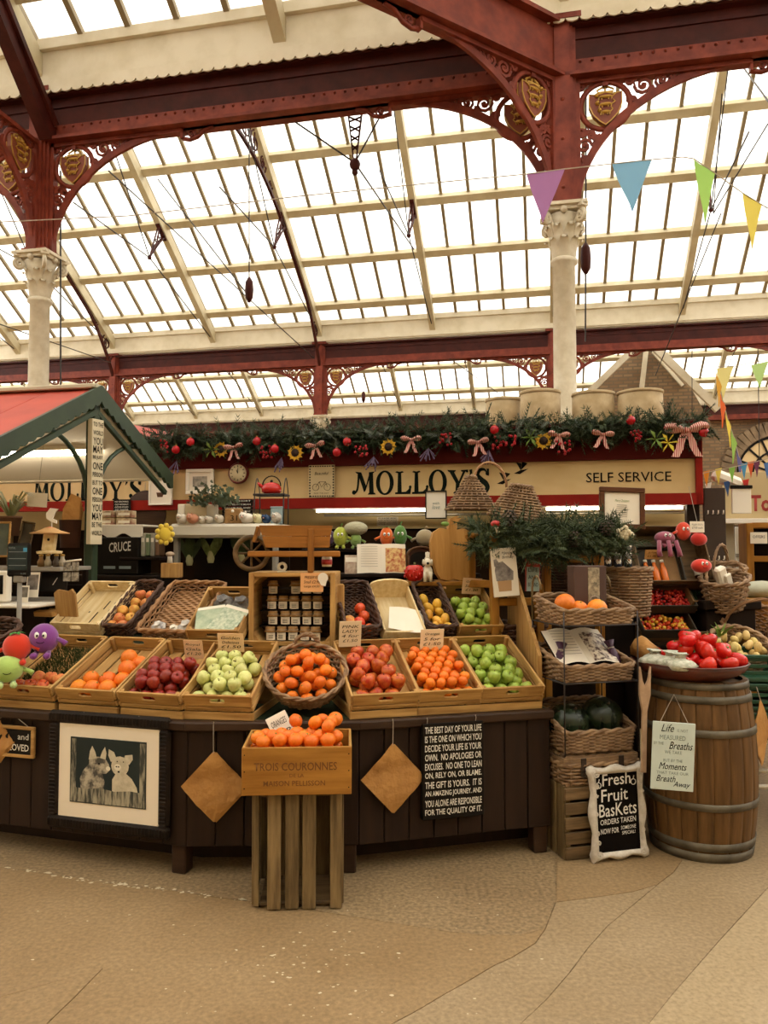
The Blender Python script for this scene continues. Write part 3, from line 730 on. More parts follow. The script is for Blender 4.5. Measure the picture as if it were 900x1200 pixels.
def wicker_parts(par, w0, d0, w1, d1, hf, hb, m, rad=.05, strand=.013, pitch=.03, rim=True, base=True, oval=False, z0=0):
    """woven basket: bottom w0 x d0, mouth w1 x d1, wall height hf at the front (-y) and hb at the back"""
    strand *= 1.3; pitch *= 1.35; K = max(16, int(2*(max(w0, w1)+max(d0, d1))/pitch)//2*2); amp = strand*.5
    def pt(k, f):
        w, d = w0+(w1-w0)*f, d0+(d1-d0)*f
        if oval:
            a = 2*PI*k/K; x, y = w/2*math.cos(a), d/2*math.sin(a)
        else: x, y = CACHE(w, d)[k]
        q = (y/d+.5); return Vector((x, y, z0+f*(hf+(hb-hf)*q)))
    cc = {}
    def CACHE(w, d):
        key = (round(w, 5), round(d, 5))
        if key not in cc: cc[key] = rrect(w, d, rad, K)
        return cc[key]
    rows = max(3, int(max(hf, hb)/strand)); wv = MB()
    for j in range(rows):
        f = (j+.5)/rows; P = []
        for k in range(K):
            p = pt(k, f); c = Vector((p.x, p.y, 0)); c = c.normalized() if c.length > 1e-6 else Vector((1, 0, 0))
            P.append(p+c*amp*(1 if (k+j) % 2 else -1))
        wv.tube(P, strand*.47, 5, True)
    body = wv.obj('weave', m, par)
    st = MB()
    for k in range(0, K, 2): st.tube([pt(k, 0), pt(k, .5), pt(k, 1.0)], strand*.33, 4)
    stuff(st.obj('stakes', m, body))
    if rim:
        rm = MB(); P = [pt(k % K, 1.0) for k in range(K)]
        for ph in (0, PI):
            rm.tube([p+Vector((0, 0, .5*strand*math.sin(k*1.6+ph)))+Vector((p.x, p.y, 0)).normalized()*(.5*strand*math.cos(k*1.6+ph)) for k, p in enumerate(P)], strand*.6, 5, True)
        rm.obj('rim', m, par)
    if base:
        bs = MB(); n = max(4, int(d0/(strand*1.3)))
        for j in range(n):
            y = -d0/2+(j+.5)*d0/n; hw = w0/2*(math.sqrt(max(.02, 1-(2*y/d0)**2)) if oval else 1); kk = 12
            bs.tube([(-hw+2*hw*i/kk, y, z0+.006+.0035*(1 if (i+j) % 2 else -1)) for i in range(kk+1)], strand*.62, 4)
        bs.obj('woven_base', m, par)
    return body
def hoop(par, pts, r, m, name='handle', n=5):
    mb = MB(); pts = [Vector(p) for p in pts]; K = len(pts)
    for ph in (0, 2.1, 4.2):
        mb.tube([p+Vector((.55*r*math.cos(i*1.1+ph), .55*r*math.sin(i*1.1+ph), .55*r*math.sin(i*1.1+ph+1))) for i, p in enumerate(pts)], r*.62, n)
    return mb.obj(name, m, par)
def arc3(a, b, h, n=14, up=Vector((0, 0, 1))):
    a, b = Vector(a), Vector(b); up = Vector(up)
    return [a*(.5+.5*math.cos(PI*i/n))+b*(.5-.5*math.cos(PI*i/n))+up*h*math.sin(PI*i/n) for i in range(n+1)]
# ---------------------------------------------------------------- framed picture, facing -y, base centre at origin
def frame(t, w, h, fw, mf, mm=None, art=None, th=.025, iw=None, ih=None, name='frame'):
    for (x, z, a, b) in ((0, fw/2, w, fw), (0, h-fw/2, w, fw), (-w/2+fw/2, h/2, fw, h-2*fw), (w/2-fw/2, h/2, fw, h-2*fw)):
        MB().cbox((x, 0, z), (a, th, b), .004).obj('frame_rail', mf, t)
    MB().box((0, .004, h/2), (w-2*fw, .006, h-2*fw)).obj('mount', mm or M_paper, t)
def sign_lines(par, lines, m, w, z1, lh, gap, y, bold=0, shear=0, x=0, ragged=None):
    for i, s in enumerate(lines):
        if not s: continue
        ww = w*(ragged[i] if ragged else 1)
        text(s, m, par, ww, lh, (x, y, z1-lh/2-i*(lh+gap)), bold=bold, shear=shear)
# ================================================================ the kiosk
VF = 6.14
def kz(py, px=500): return atv(px, py, VF).z
ZSB, ZST, ZCT, ZRT = kz(594.5), kz(582), kz(544), kz(508)
KU0, KU1 = -6.2, uof(atv(822, 560, VF))
M_red = mat('fascia_red', '#8c1c10', .6, '#7c160c', 3, spec=.15); M_redd = mat('fascia_dark_red', '#4c0e09', .65, spec=.12)
M_fcream = mat('fascia_cream', '#d9bf8d', .55, '#cfb27d', 2)
M_dark = mat('dark_stain', '#241810', .7, '#180f09', 6, spec=.12); M_kdark = mat('kiosk_dark_panel', '#2a1d13', .9, spec=.05)  # kiosk panels are a plain dark brown wall colour
kio = thing('market_kiosk', "cream and red kiosk reading MOLLOY'S and SELF SERVICE", 'kiosk', M=MB_UV(0, VF))
kc, kw = (KU0+KU1)/2, KU1-KU0
MB().box((kc, .03, (ZST+ZCT)/2), (kw-.06, .03, ZCT-ZST)).obj('fascia_panel', M_fcream, kio)
MB().box((kc, .02, (ZSB+ZST)/2), (kw, .09, ZST-ZSB)).obj('red_rail', M_red, kio)
MB().box((kc, .05, (ZCT+ZRT)/2), (kw, .16, ZRT-ZCT)).box((kc, .0, ZRT+.015), (kw+.04, .22, .03)).obj('cornice', M_redd, kio)
MB().box((KU1-.02, .02, (ZSB+ZRT)/2), (.045, .09, ZRT-ZSB)).obj('end_stile', M_red, kio)
MB().box((KU1-.01, 1.0, (ZSB+ZRT)/2), (.05, 1.95, ZRT-ZSB)).obj('side_fascia', M_red, kio)
MB().box((kc, 1.0, ZRT-.02), (kw, 1.9, .05)).obj('roof_deck', mat('roof_deck', '#7d6a50', .8), kio)
zb = atv(450, 622, VF+.75).z
MB().box((kc, .78, (zb+ZRT)/2-.03), (kw, .04, ZRT-zb-.1)).obj('back_panel', mat('kiosk_cream_wall', '#d8c28f', .6), kio)
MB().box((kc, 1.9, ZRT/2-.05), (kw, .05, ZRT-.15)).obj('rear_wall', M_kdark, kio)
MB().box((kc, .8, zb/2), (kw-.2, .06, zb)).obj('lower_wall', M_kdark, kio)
MB().box((KU1-.06, .06, ZSB/2), (.09, .09, ZSB)).obj('corner_post', M_dark, kio)
MB().box((KU0+.06, .06, ZSB/2), (.09, .09, ZSB)).obj('corner_post', M_dark, kio)
MB().box((KU1-.06, 1.85, ZSB/2), (.09, .09, ZSB)).obj('corner_post', M_dark, kio)
# steel rail under the fascia
MB().tube([(-1.9, .3, atv(500, 603, VF+.3).z), (KU1-.06, .3, atv(500, 603, VF+.3).z)], .012, 6).obj('hanging_rail', mat('steel', '#a9a294', .3, metal=.8), kio)
# drawn letters of the name
def stroke(mb, pts, ws):
    P = [Vector((x, z)) for x, z in pts]; rows = []
    for i, p in enumerate(P):
        t = (P[min(i+1, len(P)-1)]-P[max(i-1, 0)]).normalized(); n = Vector((-t.y, t.x))*ws[i]/2
        rows.append([(p.x+n.x, 0, p.y+n.y), (p.x-n.x, 0, p.y-n.y)])
    mb.strip(rows, False)
def bez(pts, n=5):
    out = []
    for i in range(len(pts)-1):          # catmull-rom
        p0, p1, p2, p3 = [Vector(pts[max(0, min(len(pts)-1, i+k))]) for k in (-1, 0, 1, 2)]
        for k in range(n):
            t = k/n; out.append(tuple(.5*((2*p1)+(p2-p0)*t+(2*p0-5*p1+4*p2-p3)*t*t+(3*p1-p0-3*p2+p3)*t**3)))
    return out+[tuple(pts[-1])]
def disc(mb, x, z, r): mb.add([(x+r*math.cos(a*PI/6), 0, z+r*math.sin(a*PI/6)) for a in range(12)], [tuple(range(12))])
def poly(mb, pts): mb.add([(x, 0, z) for x, z in pts], [tuple(range(len(pts)))])
def glyph(ch, mb):
    if ch == 'O':
        K = 28; o = [(.45+.45*math.cos(2*PI*k/K), .5+.53*math.sin(2*PI*k/K)) for k in range(K+1)]; i = [(.45+.25*math.cos(2*PI*k/K), .5+.45*math.sin(2*PI*k/K)) for k in range(K+1)]
        mb.strip([[(a[0], 0, a[1]), (b[0], 0, b[1])] for a, b in zip(o, i)], False); return .93
    if ch == 'L':
        poly(mb, [(.13, .04), (.35, .04), (.32, .96), (.16, .96)]); poly(mb, [(.02, .94), (.1, .99), (.24, .96), (.38, .99), (.46, .94), (.34, .9), (.14, .9)])
        poly(mb, [(.02, 0), (.78, 0), (.82, .22), (.76, .34), (.68, .2), (.55, .1), (.02, .08)]); disc(mb, .77, .3, .07); return .82
    if ch == 'M':
        poly(mb, [(.24, .96), (.44, .96), (.70, .34), (.58, .1)]); stroke(mb, bez([(.3, .95), (.28, .5), (.22, .2), (.08, .06)]), [.1]*16)
        disc(mb, .06, .1, .1); poly(mb, [(.86, .96), (.94, .93), (.66, .18), (.58, .1)])
        poly(mb, [(.82, .96), (1.03, .96), (1.07, .04), (.84, .04)]); poly(mb, [(.76, 0), (1.18, 0), (1.12, .08), (.82, .08)])
        poly(mb, [(.12, 1.0), (.2, .92), (.44, .92), (.44, .97)]); poly(mb, [(.82, .92), (1.04, .92), (1.14, 1.0), (.82, .97)]); return 1.16
    if ch == 'Y':
        poly(mb, [(.06, .94), (.28, .94), (.56, .45), (.46, .3)]); poly(mb, [(.86, .94), (.74, .94), (.48, .42), (.56, .38)])
        poly(mb, [(.36, .04), (.58, .04), (.57, .45), (.38, .45)]); poly(mb, [(.24, 0), (.7, 0), (.62, .08), (.32, .08)])
        poly(mb, [(-.04, 1.0), (.04, .91), (.34, .91), (.4, .98)]); poly(mb, [(.62, .98), (.66, .91), (.9, .91), (1.0, 1.0)]); disc(mb, .93, .93, .06); return .98
    if ch == "'":
        stroke(mb, [(.1, 1.0), (.12, .85), (.04, .72)], [.16, .12, .02]); return .24
    if ch == 'S':
        pts = bez([(.64, .82), (.5, .98), (.28, .97), (.16, .76), (.34, .56), (.56, .4), (.64, .2), (.46, .02), (.2, .03), (.08, .2)])
        n = len(pts); stroke(mb, pts, [.05+.19*math.sin(PI*i/(n-1))**1.2 for i in range(n)]); disc(mb, .12, .2, .11); disc(mb, .64, .82, .09)
        poly(mb, [(.6, 1.02), (.72, 1.02), (.72, .72), (.66, .72)]); return .74
M_sign = mat('dark_green_sign_paint', '#111a13', .7, spec=.1)
def molloys(par, x0, x1, z0, z1, y):
    mb = MB(); x = 0; h = z1-z0
    for ch in "MOLLOY'S": mb.X = Matrix.Translation((x, 0, 0)); x += glyph(ch, mb)+.02
    s = (x1-x0)/x; mb.v = [(x0+a*s, y, z0+c*h) for a, b, c in mb.v]
    o = mb.obj('name_lettering', M_sign, par); o['label'] = "dark lettering reading MOLLOY'S"
molloys(kio, uof(atv(413, 565, VF)), uof(atv(574, 565, VF)), kz(578.5), kz(551), .012)
molloys(kio, uof(atv(36, 575, VF)), uof(atv(165, 575, VF)), kz(581), kz(555), .012)
text('SELF SERVICE', M_ink, kio, uof(atv(787, 558, VF))-uof(atv(687, 560, VF)), .075, ((uof(atv(787, 558, VF))+uof(atv(687, 560, VF)))/2, .012, kz(563)), 'lettering', bold=.004)
# painted bees beside the name
for (px, py, s) in ((591, 563, .06), (611, 551, .06)):
    x, z = uof(atv(px, py, VF)), atv(px, py, VF).z; bee = MB()
    bee.add([(x-s, .012, z-s*.4), (x-s*.2, .012, z), (x+s*.9, .012, z+s*.2), (x-s*.2, .012, z-s*.5)], [(3, 2, 1, 0)])
    for a in (-.5, .3): bee.add([(x-s*.1, .011, z), (x+s*a-.2*s, .011, z+s*1.1), (x+s*a+s*.5, .011, z+s*.9)], [(0, 1, 2)])
    bee.obj('painted_bee', M_ink, kio)
# fluorescent tube under the fascia
tl = thing('fluorescent_tube', 'lit white fluorescent tube under the cream fascia', 'lamp', M=MB_UV(0, VF))
ztb = atv(440, 598.5, VF+.1).z
ua, ub = uof(atv(371, 598, VF+.1)), uof(atv(520, 595, VF+.1))
MB().tube([(ua, .1, ztb), (ub, .1, ztb)], .011, 8).obj('tube', mat('lit_tube', '#fff0d2', .4, emit=22), tl)
MB().box(((ua+ub)/2, .1, ztb+.03), (ub-ua+.06, .06, .03)).obj('batten', M_white, tl)
tl = thing('fluorescent_tube', 'lit fluorescent tube behind the brown framed certificate', 'lamp', M=MB_UV(0, VF))
ua, ub = uof(atv(640, 593, VF+.1)), uof(atv(800, 590, VF+.1))
MB().tube([(ua, .1, ztb), (ub, .1, ztb)], .011, 8).obj('tube', mat('lit_tube', '#fff6e2'), tl); MB().box(((ua+ub)/2, .1, ztb+.03), (ub-ua+.06, .06, .03)).obj('batten', M_white, tl)
# ---- garland along the cornice
gar = thing('christmas_garland', 'long evergreen garland with sunflowers and striped bows along the kiosk top', 'garland', M=MB_UV(0, VF))
gu0, gu1 = uof(atv(178, 530, VF-.08)), uof(atv(822, 505, VF-.08))
fo = MB(); n = 118; rnd = random.Random(3)
for i in range(n):
    u = gu0+(gu1-gu0)*i/(n-1); sprigs(fo, (u, -.08, ZRT-.035+.02*math.sin(i*.7)+rnd.uniform(-.02, .03)), 15, .075, .16, .010, i)
fo = fo.obj('foliage', M_pine, gar); stuff(fo)
fo = MB()
for i in range(44):
    u = gu0+(gu1-gu0)*rnd.random(); sprigs(fo, (u, -.13, ZRT-.01), 4, .04, .14, .008, 500+i)
stuff(fo.obj('silver_fir_sprigs', mat('blue_fir', '#6c7468', .7), gar))
MB().tube([(gu0, -.05, ZRT+.01), (gu1, -.05, ZRT+.01)], .03, 6).obj('core', M_pine, gar)
def gp_(px, py): p = atv(px, py, VF-.16); return (uof(p), -.16, p.z)
for px, py in ((276, 525), (371, 523), (483, 516), (561, 519), (655, 511), (706, 510)): bow(gar, gp_(px, py), .064, rnd.uniform(-.2, .2))
bow(gar, gp_(803, 505), .12)
for px, py in ((260, 527), (347, 531), (456, 524), (637, 517)): sunflower(gar, gp_(px, py), .068)
for px, py in ((227, 519), (304, 518), (397, 531), (409, 519), (580, 505), (738, 494), (210, 528), (823, 508), (325, 527)): bauble(gar, gp_(px, py))
for i, (px, py) in enumerate(((196, 524), (315, 530), (425, 528), (524, 516), (598, 518), (660, 525), (745, 513), (585, 520))): berries(gar, gp_(px, py), seed=i)
for i, (px, py) in enumerate(((330, 536), (438, 535), (502, 525), (573, 527), (207, 540))): lavender(gar, gp_(px, py), i)
for i, (px, py) in enumerate(((782, 520), (768, 516), (622, 514), (250, 528))):
    c = gp_(px, py); mb = MB(); mb.X = Matrix.Translation(c)
    for k in range(6):
        a = 2*PI*k/6; mb.strip([[(0, -.03, 0), (0, -.03, .005)], [(.045*math.cos(a)-.01, -.06, .045*math.sin(a)), (.045*math.cos(a)+.012, -.06, .045*math.sin(a)+.012)], [(.08*math.cos(a), -.045, .08*math.sin(a)), (.081*math.cos(a), -.045, .081*math.sin(a))]])
    mb.obj('lily', M_yel if i < 1 else M_leafg, gar)
# ---- plaster tubs standing on the kiosk roof
M_tub = mat('tub_plaster', '#bda885', .8, '#a38d68', 7, bump=.2)
def tub(px, py, wpx, v, label, h=.36):
    p = atv(px, py, v); r = wpx*(p.y)/900/2; z1 = p.z; z0 = ZRT+.005
    t = thing('plaster_tub', label, 'tub', (p.x, p.y, z0), group='tubs on the kiosk roof'); H = z1-z0
    MB().lathe([(r*.93, 0), (r*.97, H*.1), (r, H*.5), (r*.985, H*.93)], 28).obj('body', M_tub, t)
    MB().lathe([(r*1.0, H*.92), (r*1.03, H*.94), (r*1.03, H*.99), (r*.96, H), (r*.92, H*.99), (r*.9, H*.8), (0, H*.8)], 28).obj('rim', M_tub, t)
tub(590, 468, 42, VF+.62, 'round plaster tub leftmost on the kiosk roof, partly hidden')
tub(633, 459, 47, VF+.45, 'round plaster tub just left of the cream column')
tub(695, 461, 49, VF+.45, 'round plaster tub just right of the cream column')
tub(750, 459, 52, VF+.4, 'round plaster tub rightmost on the kiosk roof')
# ---- hall bunting
FL = {}
def flag(par, a, b, tip, col, name='pennant'):
    a, b, tip = Vector(a), Vector(b), Vector(tip); mb = MB(); rows = []; nrm = (b-a).cross(tip-a).normalized()
    for i in range(7):
        f = i/6; l = a.lerp(tip, f); r = b.lerp(tip, f); w = nrm*(.02*math.sin(f*5)*(b-a).length*2)
        rows.append([l+w, l.lerp(r, .33)+w*.3+nrm*.006, l.lerp(r, .66)-w*.4, r+w])
    mb.strip(rows); return mb.obj(name, FL.setdefault(col, flagmat(col)), par)
def flagmat(col):
    m = bpy.data.materials.new('cloth_'+col.strip('#')); m.use_nodes = True; N = m.node_tree.nodes; L = m.node_tree.links; o = N['Material Output']; p = N['Principled BSDF']
    p.inputs['Base Color'].default_value = hx(col); p.inputs['Roughness'].default_value = .8
    t = N.new('ShaderNodeBsdfTranslucent'); t.inputs[0].default_value = hx(col); x = N.new('ShaderNodeMixShader'); x.inputs[0].default_value = .45
    L.new(p.outputs[0], x.inputs[1]); L.new(t.outputs[0], x.inputs[2]); L.new(x.outputs[0], o.inputs['Surface']); return m
bt = thing('bunting_string', 'pastel pennant bunting strung high across the hall', 'bunting')
Yb = 7.4
pts = [at(x, y, Yb) for x, y in ((-40, 262), (150, 253), (350, 230), (500, 215), (617, 204), (662, 198), (717, 192), (764, 187), (800, 184), (813, 186), (838, 203), (870, 226), (893, 240), (930, 262))]
MB().tube(pts, .006, 4).obj('cord', M_string, bt)
for a, b, t_, c in (((617, 204), (662, 198), (636, 262), '#a673a6'), ((717, 192), (764, 187), (741, 249), '#7fb2d4'), ((813, 187), (838, 203), (826, 262), '#a5d36b'), ((870, 226), (893, 240), (881, 292), '#e2d060')):
    flag(bt, at(*a, Yb), at(*b, Yb), at(*t_, Yb-.15), c)
bt = thing('bunting_string', 'yellow and green pennants hanging near the arched window', 'bunting'); Yc = 9.0
MB().tube([at(x, y, Yc) for x, y in ((838, 430), (862, 429), (885, 424), (920, 420))], .006, 4).obj('cord', M_string, bt)
flag(bt, at(840, 432, Yc), at(860, 429, Yc), at(846, 470, Yc), '#e0d58c'); flag(bt, at(880, 428, Yc), at(901, 423, Yc), at(890, 455, Yc), '#b5d68a')
bt = thing('bunting_string', 'bunched rainbow bunting hanging in a slanting cord', 'bunting'); cl = ['#d8a23a', '#d8632a', '#e0c94f', '#8fb554', '#5b5a8a', '#c9462c', '#6fa06a']
P = [(842, 445), (847, 470), (853, 492), (860, 512), (866, 535), (872, 552), (877, 568)]
MB().tube([at(x, y, Yc) for x, y in P], .006, 4).obj('cord', M_string, bt)
for i, (x, y) in enumerate(P): flag(bt, at(x-3, y-10, Yc), at(x+4, y+8, Yc), at(x+random.uniform(-2, 5), y+32, Yc-.1), cl[i])
bt = thing('bunting_string', 'small rainbow bunting strung from the kiosk corner to the right', 'bunting'); Yd = 6.4
P = [(822, 555), (840, 551), (856, 548), (870, 545), (882, 542), (905, 536)]
MB().tube([at(x, y, Yd) for x, y in P], .004, 4).obj('cord', M_string, bt)
for (x, y, c) in ((828, 552, '#d88a2c'), (842, 549, '#dcc95a'), (858, 547, '#7fb24c'), (872, 543, '#4c8fb5'), (880, 541, '#c8542c'), (887, 540, '#6a3550'), (899, 542, '#4c6fa5')):
    flag(bt, at(x-4, y+1, Yd), at(x+4, y-1, Yd), at(x, y+19, Yd), c)
for (x, y, c) in ((830, 566, '#e2ded2'), (852, 564, '#3c5f9a'), (874, 562, '#b5332c')): flag(bt, at(x-4, y+1, Yd+.2), at(x+4, y-1, Yd+.2), at(x+1, y+18, Yd+.2), c)
# ================================================================ the produce counter
PC = [Vector((-2.75, 4.21)), Vector((-.93, 3.68)), Vector((-.12, 3.70)), Vector((.845, 3.955))]
ZTOP = .72
M_panel = wood('dark_brown_planking', '#2d1e13', '#22150d', 2, scale=5, var=.06, bump=.1, rough=.6)
M_trimw = wood('dark_brown_rail', '#3f2c1e', '#2f2016', 0, scale=5, rough=.5)
M_turf = mat('artificial_grass', '#2f3d22', .9, '#1d2915', 60, bump=.6, bscale=150)
def V3(p, z=0): return Vector((p[0], p[1], z))
cnt = thing('produce_counter', 'long dark brown panelled counter carrying the fruit crates', 'counter')
def ang(P, Q): d = Q-P; return math.atan2(d.y, d.x)
zb0, zb1 = .135, ZTOP-.035
for i in range(3):
    P, Q = PC[i], PC[i+1]; L = (Q-P).length; n = max(3, round(L/.125)); a = ang(P, Q)
    me = MB().cbox((0, .012, (zb0+zb1)/2), (L/n-.004, .024, zb1-zb0), .004).mesh('plank'); me.materials.append(M_panel)
    for k in range(n):
        c = P+(Q-P)*((k+.5)/n); mobj('plank', me, cnt, M=TR((c.x, c.y, 0), a))
    c = (P+Q)/2; MB().cbox((0, -.005, 0), (L+.02, .06, .045), .008).obj('top_rail', M_trimw, cnt, M=TR((c.x, c.y, ZTOP-.02), a))
    MB().box((0, .03, .16), (L, .02, .06)).obj('skirt', M_panel, cnt, M=TR((c.x, c.y, 0), a))
    for q in (P, Q):
        if q == PC[0] or (i > 0 and q == P): continue
        d = (V3(q)-V3(c)).normalized(); f = V3(q)-d*.05+Vector((-math.sin(a), math.cos(a), 0))*.05
        MB().cbox((0, 0, .07), (.075, .075, .14), .006).obj('foot', M_trimw, cnt, M=TR(f, a))
inner = [Vector((-2.7, 4.62)), Vector((-1.93, 4.42)), Vector((-1.8, 4.9)), Vector((-.55, 4.6)), Vector((-.05, 4.62)), Vector((.55, 4.82))]
back = [V3(p) for p in inner[::-1]]
outl = [(p.x, p.y) for p in PC]+[(p.x, p.y) for p in inner[::-1]]
def flatpoly(pts, z0, z1):
    mb = MB(); n = len(pts); mb.add([(x, y, z1) for x, y in pts]+[(x, y, z0) for x, y in pts], [tuple(range(n)), tuple(range(n, 2*n))[::-1]]+[(i, i+n, (i+1) % n+n, (i+1) % n) for i in range(n)]); return mb
flatpoly(outl, ZTOP-.04, ZTOP).obj('counter_top', M_turf, cnt)
# inner tier covered in turf, offset inwards from the front edge
def inset(d):
    out = []; e0 = (PC[1]-PC[0]).normalized(); cut = PC[0]+e0*.88
    for i, p in enumerate(PC):
        ns = []
        for j in (i-1, i):
            if 0 <= j < 3:
                e = (PC[j+1]-PC[j]).normalized(); ns.append(Vector((-e.y, e.x)))
        n = sum(ns, Vector((0, 0)))/len(ns); out.append((cut if i == 0 and d > .3 else p)+n*d/(n.length_squared))
    return out
T1 = inset(.5); T2 = inset(.95)
flatpoly([(p.x, p.y) for p in T1]+[(p.x, p.y) for p in T2[::-1]], ZTOP, 1.0).obj('upper_tier', M_turf, cnt)
flatpoly([(p.x, p.y) for p in inset(.22)]+[(p.x, p.y) for p in inset(.26)[::-1]], 0, ZTOP-.045).obj('kick_panel', M_panel, cnt)
flatpoly([(p.x, p.y) for p in inset(.93)]+[(p.x, p.y) for p in inset(.99)[::-1]], .1, 1.16).obj('rear_panel', M_panel, cnt)

# ---------------------------------------------------------------- crates
def slot_board(mb, w, h, t, sw, sh, c=(0, 0, 0), sz=0):
    """upright board in x-z with a rounded hand slot"""
    K = 24; ins = []; out = []; r = sh/2
    for k in range(K):
        a = 2*PI*k/K; ca, sa = math.cos(a), math.sin(a); q = 1/max(abs(ca), abs(sa))
        ins.append((((1 if ca > 1e-6 else -1 if ca < -1e-6 else 0)*(sw/2-r)+r*ca), sz+r*sa)); out.append((w/2*ca*q, h/2*sa*q))
    vs = []
    for y in (-t/2, t/2): vs += [(c[0]+x, c[1]+y, c[2]+z) for x, z in out]+[(c[0]+x, c[1]+y, c[2]+z) for x, z in ins]
    fs = []
    for k in range(K):
        j = (k+1) % K
        fs += [(k, j, K+j, K+k), (2*K+k, 3*K+k, 3*K+j, 2*K+j), (k, 2*K+k, 2*K+j, j), (K+k, K+j, 3*K+j, 3*K+k)]
    return mb.add(vs, fs)
CW, CL, CH = .325, .50, .088
def crate_meshes(w, l, h, ms):
    mx, my, mz = ms; out = []
    t = .012
    def add(n, mb, m): me = mb.mesh(n); me.materials.append(m); out.append((n, me))
    for y in (t/2, l-t/2): add('end_board', slot_board(MB(), w, h*.66, t, .075, .024, (0, y, h*.67)), mx)
    for y in (t/2, l-t/2): add('lower_end_board', MB().cbox((0, y, h*.14), (w, t, h*.26), .003), mx)
    for x in (-w/2-t/2, w/2+t/2):
        add('side_board', MB().cbox((x, l/2, h*.72), (t, l, h*.54), .003), my); add('lower_side_board', MB().cbox((x, l/2, h*.2), (t, l, h*.32), .003), my)
    for k in range(4): add('bottom_slat', MB().cbox((-w/2+(k+.5)*w/4, l/2, .005), (w/4-.012, l, .009), .002), my)
    for x in (-w/2+.011, w/2-.011):
        for y in (.024, l-.024): add('corner_post', MB().cbox((x, y, h/2+.004), (.02, .022, h-.01), .003), mz)
    return out
CRM = crate_meshes(CW, CL, CH, (M_crate, M_crate_y, M_crate_z))
def crate(M, label, ms=CRM, name='fruit_crate', group='tilted wooden fruit crates'):
    t = thing(name, label, 'crate', group=group, M=M)
    for n, me in ms: mobj(n, me, t)
    return t
RISER = [('front_board', MB().cbox((0, .006, .02), (CW+.02, .012, .038), .003).mesh('front_board')), ('side_board', MB().cbox((-CW/2-.004, .25, .03), (.012, .48, .056), .003).mesh('side_board')),
         ('side_board', MB().cbox((CW/2+.004, .25, .02), (.012, .48, .038), .003).mesh('side_board')), ('rear_block', MB().cbox((0, .42, .1), (CW-.02, .03, .2), .003).mesh('rear_block'))]
for n, me in RISER: me.materials.append(M_crate if n != 'side_board' else M_crate_y)
# fruit
def fruit_mat(name, c, c2, rough=.4, scale=5, bump=0, bs=None, var=.12, hue=.01, spec=.4): return mat(name, c, rough, c2, scale, bump=bump, bscale=bs, var=var, hue=hue, spec=spec, bdist=.002)
FK = {}
def fkind(k, prof, m, stem=None, n=12, sc=(1, 1, 1)):
    mb = MB(); mb.lathe(prof, n, M=Matrix.Diagonal(sc)); me = mb.mesh(k); me.materials.append(m); sm = None
    if stem:
        sm = stem[0].mesh(stem[1]); sm.materials.append(stem[2])
    FK[k] = (me, stem[1] if stem else None, sm)
def sph(m=8, f=lambda t: 1): return [(math.sin(PI*i/m)*f(i/m) if 0 < i < m else 0, -math.cos(PI*i/m)*f(i/m)) for i in range(m+1)]
APPLE = [(0, -.82), (.25, -.93), (.5, -.86), (.78, -.5), (.97, 0), (1.0, .3), (.88, .65), (.6, .86), (.32, .88), (.14, .76), (0, .62)]
M_stem = mat('brown_stem', '#4a3520', .8); M_calyx = mat('green_calyx', '#5c7a32', .7)
def stemmb(z=.62): return MB().tube([(0, 0, z), (.05, 0, z+.3), (.12, .03, z+.5)], .05, 4)
def knob(z, r=.14): return MB().lathe([(r, z), (r*.7, z+.05), (0, z+.06)], 6)
def calyx():
    mb = MB()
    for k in range(5):
        a = 2*PI*k/5; ca, sa = math.cos(a), math.sin(a); mb.add([(-.1*sa, .1*ca, .72), (.1*sa, -.1*ca, .72), (.5*ca, .5*sa, .82)], [(1, 2, 0)])
    mb.tube([(0, 0, .7), (0, 0, .95)], .05, 4); return mb
fkind('orange', sph(9), fruit_mat('orange_peel', '#e8801c', '#dd6f10', .42, 4, .25, 60), (knob(.97), 'navel', M_calyx))
fkind('clementine', [(r, z*.86) for r, z in sph(9)], fruit_mat('clementine_peel', '#ea7d1c', '#e06c10', .42, 4, .25, 60, hue=.006), (knob(.82, .16), 'navel', M_calyx))
fkind('green_apple', APPLE, fruit_mat('green_apple_skin', '#88a33a', '#a2b64e', .32, 3, hue=.006), (stemmb(), 'stem', M_stem))
fkind('pale_apple', APPLE, fruit_mat('pale_apple_skin', '#c0c572', '#cfcf86', .35, 3), (stemmb(), 'stem', M_stem))
fkind('dark_red_apple', APPLE, fruit_mat('dark_red_apple_skin', '#791a13', '#97301e', .28, 3, hue=.004), (stemmb(), 'stem', M_stem))
fkind('red_apple', APPLE, fruit_mat('red_apple_skin', '#a82614', '#cc6c2a', .32, 1.6, hue=.006), (stemmb(), 'stem', M_stem))
fkind('peach', APPLE, fruit_mat('peach_skin', '#cf7038', '#d9a150', .6, 2.0, hue=.02), (stemmb(.6), 'stem', M_stem))
fkind('tomato', [(r, z*.84) for r, z in APPLE], fruit_mat('tomato_skin', '#cf2a1c', '#bd2014', .2, 3, hue=.004), (calyx(), 'calyx', M_calyx), sc=(1.05, 1.05, 1))
fkind('plum_tomato', sph(9), fruit_mat('plum_tomato_skin', '#cf4326', '#dc6a32', .25, 3), (calyx(), 'calyx', M_calyx))
fkind('mango', [(r*.8, z*1.1) for r, z in sph(9)], fruit_mat('mango_skin', '#e0a02e', '#e5b548', .4, 3))
fkind('potato', [(r*.78, z*1.02) for r, z in sph(8, lambda t: 1+.06*math.sin(t*9))], fruit_mat('new_potato_skin', '#ddc57f', '#cfb169', .6, 4))
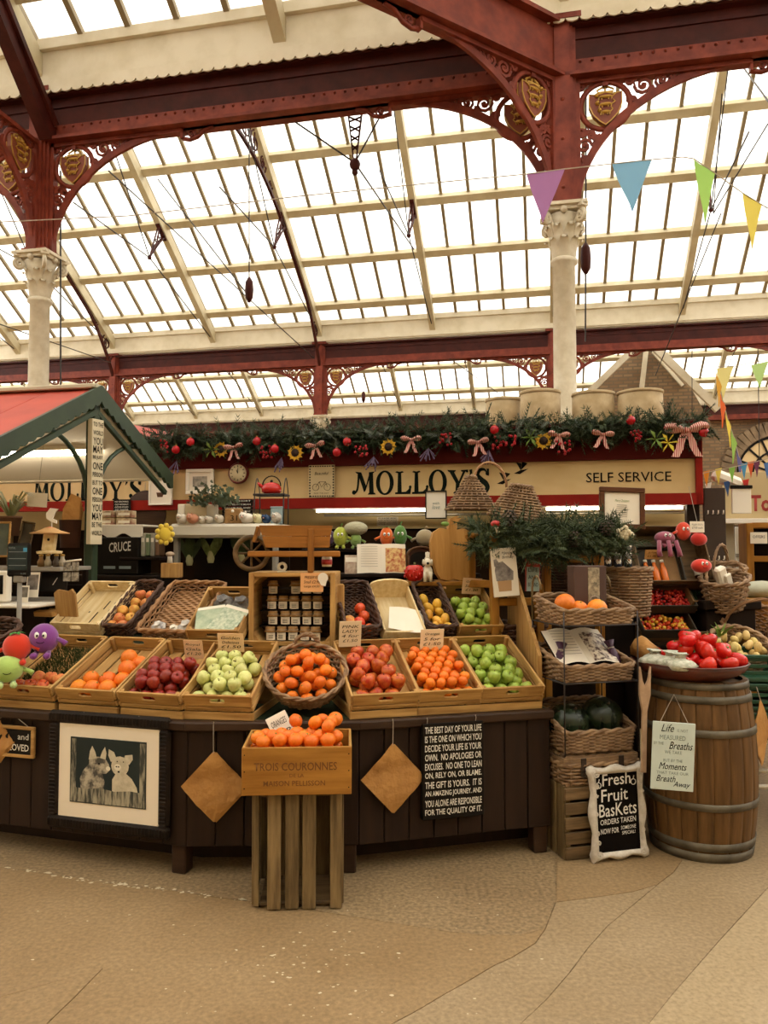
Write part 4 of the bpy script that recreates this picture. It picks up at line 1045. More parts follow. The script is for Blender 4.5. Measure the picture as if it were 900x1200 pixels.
def fruit(kind, p, r, label, group, rot=None):
    me, sn, sm = FK[kind]; rr = rot if rot is not None else Matrix.Rotation(random.uniform(0, 6.28), 4, 'Z') @ Matrix.Rotation(random.uniform(0, 1.1), 4, 'X') @ Matrix.Rotation(random.uniform(0, 6.28), 4, 'Z')
    o = mobj(kind, me, M=Matrix.Translation(Vector(p)) @ rr @ Matrix.Scale(r*random.uniform(.94, 1.04), 4)); tag(o, label, kind.split('_')[-1], group)
    if sm: mobj(sn, sm, o)
    return o
ORD = ['first', 'second', 'third', 'fourth', 'fifth', 'sixth', 'seventh', 'eighth', 'ninth', 'tenth', 'eleventh', 'twelfth', 'thirteenth']
def clock(a): return "%s o'clock" % ['three', 'two', 'one', 'twelve', 'eleven', 'ten', 'nine', 'eight', 'seven', 'six', 'five', 'four'][int(round((a % (2*PI))/(PI/6))) % 12]
def fill(M, kind, r, x0, x1, y0, y1, z, label, group, layers=1, skip=0, second=None, jit=.15, shrink=1.0):
    """hex packing on a tray plane, in the tray's frame"""
    n = 0; dx = 2.04*r; dy = dx*.87; spots = []
    for L in range(layers):
        yy = y0+r+L*dy*.55; row = 0
        while yy <= y1-r-L*dy*.6:
            xx = x0+r+(dx/2 if (row+L) % 2 else 0)+(L*.5*dx if L else 0)*0
            col = 0
            while xx <= x1-r+1e-6:
                if random.random() >= skip*(1 if L == layers-1 else 0):
                    p = Vector((xx+random.uniform(-jit, jit)*r*.4, yy+random.uniform(-jit, jit)*r*.4, z+r*(.92+1.5*L)+random.uniform(-.1, .1)*r))
                    fruit(kind, M @ p, r, '%s, %s layer, %s row, %s from left' % (label, ('lower', 'upper')[L] if layers > 1 else 'only', ORD[row], ORD[col]), group); n += 1
                xx += dx; col += 1
            yy += dy; row += 1
    return n
def price_card(M, w, h, lines, label, m=None, tilt=0, group=None):
    t = thing('price_card', label, 'card', M=M, group=group)
    MB().cbox((0, 0, h/2), (w, .003, h), .001).obj('card', m or M_card, t)
    lh = h*.72/len(lines)
    for i, s in enumerate(lines): text(s, M_ink, t, w*random.uniform(.6, .8), lh*.62, (0, -.002, h*.88-lh*(i+.5)), 'handwriting', shear=.2)
    return t
def face(i, px, py, ins=0.0, z=0, rot=0):
    """a spot on front face i under pixel column px"""
    P, Q = PC[i], PC[i+1]; e = (Q-P).normalized(); n = Vector((-e.y, e.x)); P2, Q2 = P+n*ins, Q+n*ins
    p = online(P2, Q2, px, py); return TR((p.x, p.y, z), ang(P, Q)+rot)
TILT = R(24.5)
front = [  # face, px centre, dz, fruit ...
    (0, 31, 812, 0), (0, 103, 818, 0), (0, 177, 822, 0), (1, 256, 828, R(-9)), (2, 451, 824, 0), (2, 527, 822, 0), (2, 599, 818, 0)]
labels = ['tilted pine crate with peaches and turf beside plush toys', 'tilted pine crate half full of large oranges', 'tilted pine crate of dark red apples', 'tilted pine crate of pale yellow-green apples',
          'tilted pine crate of red blushed apples', 'tilted pine crate of small oranges in the front row', 'tilted pine crate of green apples at the counter end']
FM = []
for (f, px, py, ro), lb in zip(front, labels):
    B = face(f, px, py, .015, ZTOP, ro)
    t = thing('base_crate', 'shallow flat pine crate under the '+lb.replace('tilted pine ', 'tilted '), 'crate', group='flat base crates', M=B)
    for n, me in RISER: mobj(n, me, t)
    M = B @ Matrix.Translation((0, 0, .042)) @ Matrix.Rotation(TILT, 4, 'X'); crate(M, lb); FM.append(M)
hw = CW/2-.016
def sub(M, x, y, z, rx=0, rz=0): return M @ Matrix.Translation((x, y, z)) @ Matrix.Rotation(rz, 4, 'Z') @ Matrix.Rotation(rx, 4, 'X')
g = 'peaches in the leftmost front crate'
for k, (x, y) in enumerate(((-.07, .05), (.0, .05), (.075, .05), (.0, .12), (.075, .125), (.135, .11))): fruit('peach' if y > .06 else 'red_apple', FM[0] @ Vector((x, y, .055)), .036, ('small peach in leftmost front crate, %s from left' if y > .06 else 'small red apple in leftmost front crate, %s from left') % ORD[k % 3], g if y > .06 else 'red apples in the leftmost crate')
mb = MB(); rnd = random.Random(5)
for _ in range(2600):
    x, y = rnd.uniform(-hw, hw), rnd.uniform(.1, CL-.03); h = .015+rnd.random()*.02; d = rnd.uniform(-.008, .008)
    mb.add([(x-.002, y, .012), (x+.002, y, .012), (x+d, y+d, .012+h)], [(0, 1, 2)])
tf = mb.obj('turf_mat', mat('turf_blades', '#44582f', .8, '#33461f', 30), M=FM[0]); tag(tf, 'square of green artificial grass lining the leftmost front crate', 'artificial grass'); stuff(tf)
for k, (x, y, l) in enumerate(((-.08, .06, 0), (.0, .06, 0), (.085, .065, 0), (.125, .14, 0), (.045, .135, 0), (-.06, .14, 0), (.12, .2, 1), (.13, .29, 0), (.07, .3, 1))):
    fruit('orange', FM[1] @ Vector((x, y, .055+.03*l)), .044, 'large orange in the half full crate, %s from the front' % ORD[k], 'oranges in the half full crate')
fill(FM[2], 'dark_red_apple', .0335, -hw, hw, .015, .34, .01, 'dark red apple in front crate', 'dark red apples in front crate', 2, .1)
fill(FM[3], 'pale_apple', .0345, -hw, hw, .015, .44, .01, 'pale yellow-green apple in front crate', 'pale apples in front crate', 2, .2)
fill(FM[4], 'red_apple', .037, -hw, hw, .015, .45, .012, 'red blushed apple in front crate', 'red blushed apples in front crate', 2, .1)
fill(FM[5], 'clementine', .0275, -hw, hw, .015, .46, .025, 'small orange in front crate', 'small oranges in front crate', 2, .05)
fill(FM[6], 'green_apple', .0345, -hw, hw, .015, .46, .012, 'green apple in front crate', 'green apples in front crate', 2, .1)
price_card(sub(FM[2], .06, .36, .06, R(-10)), .11, .1, ['Royal', 'Gala', '£1.20'], 'kraft price card in the dark red apple crate')
price_card(sub(FM[3], -.05, .40, .08, R(-10)), .14, .1, ['Golden', 'Delicious', '£1.50'], 'kraft price card in the pale apple crate')
price_card(sub(FM[4], -.09, .46, .07, R(-14)), .12, .14, ['PINK', 'LADY', '4 for', '£1.50'], 'tall pale price card on the red blushed apple crate', mat('pale_card', '#e3cda6', .8))
price_card(sub(FM[5], 0, .36, .1, R(-14)), .13, .11, ['Oranges', '5 for', '£1.50'], 'cut-corner pale price card among the small oranges', mat('pale_card', '#e3cda6', .8))
# ---------------------------------------------------------------- upper tier
UT = R(33); ZU = 1.005
def upper(i, px, py, ins, z=ZU, rot=0, tilt=UT): return face(i, px, py, ins, z, rot) @ Matrix.Rotation(tilt, 4, 'X')
PALE = crate_meshes(.31, .42, .085, (M_pale, M_pale, M_pale))
MU0 = upper(0, 92, 738, .53, ZU+.03); crate(MU0, 'empty pale pine tray on the upper tier', [q for q in PALE if q[0] not in ('bottom_slat',)], 'empty_tray', None)
et = [o for o in bpy.data.objects if o.name.startswith('empty_tray')][0]
MB().cbox((0, .21, .006), (.3, .41, .01), .002).obj('base_board', M_pale, et)
for x, y, l in ((.01, .15, .1), (.03, .27, .08), (-.05, .2, .012)): MB().box((x, y, .0115), (.006, l, .003)).obj('slot', M_ink, et)
def wtray(M, w, d, h, m, label, name='wicker_tray', group='wicker trays on the upper tier', strand=.011):
    t = thing(name, label, 'tray', M=M @ Matrix.Translation((0, d/2, 0)), group=group)
    wicker_parts(t, w*.9, d*.93, w, d, h, h, m, .03, strand, .026); return t
MU1 = upper(0, 139, 738, .55, ZU+.02); wtray(MU1, .19, .43, .09, M_wickerd, 'narrow dark wicker tray of peaches on upper tier')
for k, (x, y) in enumerate(((-.05, .04), (.02, .045), (-.045, .11), (.03, .115), (-.06, .18), (.01, .19), (.055, .25), (-.02, .26), (.05, .33), (-.03, .34))):
    fruit('peach', MU1 @ Vector((x, y, .05)), .034, 'peach in narrow dark wicker tray, %s from the front' % ORD[k], 'peaches in wicker tray')
MU2 = upper(0, 196, 745, .5, ZU+.02); wtray(MU2, .36, .46, .07, M_wickerl, 'wide pale wicker tray almost empty on upper tier')
M_bag = mat('clear_bag', '#cfc9c0', .25, '#8f8a86', 20, bump=.6)
def bag(M, s, label, m=None, group=None, seed=0, core=None):
    rnd = random.Random(seed); mb = MB(); prof = [(0, 0), (.8, .05), (1, .3), (.9, .55), (.4, .75), (.25, .85), (.5, 1.05)]
    mb.lathe([(r*s, z*s) for r, z in prof], 12); mb.v = [(x*rnd.uniform(.8, 1.15), y*rnd.uniform(.8, 1.15), z*rnd.uniform(.95, 1.05)) for x, y, z in mb.v]
    t = thing('produce_bag', label, 'bag', M=M, group=group); mb.obj('wrap', m or M_bag, t)
    MB().tube([(s*.3*math.cos(a*PI/4), s*.3*math.sin(a*PI/4), s*.8) for a in range(8)], s*.06, 4, True).obj('tie', M_string, t)
    return t
bag(sub(MU2, -.08, .07, .02), .045, 'small striped sweet bag at left in the pale wicker tray', mat('striped_bag', '#d8d2ca', .4, '#54505a', 30)); bag(sub(MU2, .1, .07, .02), .055, 'crumpled clear bag in the pale wicker tray'); bag(sub(MU2, .02, .06, .02), .035, 'little white bag between the clear bags', M_paper, None, 3)
BOXM = crate_meshes(.28, .40, .1, (M_crate, M_crate_y, M_crate_z))
MU3 = upper(1, 252, 748, .5, ZU+.01, R(-10)); crate(MU3, 'pine crate holding pale green leaflets and dark bags', BOXM, group=None)
for k, (x, y, rz, c) in enumerate(((-.05, .12, .25, '#b9c2a4'), (.06, .11, -.35, '#c9cdb4'))):
    t = thing('leaflet', ('pale green leaflet lying left in the pine crate', 'pale patterned leaflet lying right in the pine crate')[k], 'leaflet', M=sub(MU3, x, y, .085+.006*k, R(6), rz))
    MB().cbox((0, 0, 0), (.16, .2, .004), .001).obj('sheet', mat('leaflet%d' % k, c, .7, '#8fa088', 14+30*k), t); MB().box((0, .085, .0026), (.16, .02, .001)).obj('white_border', M_paper, t)
bag(sub(MU3, -.04, .3, .02), .07, 'dark wrapped bag left at the back of leaflet crate', mat('dark_bag', '#3a332e', .3, '#8d8880', 20)); bag(sub(MU3, .07, .3, .02), .065, 'dark wrapped bag right at the back of leaflet crate', MATS['dark_bag'], None, 2)
# right part of the upper tier
MU4 = upper(2, 424, 745, .52, ZU+.015, 0); wtray(MU4, .2, .42, .11, M_wickerd, 'narrow dark wicker tray of plum tomatoes', group='dark wicker trays right of the jar crate')
for k, (x, y) in enumerate(((-.05, .05), (.045, .05), (.0, .11), (.04, .17), (.03, .24))): fruit('plum_tomato', MU4 @ Vector((x, y, .05)), .035, 'orange-red tomato in narrow dark wicker tray, %s from the front' % ORD[k], 'tomatoes in wicker tray')
fruit('peach', MU4 @ Vector((-.055, .12, .05)), .035, 'single pale peach beside the tomatoes in dark tray', 'lone peach')
MU5 = upper(2, 472, 744, .52, ZU+.015)
t = thing('wooden_tray', 'pale wooden tray with curved back holding white paper', 'tray', M=MU5)
MB().cbox((0, .2, .005), (.22, .4, .01), .002).obj('base', M_pale, t); MB().cbox((0, .006, .035), (.23, .012, .07), .003).obj('front_board', M_pale, t)
for x in (-.115, .115): MB().cbox((x, .2, .045), (.01, .4, .09), .003).obj('side_board', M_pale, t)
MB().prism([(-.12, 0), (.12, 0), (.12, .1)]+[(.12*math.cos(a*PI/10), .1+.04*math.sin(a*PI/10)) for a in range(11)]+[(-.12, .1)], .012, (0, .4, 0)).obj('curved_back', M_pale, t)
t = thing('paper_sheet', 'white paper sheet lying over the curved-back tray', 'paper', M=sub(MU5, .035, .1, .075, R(2), -.25))
mb = MB(); mb.strip([[(x*.1, y*.1, .006*math.sin(3*x+2*y)) for x in (-1, -.5, 0, .5, 1)] for y in (-1, -.5, 0, .5, 1)]); mb.obj('sheet', M_paper, t)
MU6 = upper(2, 517, 744, .52, ZU+.015); wtray(MU6, .17, .42, .1, M_wickerd, 'narrow dark wicker tray of yellow mangoes', group='dark wicker trays right of the jar crate')
for k, (x, y) in enumerate(((-.03, .05), (.04, .05), (.0, .11), (.05, .12), (-.04, .16), (.035, .19), (-.02, .23), (.04, .26), (-.03, .31))):
    fruit('mango', MU6 @ Vector((x, y, .05)), .034, 'yellow mango in narrow dark wicker tray, %s from the front' % ORD[k], 'mangoes in wicker tray')
MU7 = upper(2, 561, 742, .53, ZU+.01); crate(MU7, 'pine crate of green apples on the upper tier', crate_meshes(.25, .40, .1, (M_crate, M_crate_y, M_crate_z)))
fill(MU7, 'green_apple', .030, -.115, .115, .015, .34, .02, 'green apple in upper tier crate', 'green apples in upper crate', 2, .1)
price_card(sub(MU7, .05, .34, .07, R(-20), -.1), .12, .1, ['Granny', 'Smith', '£1.20'], 'kraft price card behind the upper green apples')
# rear sloping board beside the last crates
t = thing('end_board', 'sloping pale wooden end board beside the upper green apples', 'board', M=face(2, 612, 745, .42, ZTOP) @ Matrix.Rotation(R(80), 4, 'Z'))
MB().prism([(-.35, 0), (.3, 0), (.3, .62), (.2, .68), (.1, .64), (-.35, .26)], .02).obj('panel', M_crate_z, t)
# ---------------------------------------------------------------- jar crate standing on edge
jc = at(342, 752, 4.22); JM = TR((jc.x, jc.y, 1.005), R(-2)); JW, JH, JD = .475, .40, .3
t = thing('jar_crate', 'open wooden crate standing on edge full of small jars', 'crate', M=JM)
for (c, d) in (((0, JD/2, .008), (JW, JD, .016)), ((0, JD/2, JH-.008), (JW, JD, .016)), ((-JW/2+.008, JD/2, JH/2), (.016, JD, JH-.032)), ((JW/2-.008, JD/2, JH/2), (.016, JD, JH-.032))):
    MB().cbox(c, d, .003).obj('side_board', M_crate_y, t)
for k in range(4): MB().cbox((0, JD-.006, .05+k*.1), (JW-.03, .01, .09), .002).obj('back_slat', M_oldx, t)
for sx in (-1, 1):
    for sz in (0, 1): MB().prism([(0, 0), (sx*-.055, 0), (0, (.055 if sz == 0 else -.055))], JD*.9, (sx*(JW/2-.016), JD/2, .016 if sz == 0 else JH-.016)).obj('corner_block', M_crate_y, t)
for (sx) in (-1, 1): MB().cbox((sx*(JW/2-.014), -.006, JH/2), (.028, .012, JH), .003).obj('front_edge', M_crate_z, t)
for z in (.012, JH-.012): MB().cbox((0, -.004, z), (JW-.056, .01, .024), .003).obj('front_edge', M_crate, t)
jr = 0
M_jam = mat('dark_preserve', '#2a1512', .12, '#3c1e14', 10, var=.3)
def make_jar(label, group, M, h=.078, r=.029):
    t = thing('preserve_jar', label, 'jar', M=M, group=group)
    MB().lathe([(r*.9, 0), (r, .004), (r, h*.62), (r*.8, h*.74), (r*.8, h*.8)], 12).obj('glass', M_jam, t)
    mb = MB(); mb.lathe([(r*1.25, h*.62), (r*.92, h*.76), (r*.9, h*.82), (r*.95, h*.96), (r*.7, h), (0, h)], 12); mb.v = [(x*(1+.1*math.sin(9*math.atan2(y, x)+k)), y, z) for k, (x, y, z) in enumerate(mb.v)]; mb.obj('cloth_cover', mat('hessian_cover', '#b8925f', .9, '#967044', 40), t)
    MB().tube([(r*.95*math.cos(a*PI/4), r*.95*math.sin(a*PI/4), h*.79) for a in range(8)], .002, 4, True).obj('string', M_string, t)
    mb = MB(); mb.strip([[(r*1.03*math.sin(a), -r*1.03*math.cos(a), z) for a in (-1.0, -.5, 0, .5, 1.0)] for z in (h*.06, h*.58)]); lb = mb.obj('paper_label', M_paper, t)
    mb = MB()
    for z in (.4, .3, .2): mb.box((0, -r*1.04, h*z), (r*.9, .001, h*.03))
    stuff(mb.obj('print', M_ink, lb)); return t
jar0 = None
for row in range(4):
    for k in range(5):
        if row == 3 and k in (1,): continue
        M = JM @ TR((-.135+.064*k+(.012 if row == 1 else 0)+random.uniform(-.004, .004), .1+.03*row, .018+row*.084), random.uniform(-.25, .25)); lb = 'small jar with hessian cover, %s row of the crate, %s from left' % (('bottom', 'second', 'third', 'top')[row], ORD[k])
        if jar0 is None: jar0 = make_jar(lb, 'jars in the standing crate', M)
        else: dup(jar0, M, lb)
for row in range(1, 4): MB().box((-.01, .16+.03*row, .012+row*.084), (.38, .17, .006)).obj('inner_shelf', M_dark, bpy.data.objects['jar_crate'])
price_card(JM @ TR((.11, -.016, .295), 0, R(-4)), .125, .105, ['PRESERVES', 'Small £2.95', 'Large £4.50'], 'orange kraft price card clipped to the jar crate', mat('orange_card', '#dca26a', .8))
t = thing('round_tag', 'round white paper tag beside the jar crate price card', 'tag', M=JM @ TR((.172, -.024, .372))); mb = MB(); mb.lathe([(.028, 0), (.028, .003)], 16, M=RX(PI/2)); mb.prism([(-.02, -.02), (.02, -.02), (.015, -.045), (-.01, -.04)], .003, (0, -.002, 0)); mb.obj('paper', M_paper, t)
mb = MB(); mb.cbox((0, 0, .21), (.05, .05, .42), .008); tag(mb.obj('timber_post', M_crate_z, M=TR(at(398, 755, 4.35)+Vector((0, 0, -.08)), R(8))), 'pale timber post standing right of the jar crate', 'post')
# ---------------------------------------------------------------- oval basket of oranges
bc = at(357, 838, 3.74); OM = TR((bc.x, bc.y, ZTOP+.005), R(4)) @ Matrix.Rotation(R(31), 4, 'X')
t = thing('oval_basket', 'oval wicker basket of oranges tilted towards the viewer', 'basket', M=OM @ Matrix.Translation((0, .2, 0)))
wicker_parts(t, .30, .28, .405, .375, .1, .14, M_wicker, strand=.011, pitch=.028, oval=True)
hoop(t, arc3((-.06, .187, .14), (.06, .187, .14), .05, up=(0, .35, 1)), .011, M_wicker)
n = 0
for L, (rr, cnt_, zz) in enumerate(((0, 1, .085), (.067, 6, .08), (.13, 11, .085), (.04, 3, .135), (.1, 8, .13))):
    for k in range(cnt_):
        a = 2*PI*k/cnt_+L*.4; p = Vector((rr*math.cos(a), .2+rr*math.sin(a)-.012, zz+.02*math.sin(a))); fruit('clementine', OM @ p, .032, 'orange in tilted oval basket, %s, %s' % (('centre', 'inner ring', 'outer ring', 'upper inner ring', 'upper outer ring')[L], clock(a)), 'oranges in oval basket')
# ---------------------------------------------------------------- orange box on the upright slatted crate
fc = atz(348, 1068, 0); SW, SD, SH = .375, .32, .497
t = thing('slatted_crate', 'upright weathered slatted crate standing before the counter', 'crate', M=TR((fc.x, fc.y+.005, 0), R(3)))
for x in (-.1, -.025, .05, .165): MB().cbox((x+random.uniform(-.002, .002), .007, SH/2+random.uniform(-.003, .0)), (.058 if x < .1 else .05, .013, SH-.012), .003).obj('slat', M_old, t)
for x in (-SW/2+.012, SW/2-.012):
    MB().cbox((x, .025, SH/2), (.022, .022, SH-.03), .003).obj('post', M_old, t); MB().cbox((x, SD-.02, SH/2), (.022, .022, SH-.03), .003).obj('post', M_old, t)
    for y in (.07, .16, .25): MB().cbox((x+math.copysign(.016, x), y, SH/2), (.012, .07, SH-.02), .003).obj('side_slat', M_old, t)
for x in (-.12, -.02, .1): MB().cbox((x, SD-.005, SH/2), (.09, .012, SH-.02), .003).obj('rear_slat', M_old, t)
for z in (.02, SH-.02): MB().cbox((0, SD/2, z), (SW-.05, SD-.05, .015), .003).obj('end_board', M_oldx, t)
BW, BD, BH = .465, .33, .2; BM = TR((fc.x+.0, fc.y-.035, SH), R(3))
M_wine = wood('wine_box_pine', '#b98238', '#8f5e22', 0, scale=6); M_wiy = wood('wine_box_pine_deep', '#c9a05c', '#a37838', 1, scale=6)
t = thing('orange_box', 'stamped wooden wine box heaped with oranges on the slatted crate', 'box', M=BM)
for y in (.007, BD-.007): MB().cbox((0, y, BH/2), (BW, .014, BH), .003).obj('long_side', M_wine, t)
for x in (-BW/2+.006, BW/2-.006): MB().cbox((x, BD/2, BH/2), (.012, BD-.028, BH), .003).obj('short_side', M_wiy, t)
MB().box((0, BD/2, .008), (BW-.03, BD-.03, .012)).obj('base', M_wiy, t)
M_burn = mat('burnt_stamp', '#6d451c', .8)
text('TROIS COURONNES', M_burn, t, .35, .034, (-.005, 0, .12), 'stamp', bold=.01); text('DE LA', M_burn, t, .06, .014, (0, 0, .083), 'stamp'); text('MAISON PELLISSON', M_burn, t, .26, .022, (-.01, 0, .05), 'stamp', bold=.005)
nl = MB()
for sx in (-1, 1):
    for z in (.03, .1, .17): nl.lathe([(.003, 0), (0, .001)], 6, (sx*(BW/2-.012), -.0005, z), M=RX(PI/2))
stuff(nl.obj('nails', M_ink, t))
fill(BM, 'clementine', .034, -BW/2+.015, BW/2-.015, .016, BD-.016, .125, 'orange in stamped wooden box', 'oranges in the wooden box', 2, .0)
for k, (x, y) in enumerate(((.13, .13), (.07, .2), (.14, .2), (-.02, .24), (.1, .25), (.16, .27))): fruit('clementine', BM @ Vector((x, y, .258)), .034, 'orange crowning the stamped wooden box, %s from the front' % ORD[k], 'oranges in the wooden box')
price_card(BM @ TR((-.06, .28, .16), .15, R(-20), R(-25)), .1, .13, ['ORANGES', '50p'], 'white card stuck into the heap of oranges', M_paper)
# ---------------------------------------------------------------- things hung on the counter front
def hook(t, z0, z1, x=0): MB().tube([(x, .012, z1), (x, -.008, z1+.012), (x, -.012, z1), (x, -.006, z0)], .002, 4).obj('wire_hook', M_string, t)
def kraft_bag(i, px, py, s, label, ty=-.035, rot=0, extra=True):
    M = face(i, px, py, ty, 0); p = M.translation; zc = at(px, py, p.y).z
    t = thing('paper_bag', label, 'paper bag', M=TR((p.x, p.y, zc-s), M.to_euler().z)); t['group'] = 'kraft paper bags hung on the counter'
    def dia(k, dx=0, dz=0, y=0, m=M_kraft):
        P = [(0+dx, 2*s+dz), (s*k+dx, s+dz), (0+dx, 0+dz), (-s*k+dx, s+dz)]; mb = MB(); rows = []
        for a in range(9):
            rows.append([Vector((P[0][0]+(P[1][0]-P[0][0])*a/8+(P[3][0]-P[0][0])*b/8, y-.006*math.sin(a*.8+b*.6)-.003*math.sin(a*2.3-b*1.7), P[0][1]+(P[1][1]-P[0][1])*a/8+(P[3][1]-P[0][1])*b/8)) for b in range(9)])
        mb.strip(rows); return mb
    dia(.93).obj('front_bag', M_kraft, t)
    if extra: dia(.93, .012, -.006, .008).obj('rear_bag', M_kraft, t)
    dia(.93, .004, -.003, .004).obj('middle_bag', M_kraft, t)
    hook(t, 2*s-.01, ZTOP-(zc-s)-.005)
kraft_bag(1, 250, 922, .165, 'kraft paper bags hung on a hook left of the orange box')
kraft_bag(2, 460, 912, .165, 'kraft paper bags hung on a hook right of the orange box')
kraft_bag(0, -4, 868, .11, 'kraft paper bag hung at the picture left edge')
# quote board
M = face(2, 530, 900, -.03, 0); p = M.translation; QW, QH = .315, .455; zq = at(530, 957, p.y).z
t = thing('quote_board', 'black hanging board with white capitals about the best day of your life', 'sign', M=TR((p.x, p.y, zq), M.to_euler().z))
MB().cbox((0, 0, QH/2), (QW, .035, QH), .003).obj('board', mat('black_board', '#1a1510', .8, spec=.1), t)
M_wt = mat('white_print', '#d9d3c6', .7)
for i, s in enumerate(['THE BEST DAY OF YOUR LIFE', 'IS THE ONE ON WHICH YOU', 'DECIDE YOUR LIFE IS YOUR', 'OWN.  NO APOLOGIES OR', 'EXCUSES.  NO ONE TO LEAN', 'ON, RELY ON, OR BLAME.', 'THE GIFT IS YOURS.  IT IS', 'AN AMAZING JOURNEY. AND', 'YOU ALONE ARE RESPONSIBLE', 'FOR THE QUALITY OF IT.']):
    text(s, M_wt, t, QW*.92, .032, (0, -.018, QH-.03-i*.0435), 'lettering', bold=.012)
hook(t, QH, ZTOP-zq-.01, -.13); hook(t, QH, ZTOP-zq-.01, .12)
# framed pig print
M = face(0, 127, 910, -.025, 0); p = M.translation; z0 = at(127, 976, p.y).z; PW_, PH_ = .68, .57
t = thing('pig_print', 'black framed print of two pigs looking over a fence', 'picture', M=TR((p.x, p.y, z0), M.to_euler().z))
for (x, z, a, b) in ((0, .03, PW_, .06), (0, PH_-.03, PW_, .06), (-PW_/2+.03, PH_/2, .06, PH_-.12), (PW_/2-.03, PH_/2, .06, PH_-.12)):
    fr = MB().cbox((x, 0, z), (a, .035, b), .012).obj('frame_rail', mat('black_carved_frame', '#17110c', .6, '#261c14', 20, spec=.15), t); rg = MB(); n = int(max(a, b)/.018)
    for k in range(n):
        q = -max(a, b)/2+(k+.5)*max(a, b)/n; rg.cbox((x+(q if a > b else 0), -.018, z+(0 if a > b else q)), (.009, .008, .035) if a > b else (.035, .008, .009), .003)
    stuff(rg.obj('carving', MATS['black_carved_frame'], fr))
mw, mh = PW_-.12, PH_-.12
MB().box((0, 0, PH_/2), (mw, .01, mh)).obj('mount', mat('cream_mount', '#e9dcc6', .8), t)
pr = MB().box((0, -.006, PH_/2+.005), (mw*.76, .004, mh*.7)).obj('print_ground', mat('ink_black', '#14201f', .7), t)
def flat(pts, y, m, nm, par): mb = MB(); mb.add([(x, y, z) for x, z in pts], [tuple(range(len(pts)))]); return mb.obj(nm, m, par)
M_pig = mat('print_cream', '#cfc4ab', .8, '#b3a88f', 30); M_pigd = mat('print_grey_mottle', '#b4a993', .8, '#4a463f', 22, lo=.42, hi=.6)
cx, cz = 0, PH_/2+.005; W2, H2 = mw*.38, mh*.35
def pg(pts): return [(cx+x*W2, cz+z*H2) for x, z in pts]
flat(pg([(-.97, -.97), (.97, -.97), (.97, -.54), (.6, -.5), (.2, -.56), (-.2, -.5), (-.6, -.56), (-.97, -.52)]), -.0094, mat('print_fence', '#a39b84', .8, '#3a3a33', 60, (1, 1, .15), lo=.4, hi=.6), 'printed_fence', pr)
for sx in (-1, 1): flat(pg([(sx*.98, -.97), (sx*.84, -.97), (sx*.84, .95), (sx*.98, .95)][::sx]), -.0085, MATS['print_fence'], 'printed_post', pr)
flat(pg([(-.7, -.6), (-.73, -.25), (-.64, 0), (-.5, .2), (-.3, .1), (-.13, -.06), (-.07, -.3), (-.1, -.6)]), -.0088, M_pigd, 'printed_dark_pig', pr)
flat(pg([(-.5, .1), (-.3, -.08), (-.03, -.04), (.07, .08), (.04, .24), (-.05, .4), (-.2, .45), (-.34, .45), (-.48, .38)]), -.009, M_pigd, 'printed_pig_head', pr)
flat(pg([(-.5, .34), (-.47, .6), (-.41, .77), (-.33, .6), (-.28, .4)]), -.0092, M_pig, 'printed_pig_ear', pr); flat(pg([(-.2, .42), (-.15, .6), (-.07, .77), (-.03, .58), (-.05, .38)]), -.0092, M_pig, 'printed_pig_ear', pr)
flat(pg([(.13, -.6), (.13, -.2), (.23, 0), (.46, .04), (.64, -.13), (.77, -.38), (.81, -.6)]), -.0088, M_pig, 'printed_white_pig', pr)
flat(pg([(.33+.23*math.cos(a_*PI/8), .22+.3*math.sin(a_*PI/8)) for a_ in range(16)]), -.009, M_pig, 'printed_pig_head', pr)
flat(pg([(.09, .33), (.02, .52), (.03, .71), (.17, .63), (.25, .42)]), -.0092, M_pig, 'printed_pig_ear', pr); flat(pg([(.41, .4), (.46, .56), (.65, .6), (.66, .45), (.57, .29)]), -.0092, M_pig, 'printed_pig_ear', pr)
sn = MB()
for (x, z, r) in ((.27, .19, .09), (.02, .12, .06)): sn.add([(cx+(x+r*math.cos(a*PI/6))*W2, -.0095, cz+(z+r*1.1*math.sin(a*PI/6))*H2) for a in range(12)], [tuple(range(12))])
stuff(sn.obj('printed_snout', mat('print_pale', '#e0d8c2', .8), pr)); sn = MB()
for (x, z, r) in ((.24, .2, .022), (.295, .2, .022), (.26, .36, .018), (.42, .36, .018), (-.22, .24, .025), (.3, .05, .03)): sn.add([(cx+(x+r*math.cos(a*PI/4))*W2, -.0098, cz+(z+r*math.sin(a*PI/4))*H2) for a in range(8)], [tuple(range(8))])
stuff(sn.obj('printed_eyes', M_ink, pr))
hook(t, PH_, ZTOP-z0-.01, -.14); hook(t, PH_, ZTOP-z0-.01, .17)
# small LOVED board at the left edge
M = face(0, 8, 870, -.025, 0); p = M.translation; z0 = at(8, 886, p.y).z
t = thing('slate_board', 'small wood framed black board ending in LOVED', 'sign', M=TR((p.x, p.y, z0), M.to_euler().z)); lw, lh = .34, .155
for (x, z, a, b) in ((0, .008, lw, .016), (0, lh-.008, lw, .016), (-lw/2+.01, lh/2, .02, lh-.032), (lw/2-.01, lh/2, .02, lh-.032)): MB().cbox((x, 0, z), (a, .018, b), .003).obj('frame_rail', M_crate, t)
MB().box((0, 0, lh/2), (lw-.04, .008, lh-.032)).obj('board', M_black, t)
text('and', M_wt, t, .065, .03, (.105, -.006, .105), 'lettering'); text('LOVED', M_wt, t, .12, .034, (.08, -.006, .05), 'lettering', bold=.012)
MB().tube([(-.1, -.002, lh), (.02, -.004, ZTOP-z0-.01), (.13, -.002, lh)], .002, 4).obj('string', M_string, t)
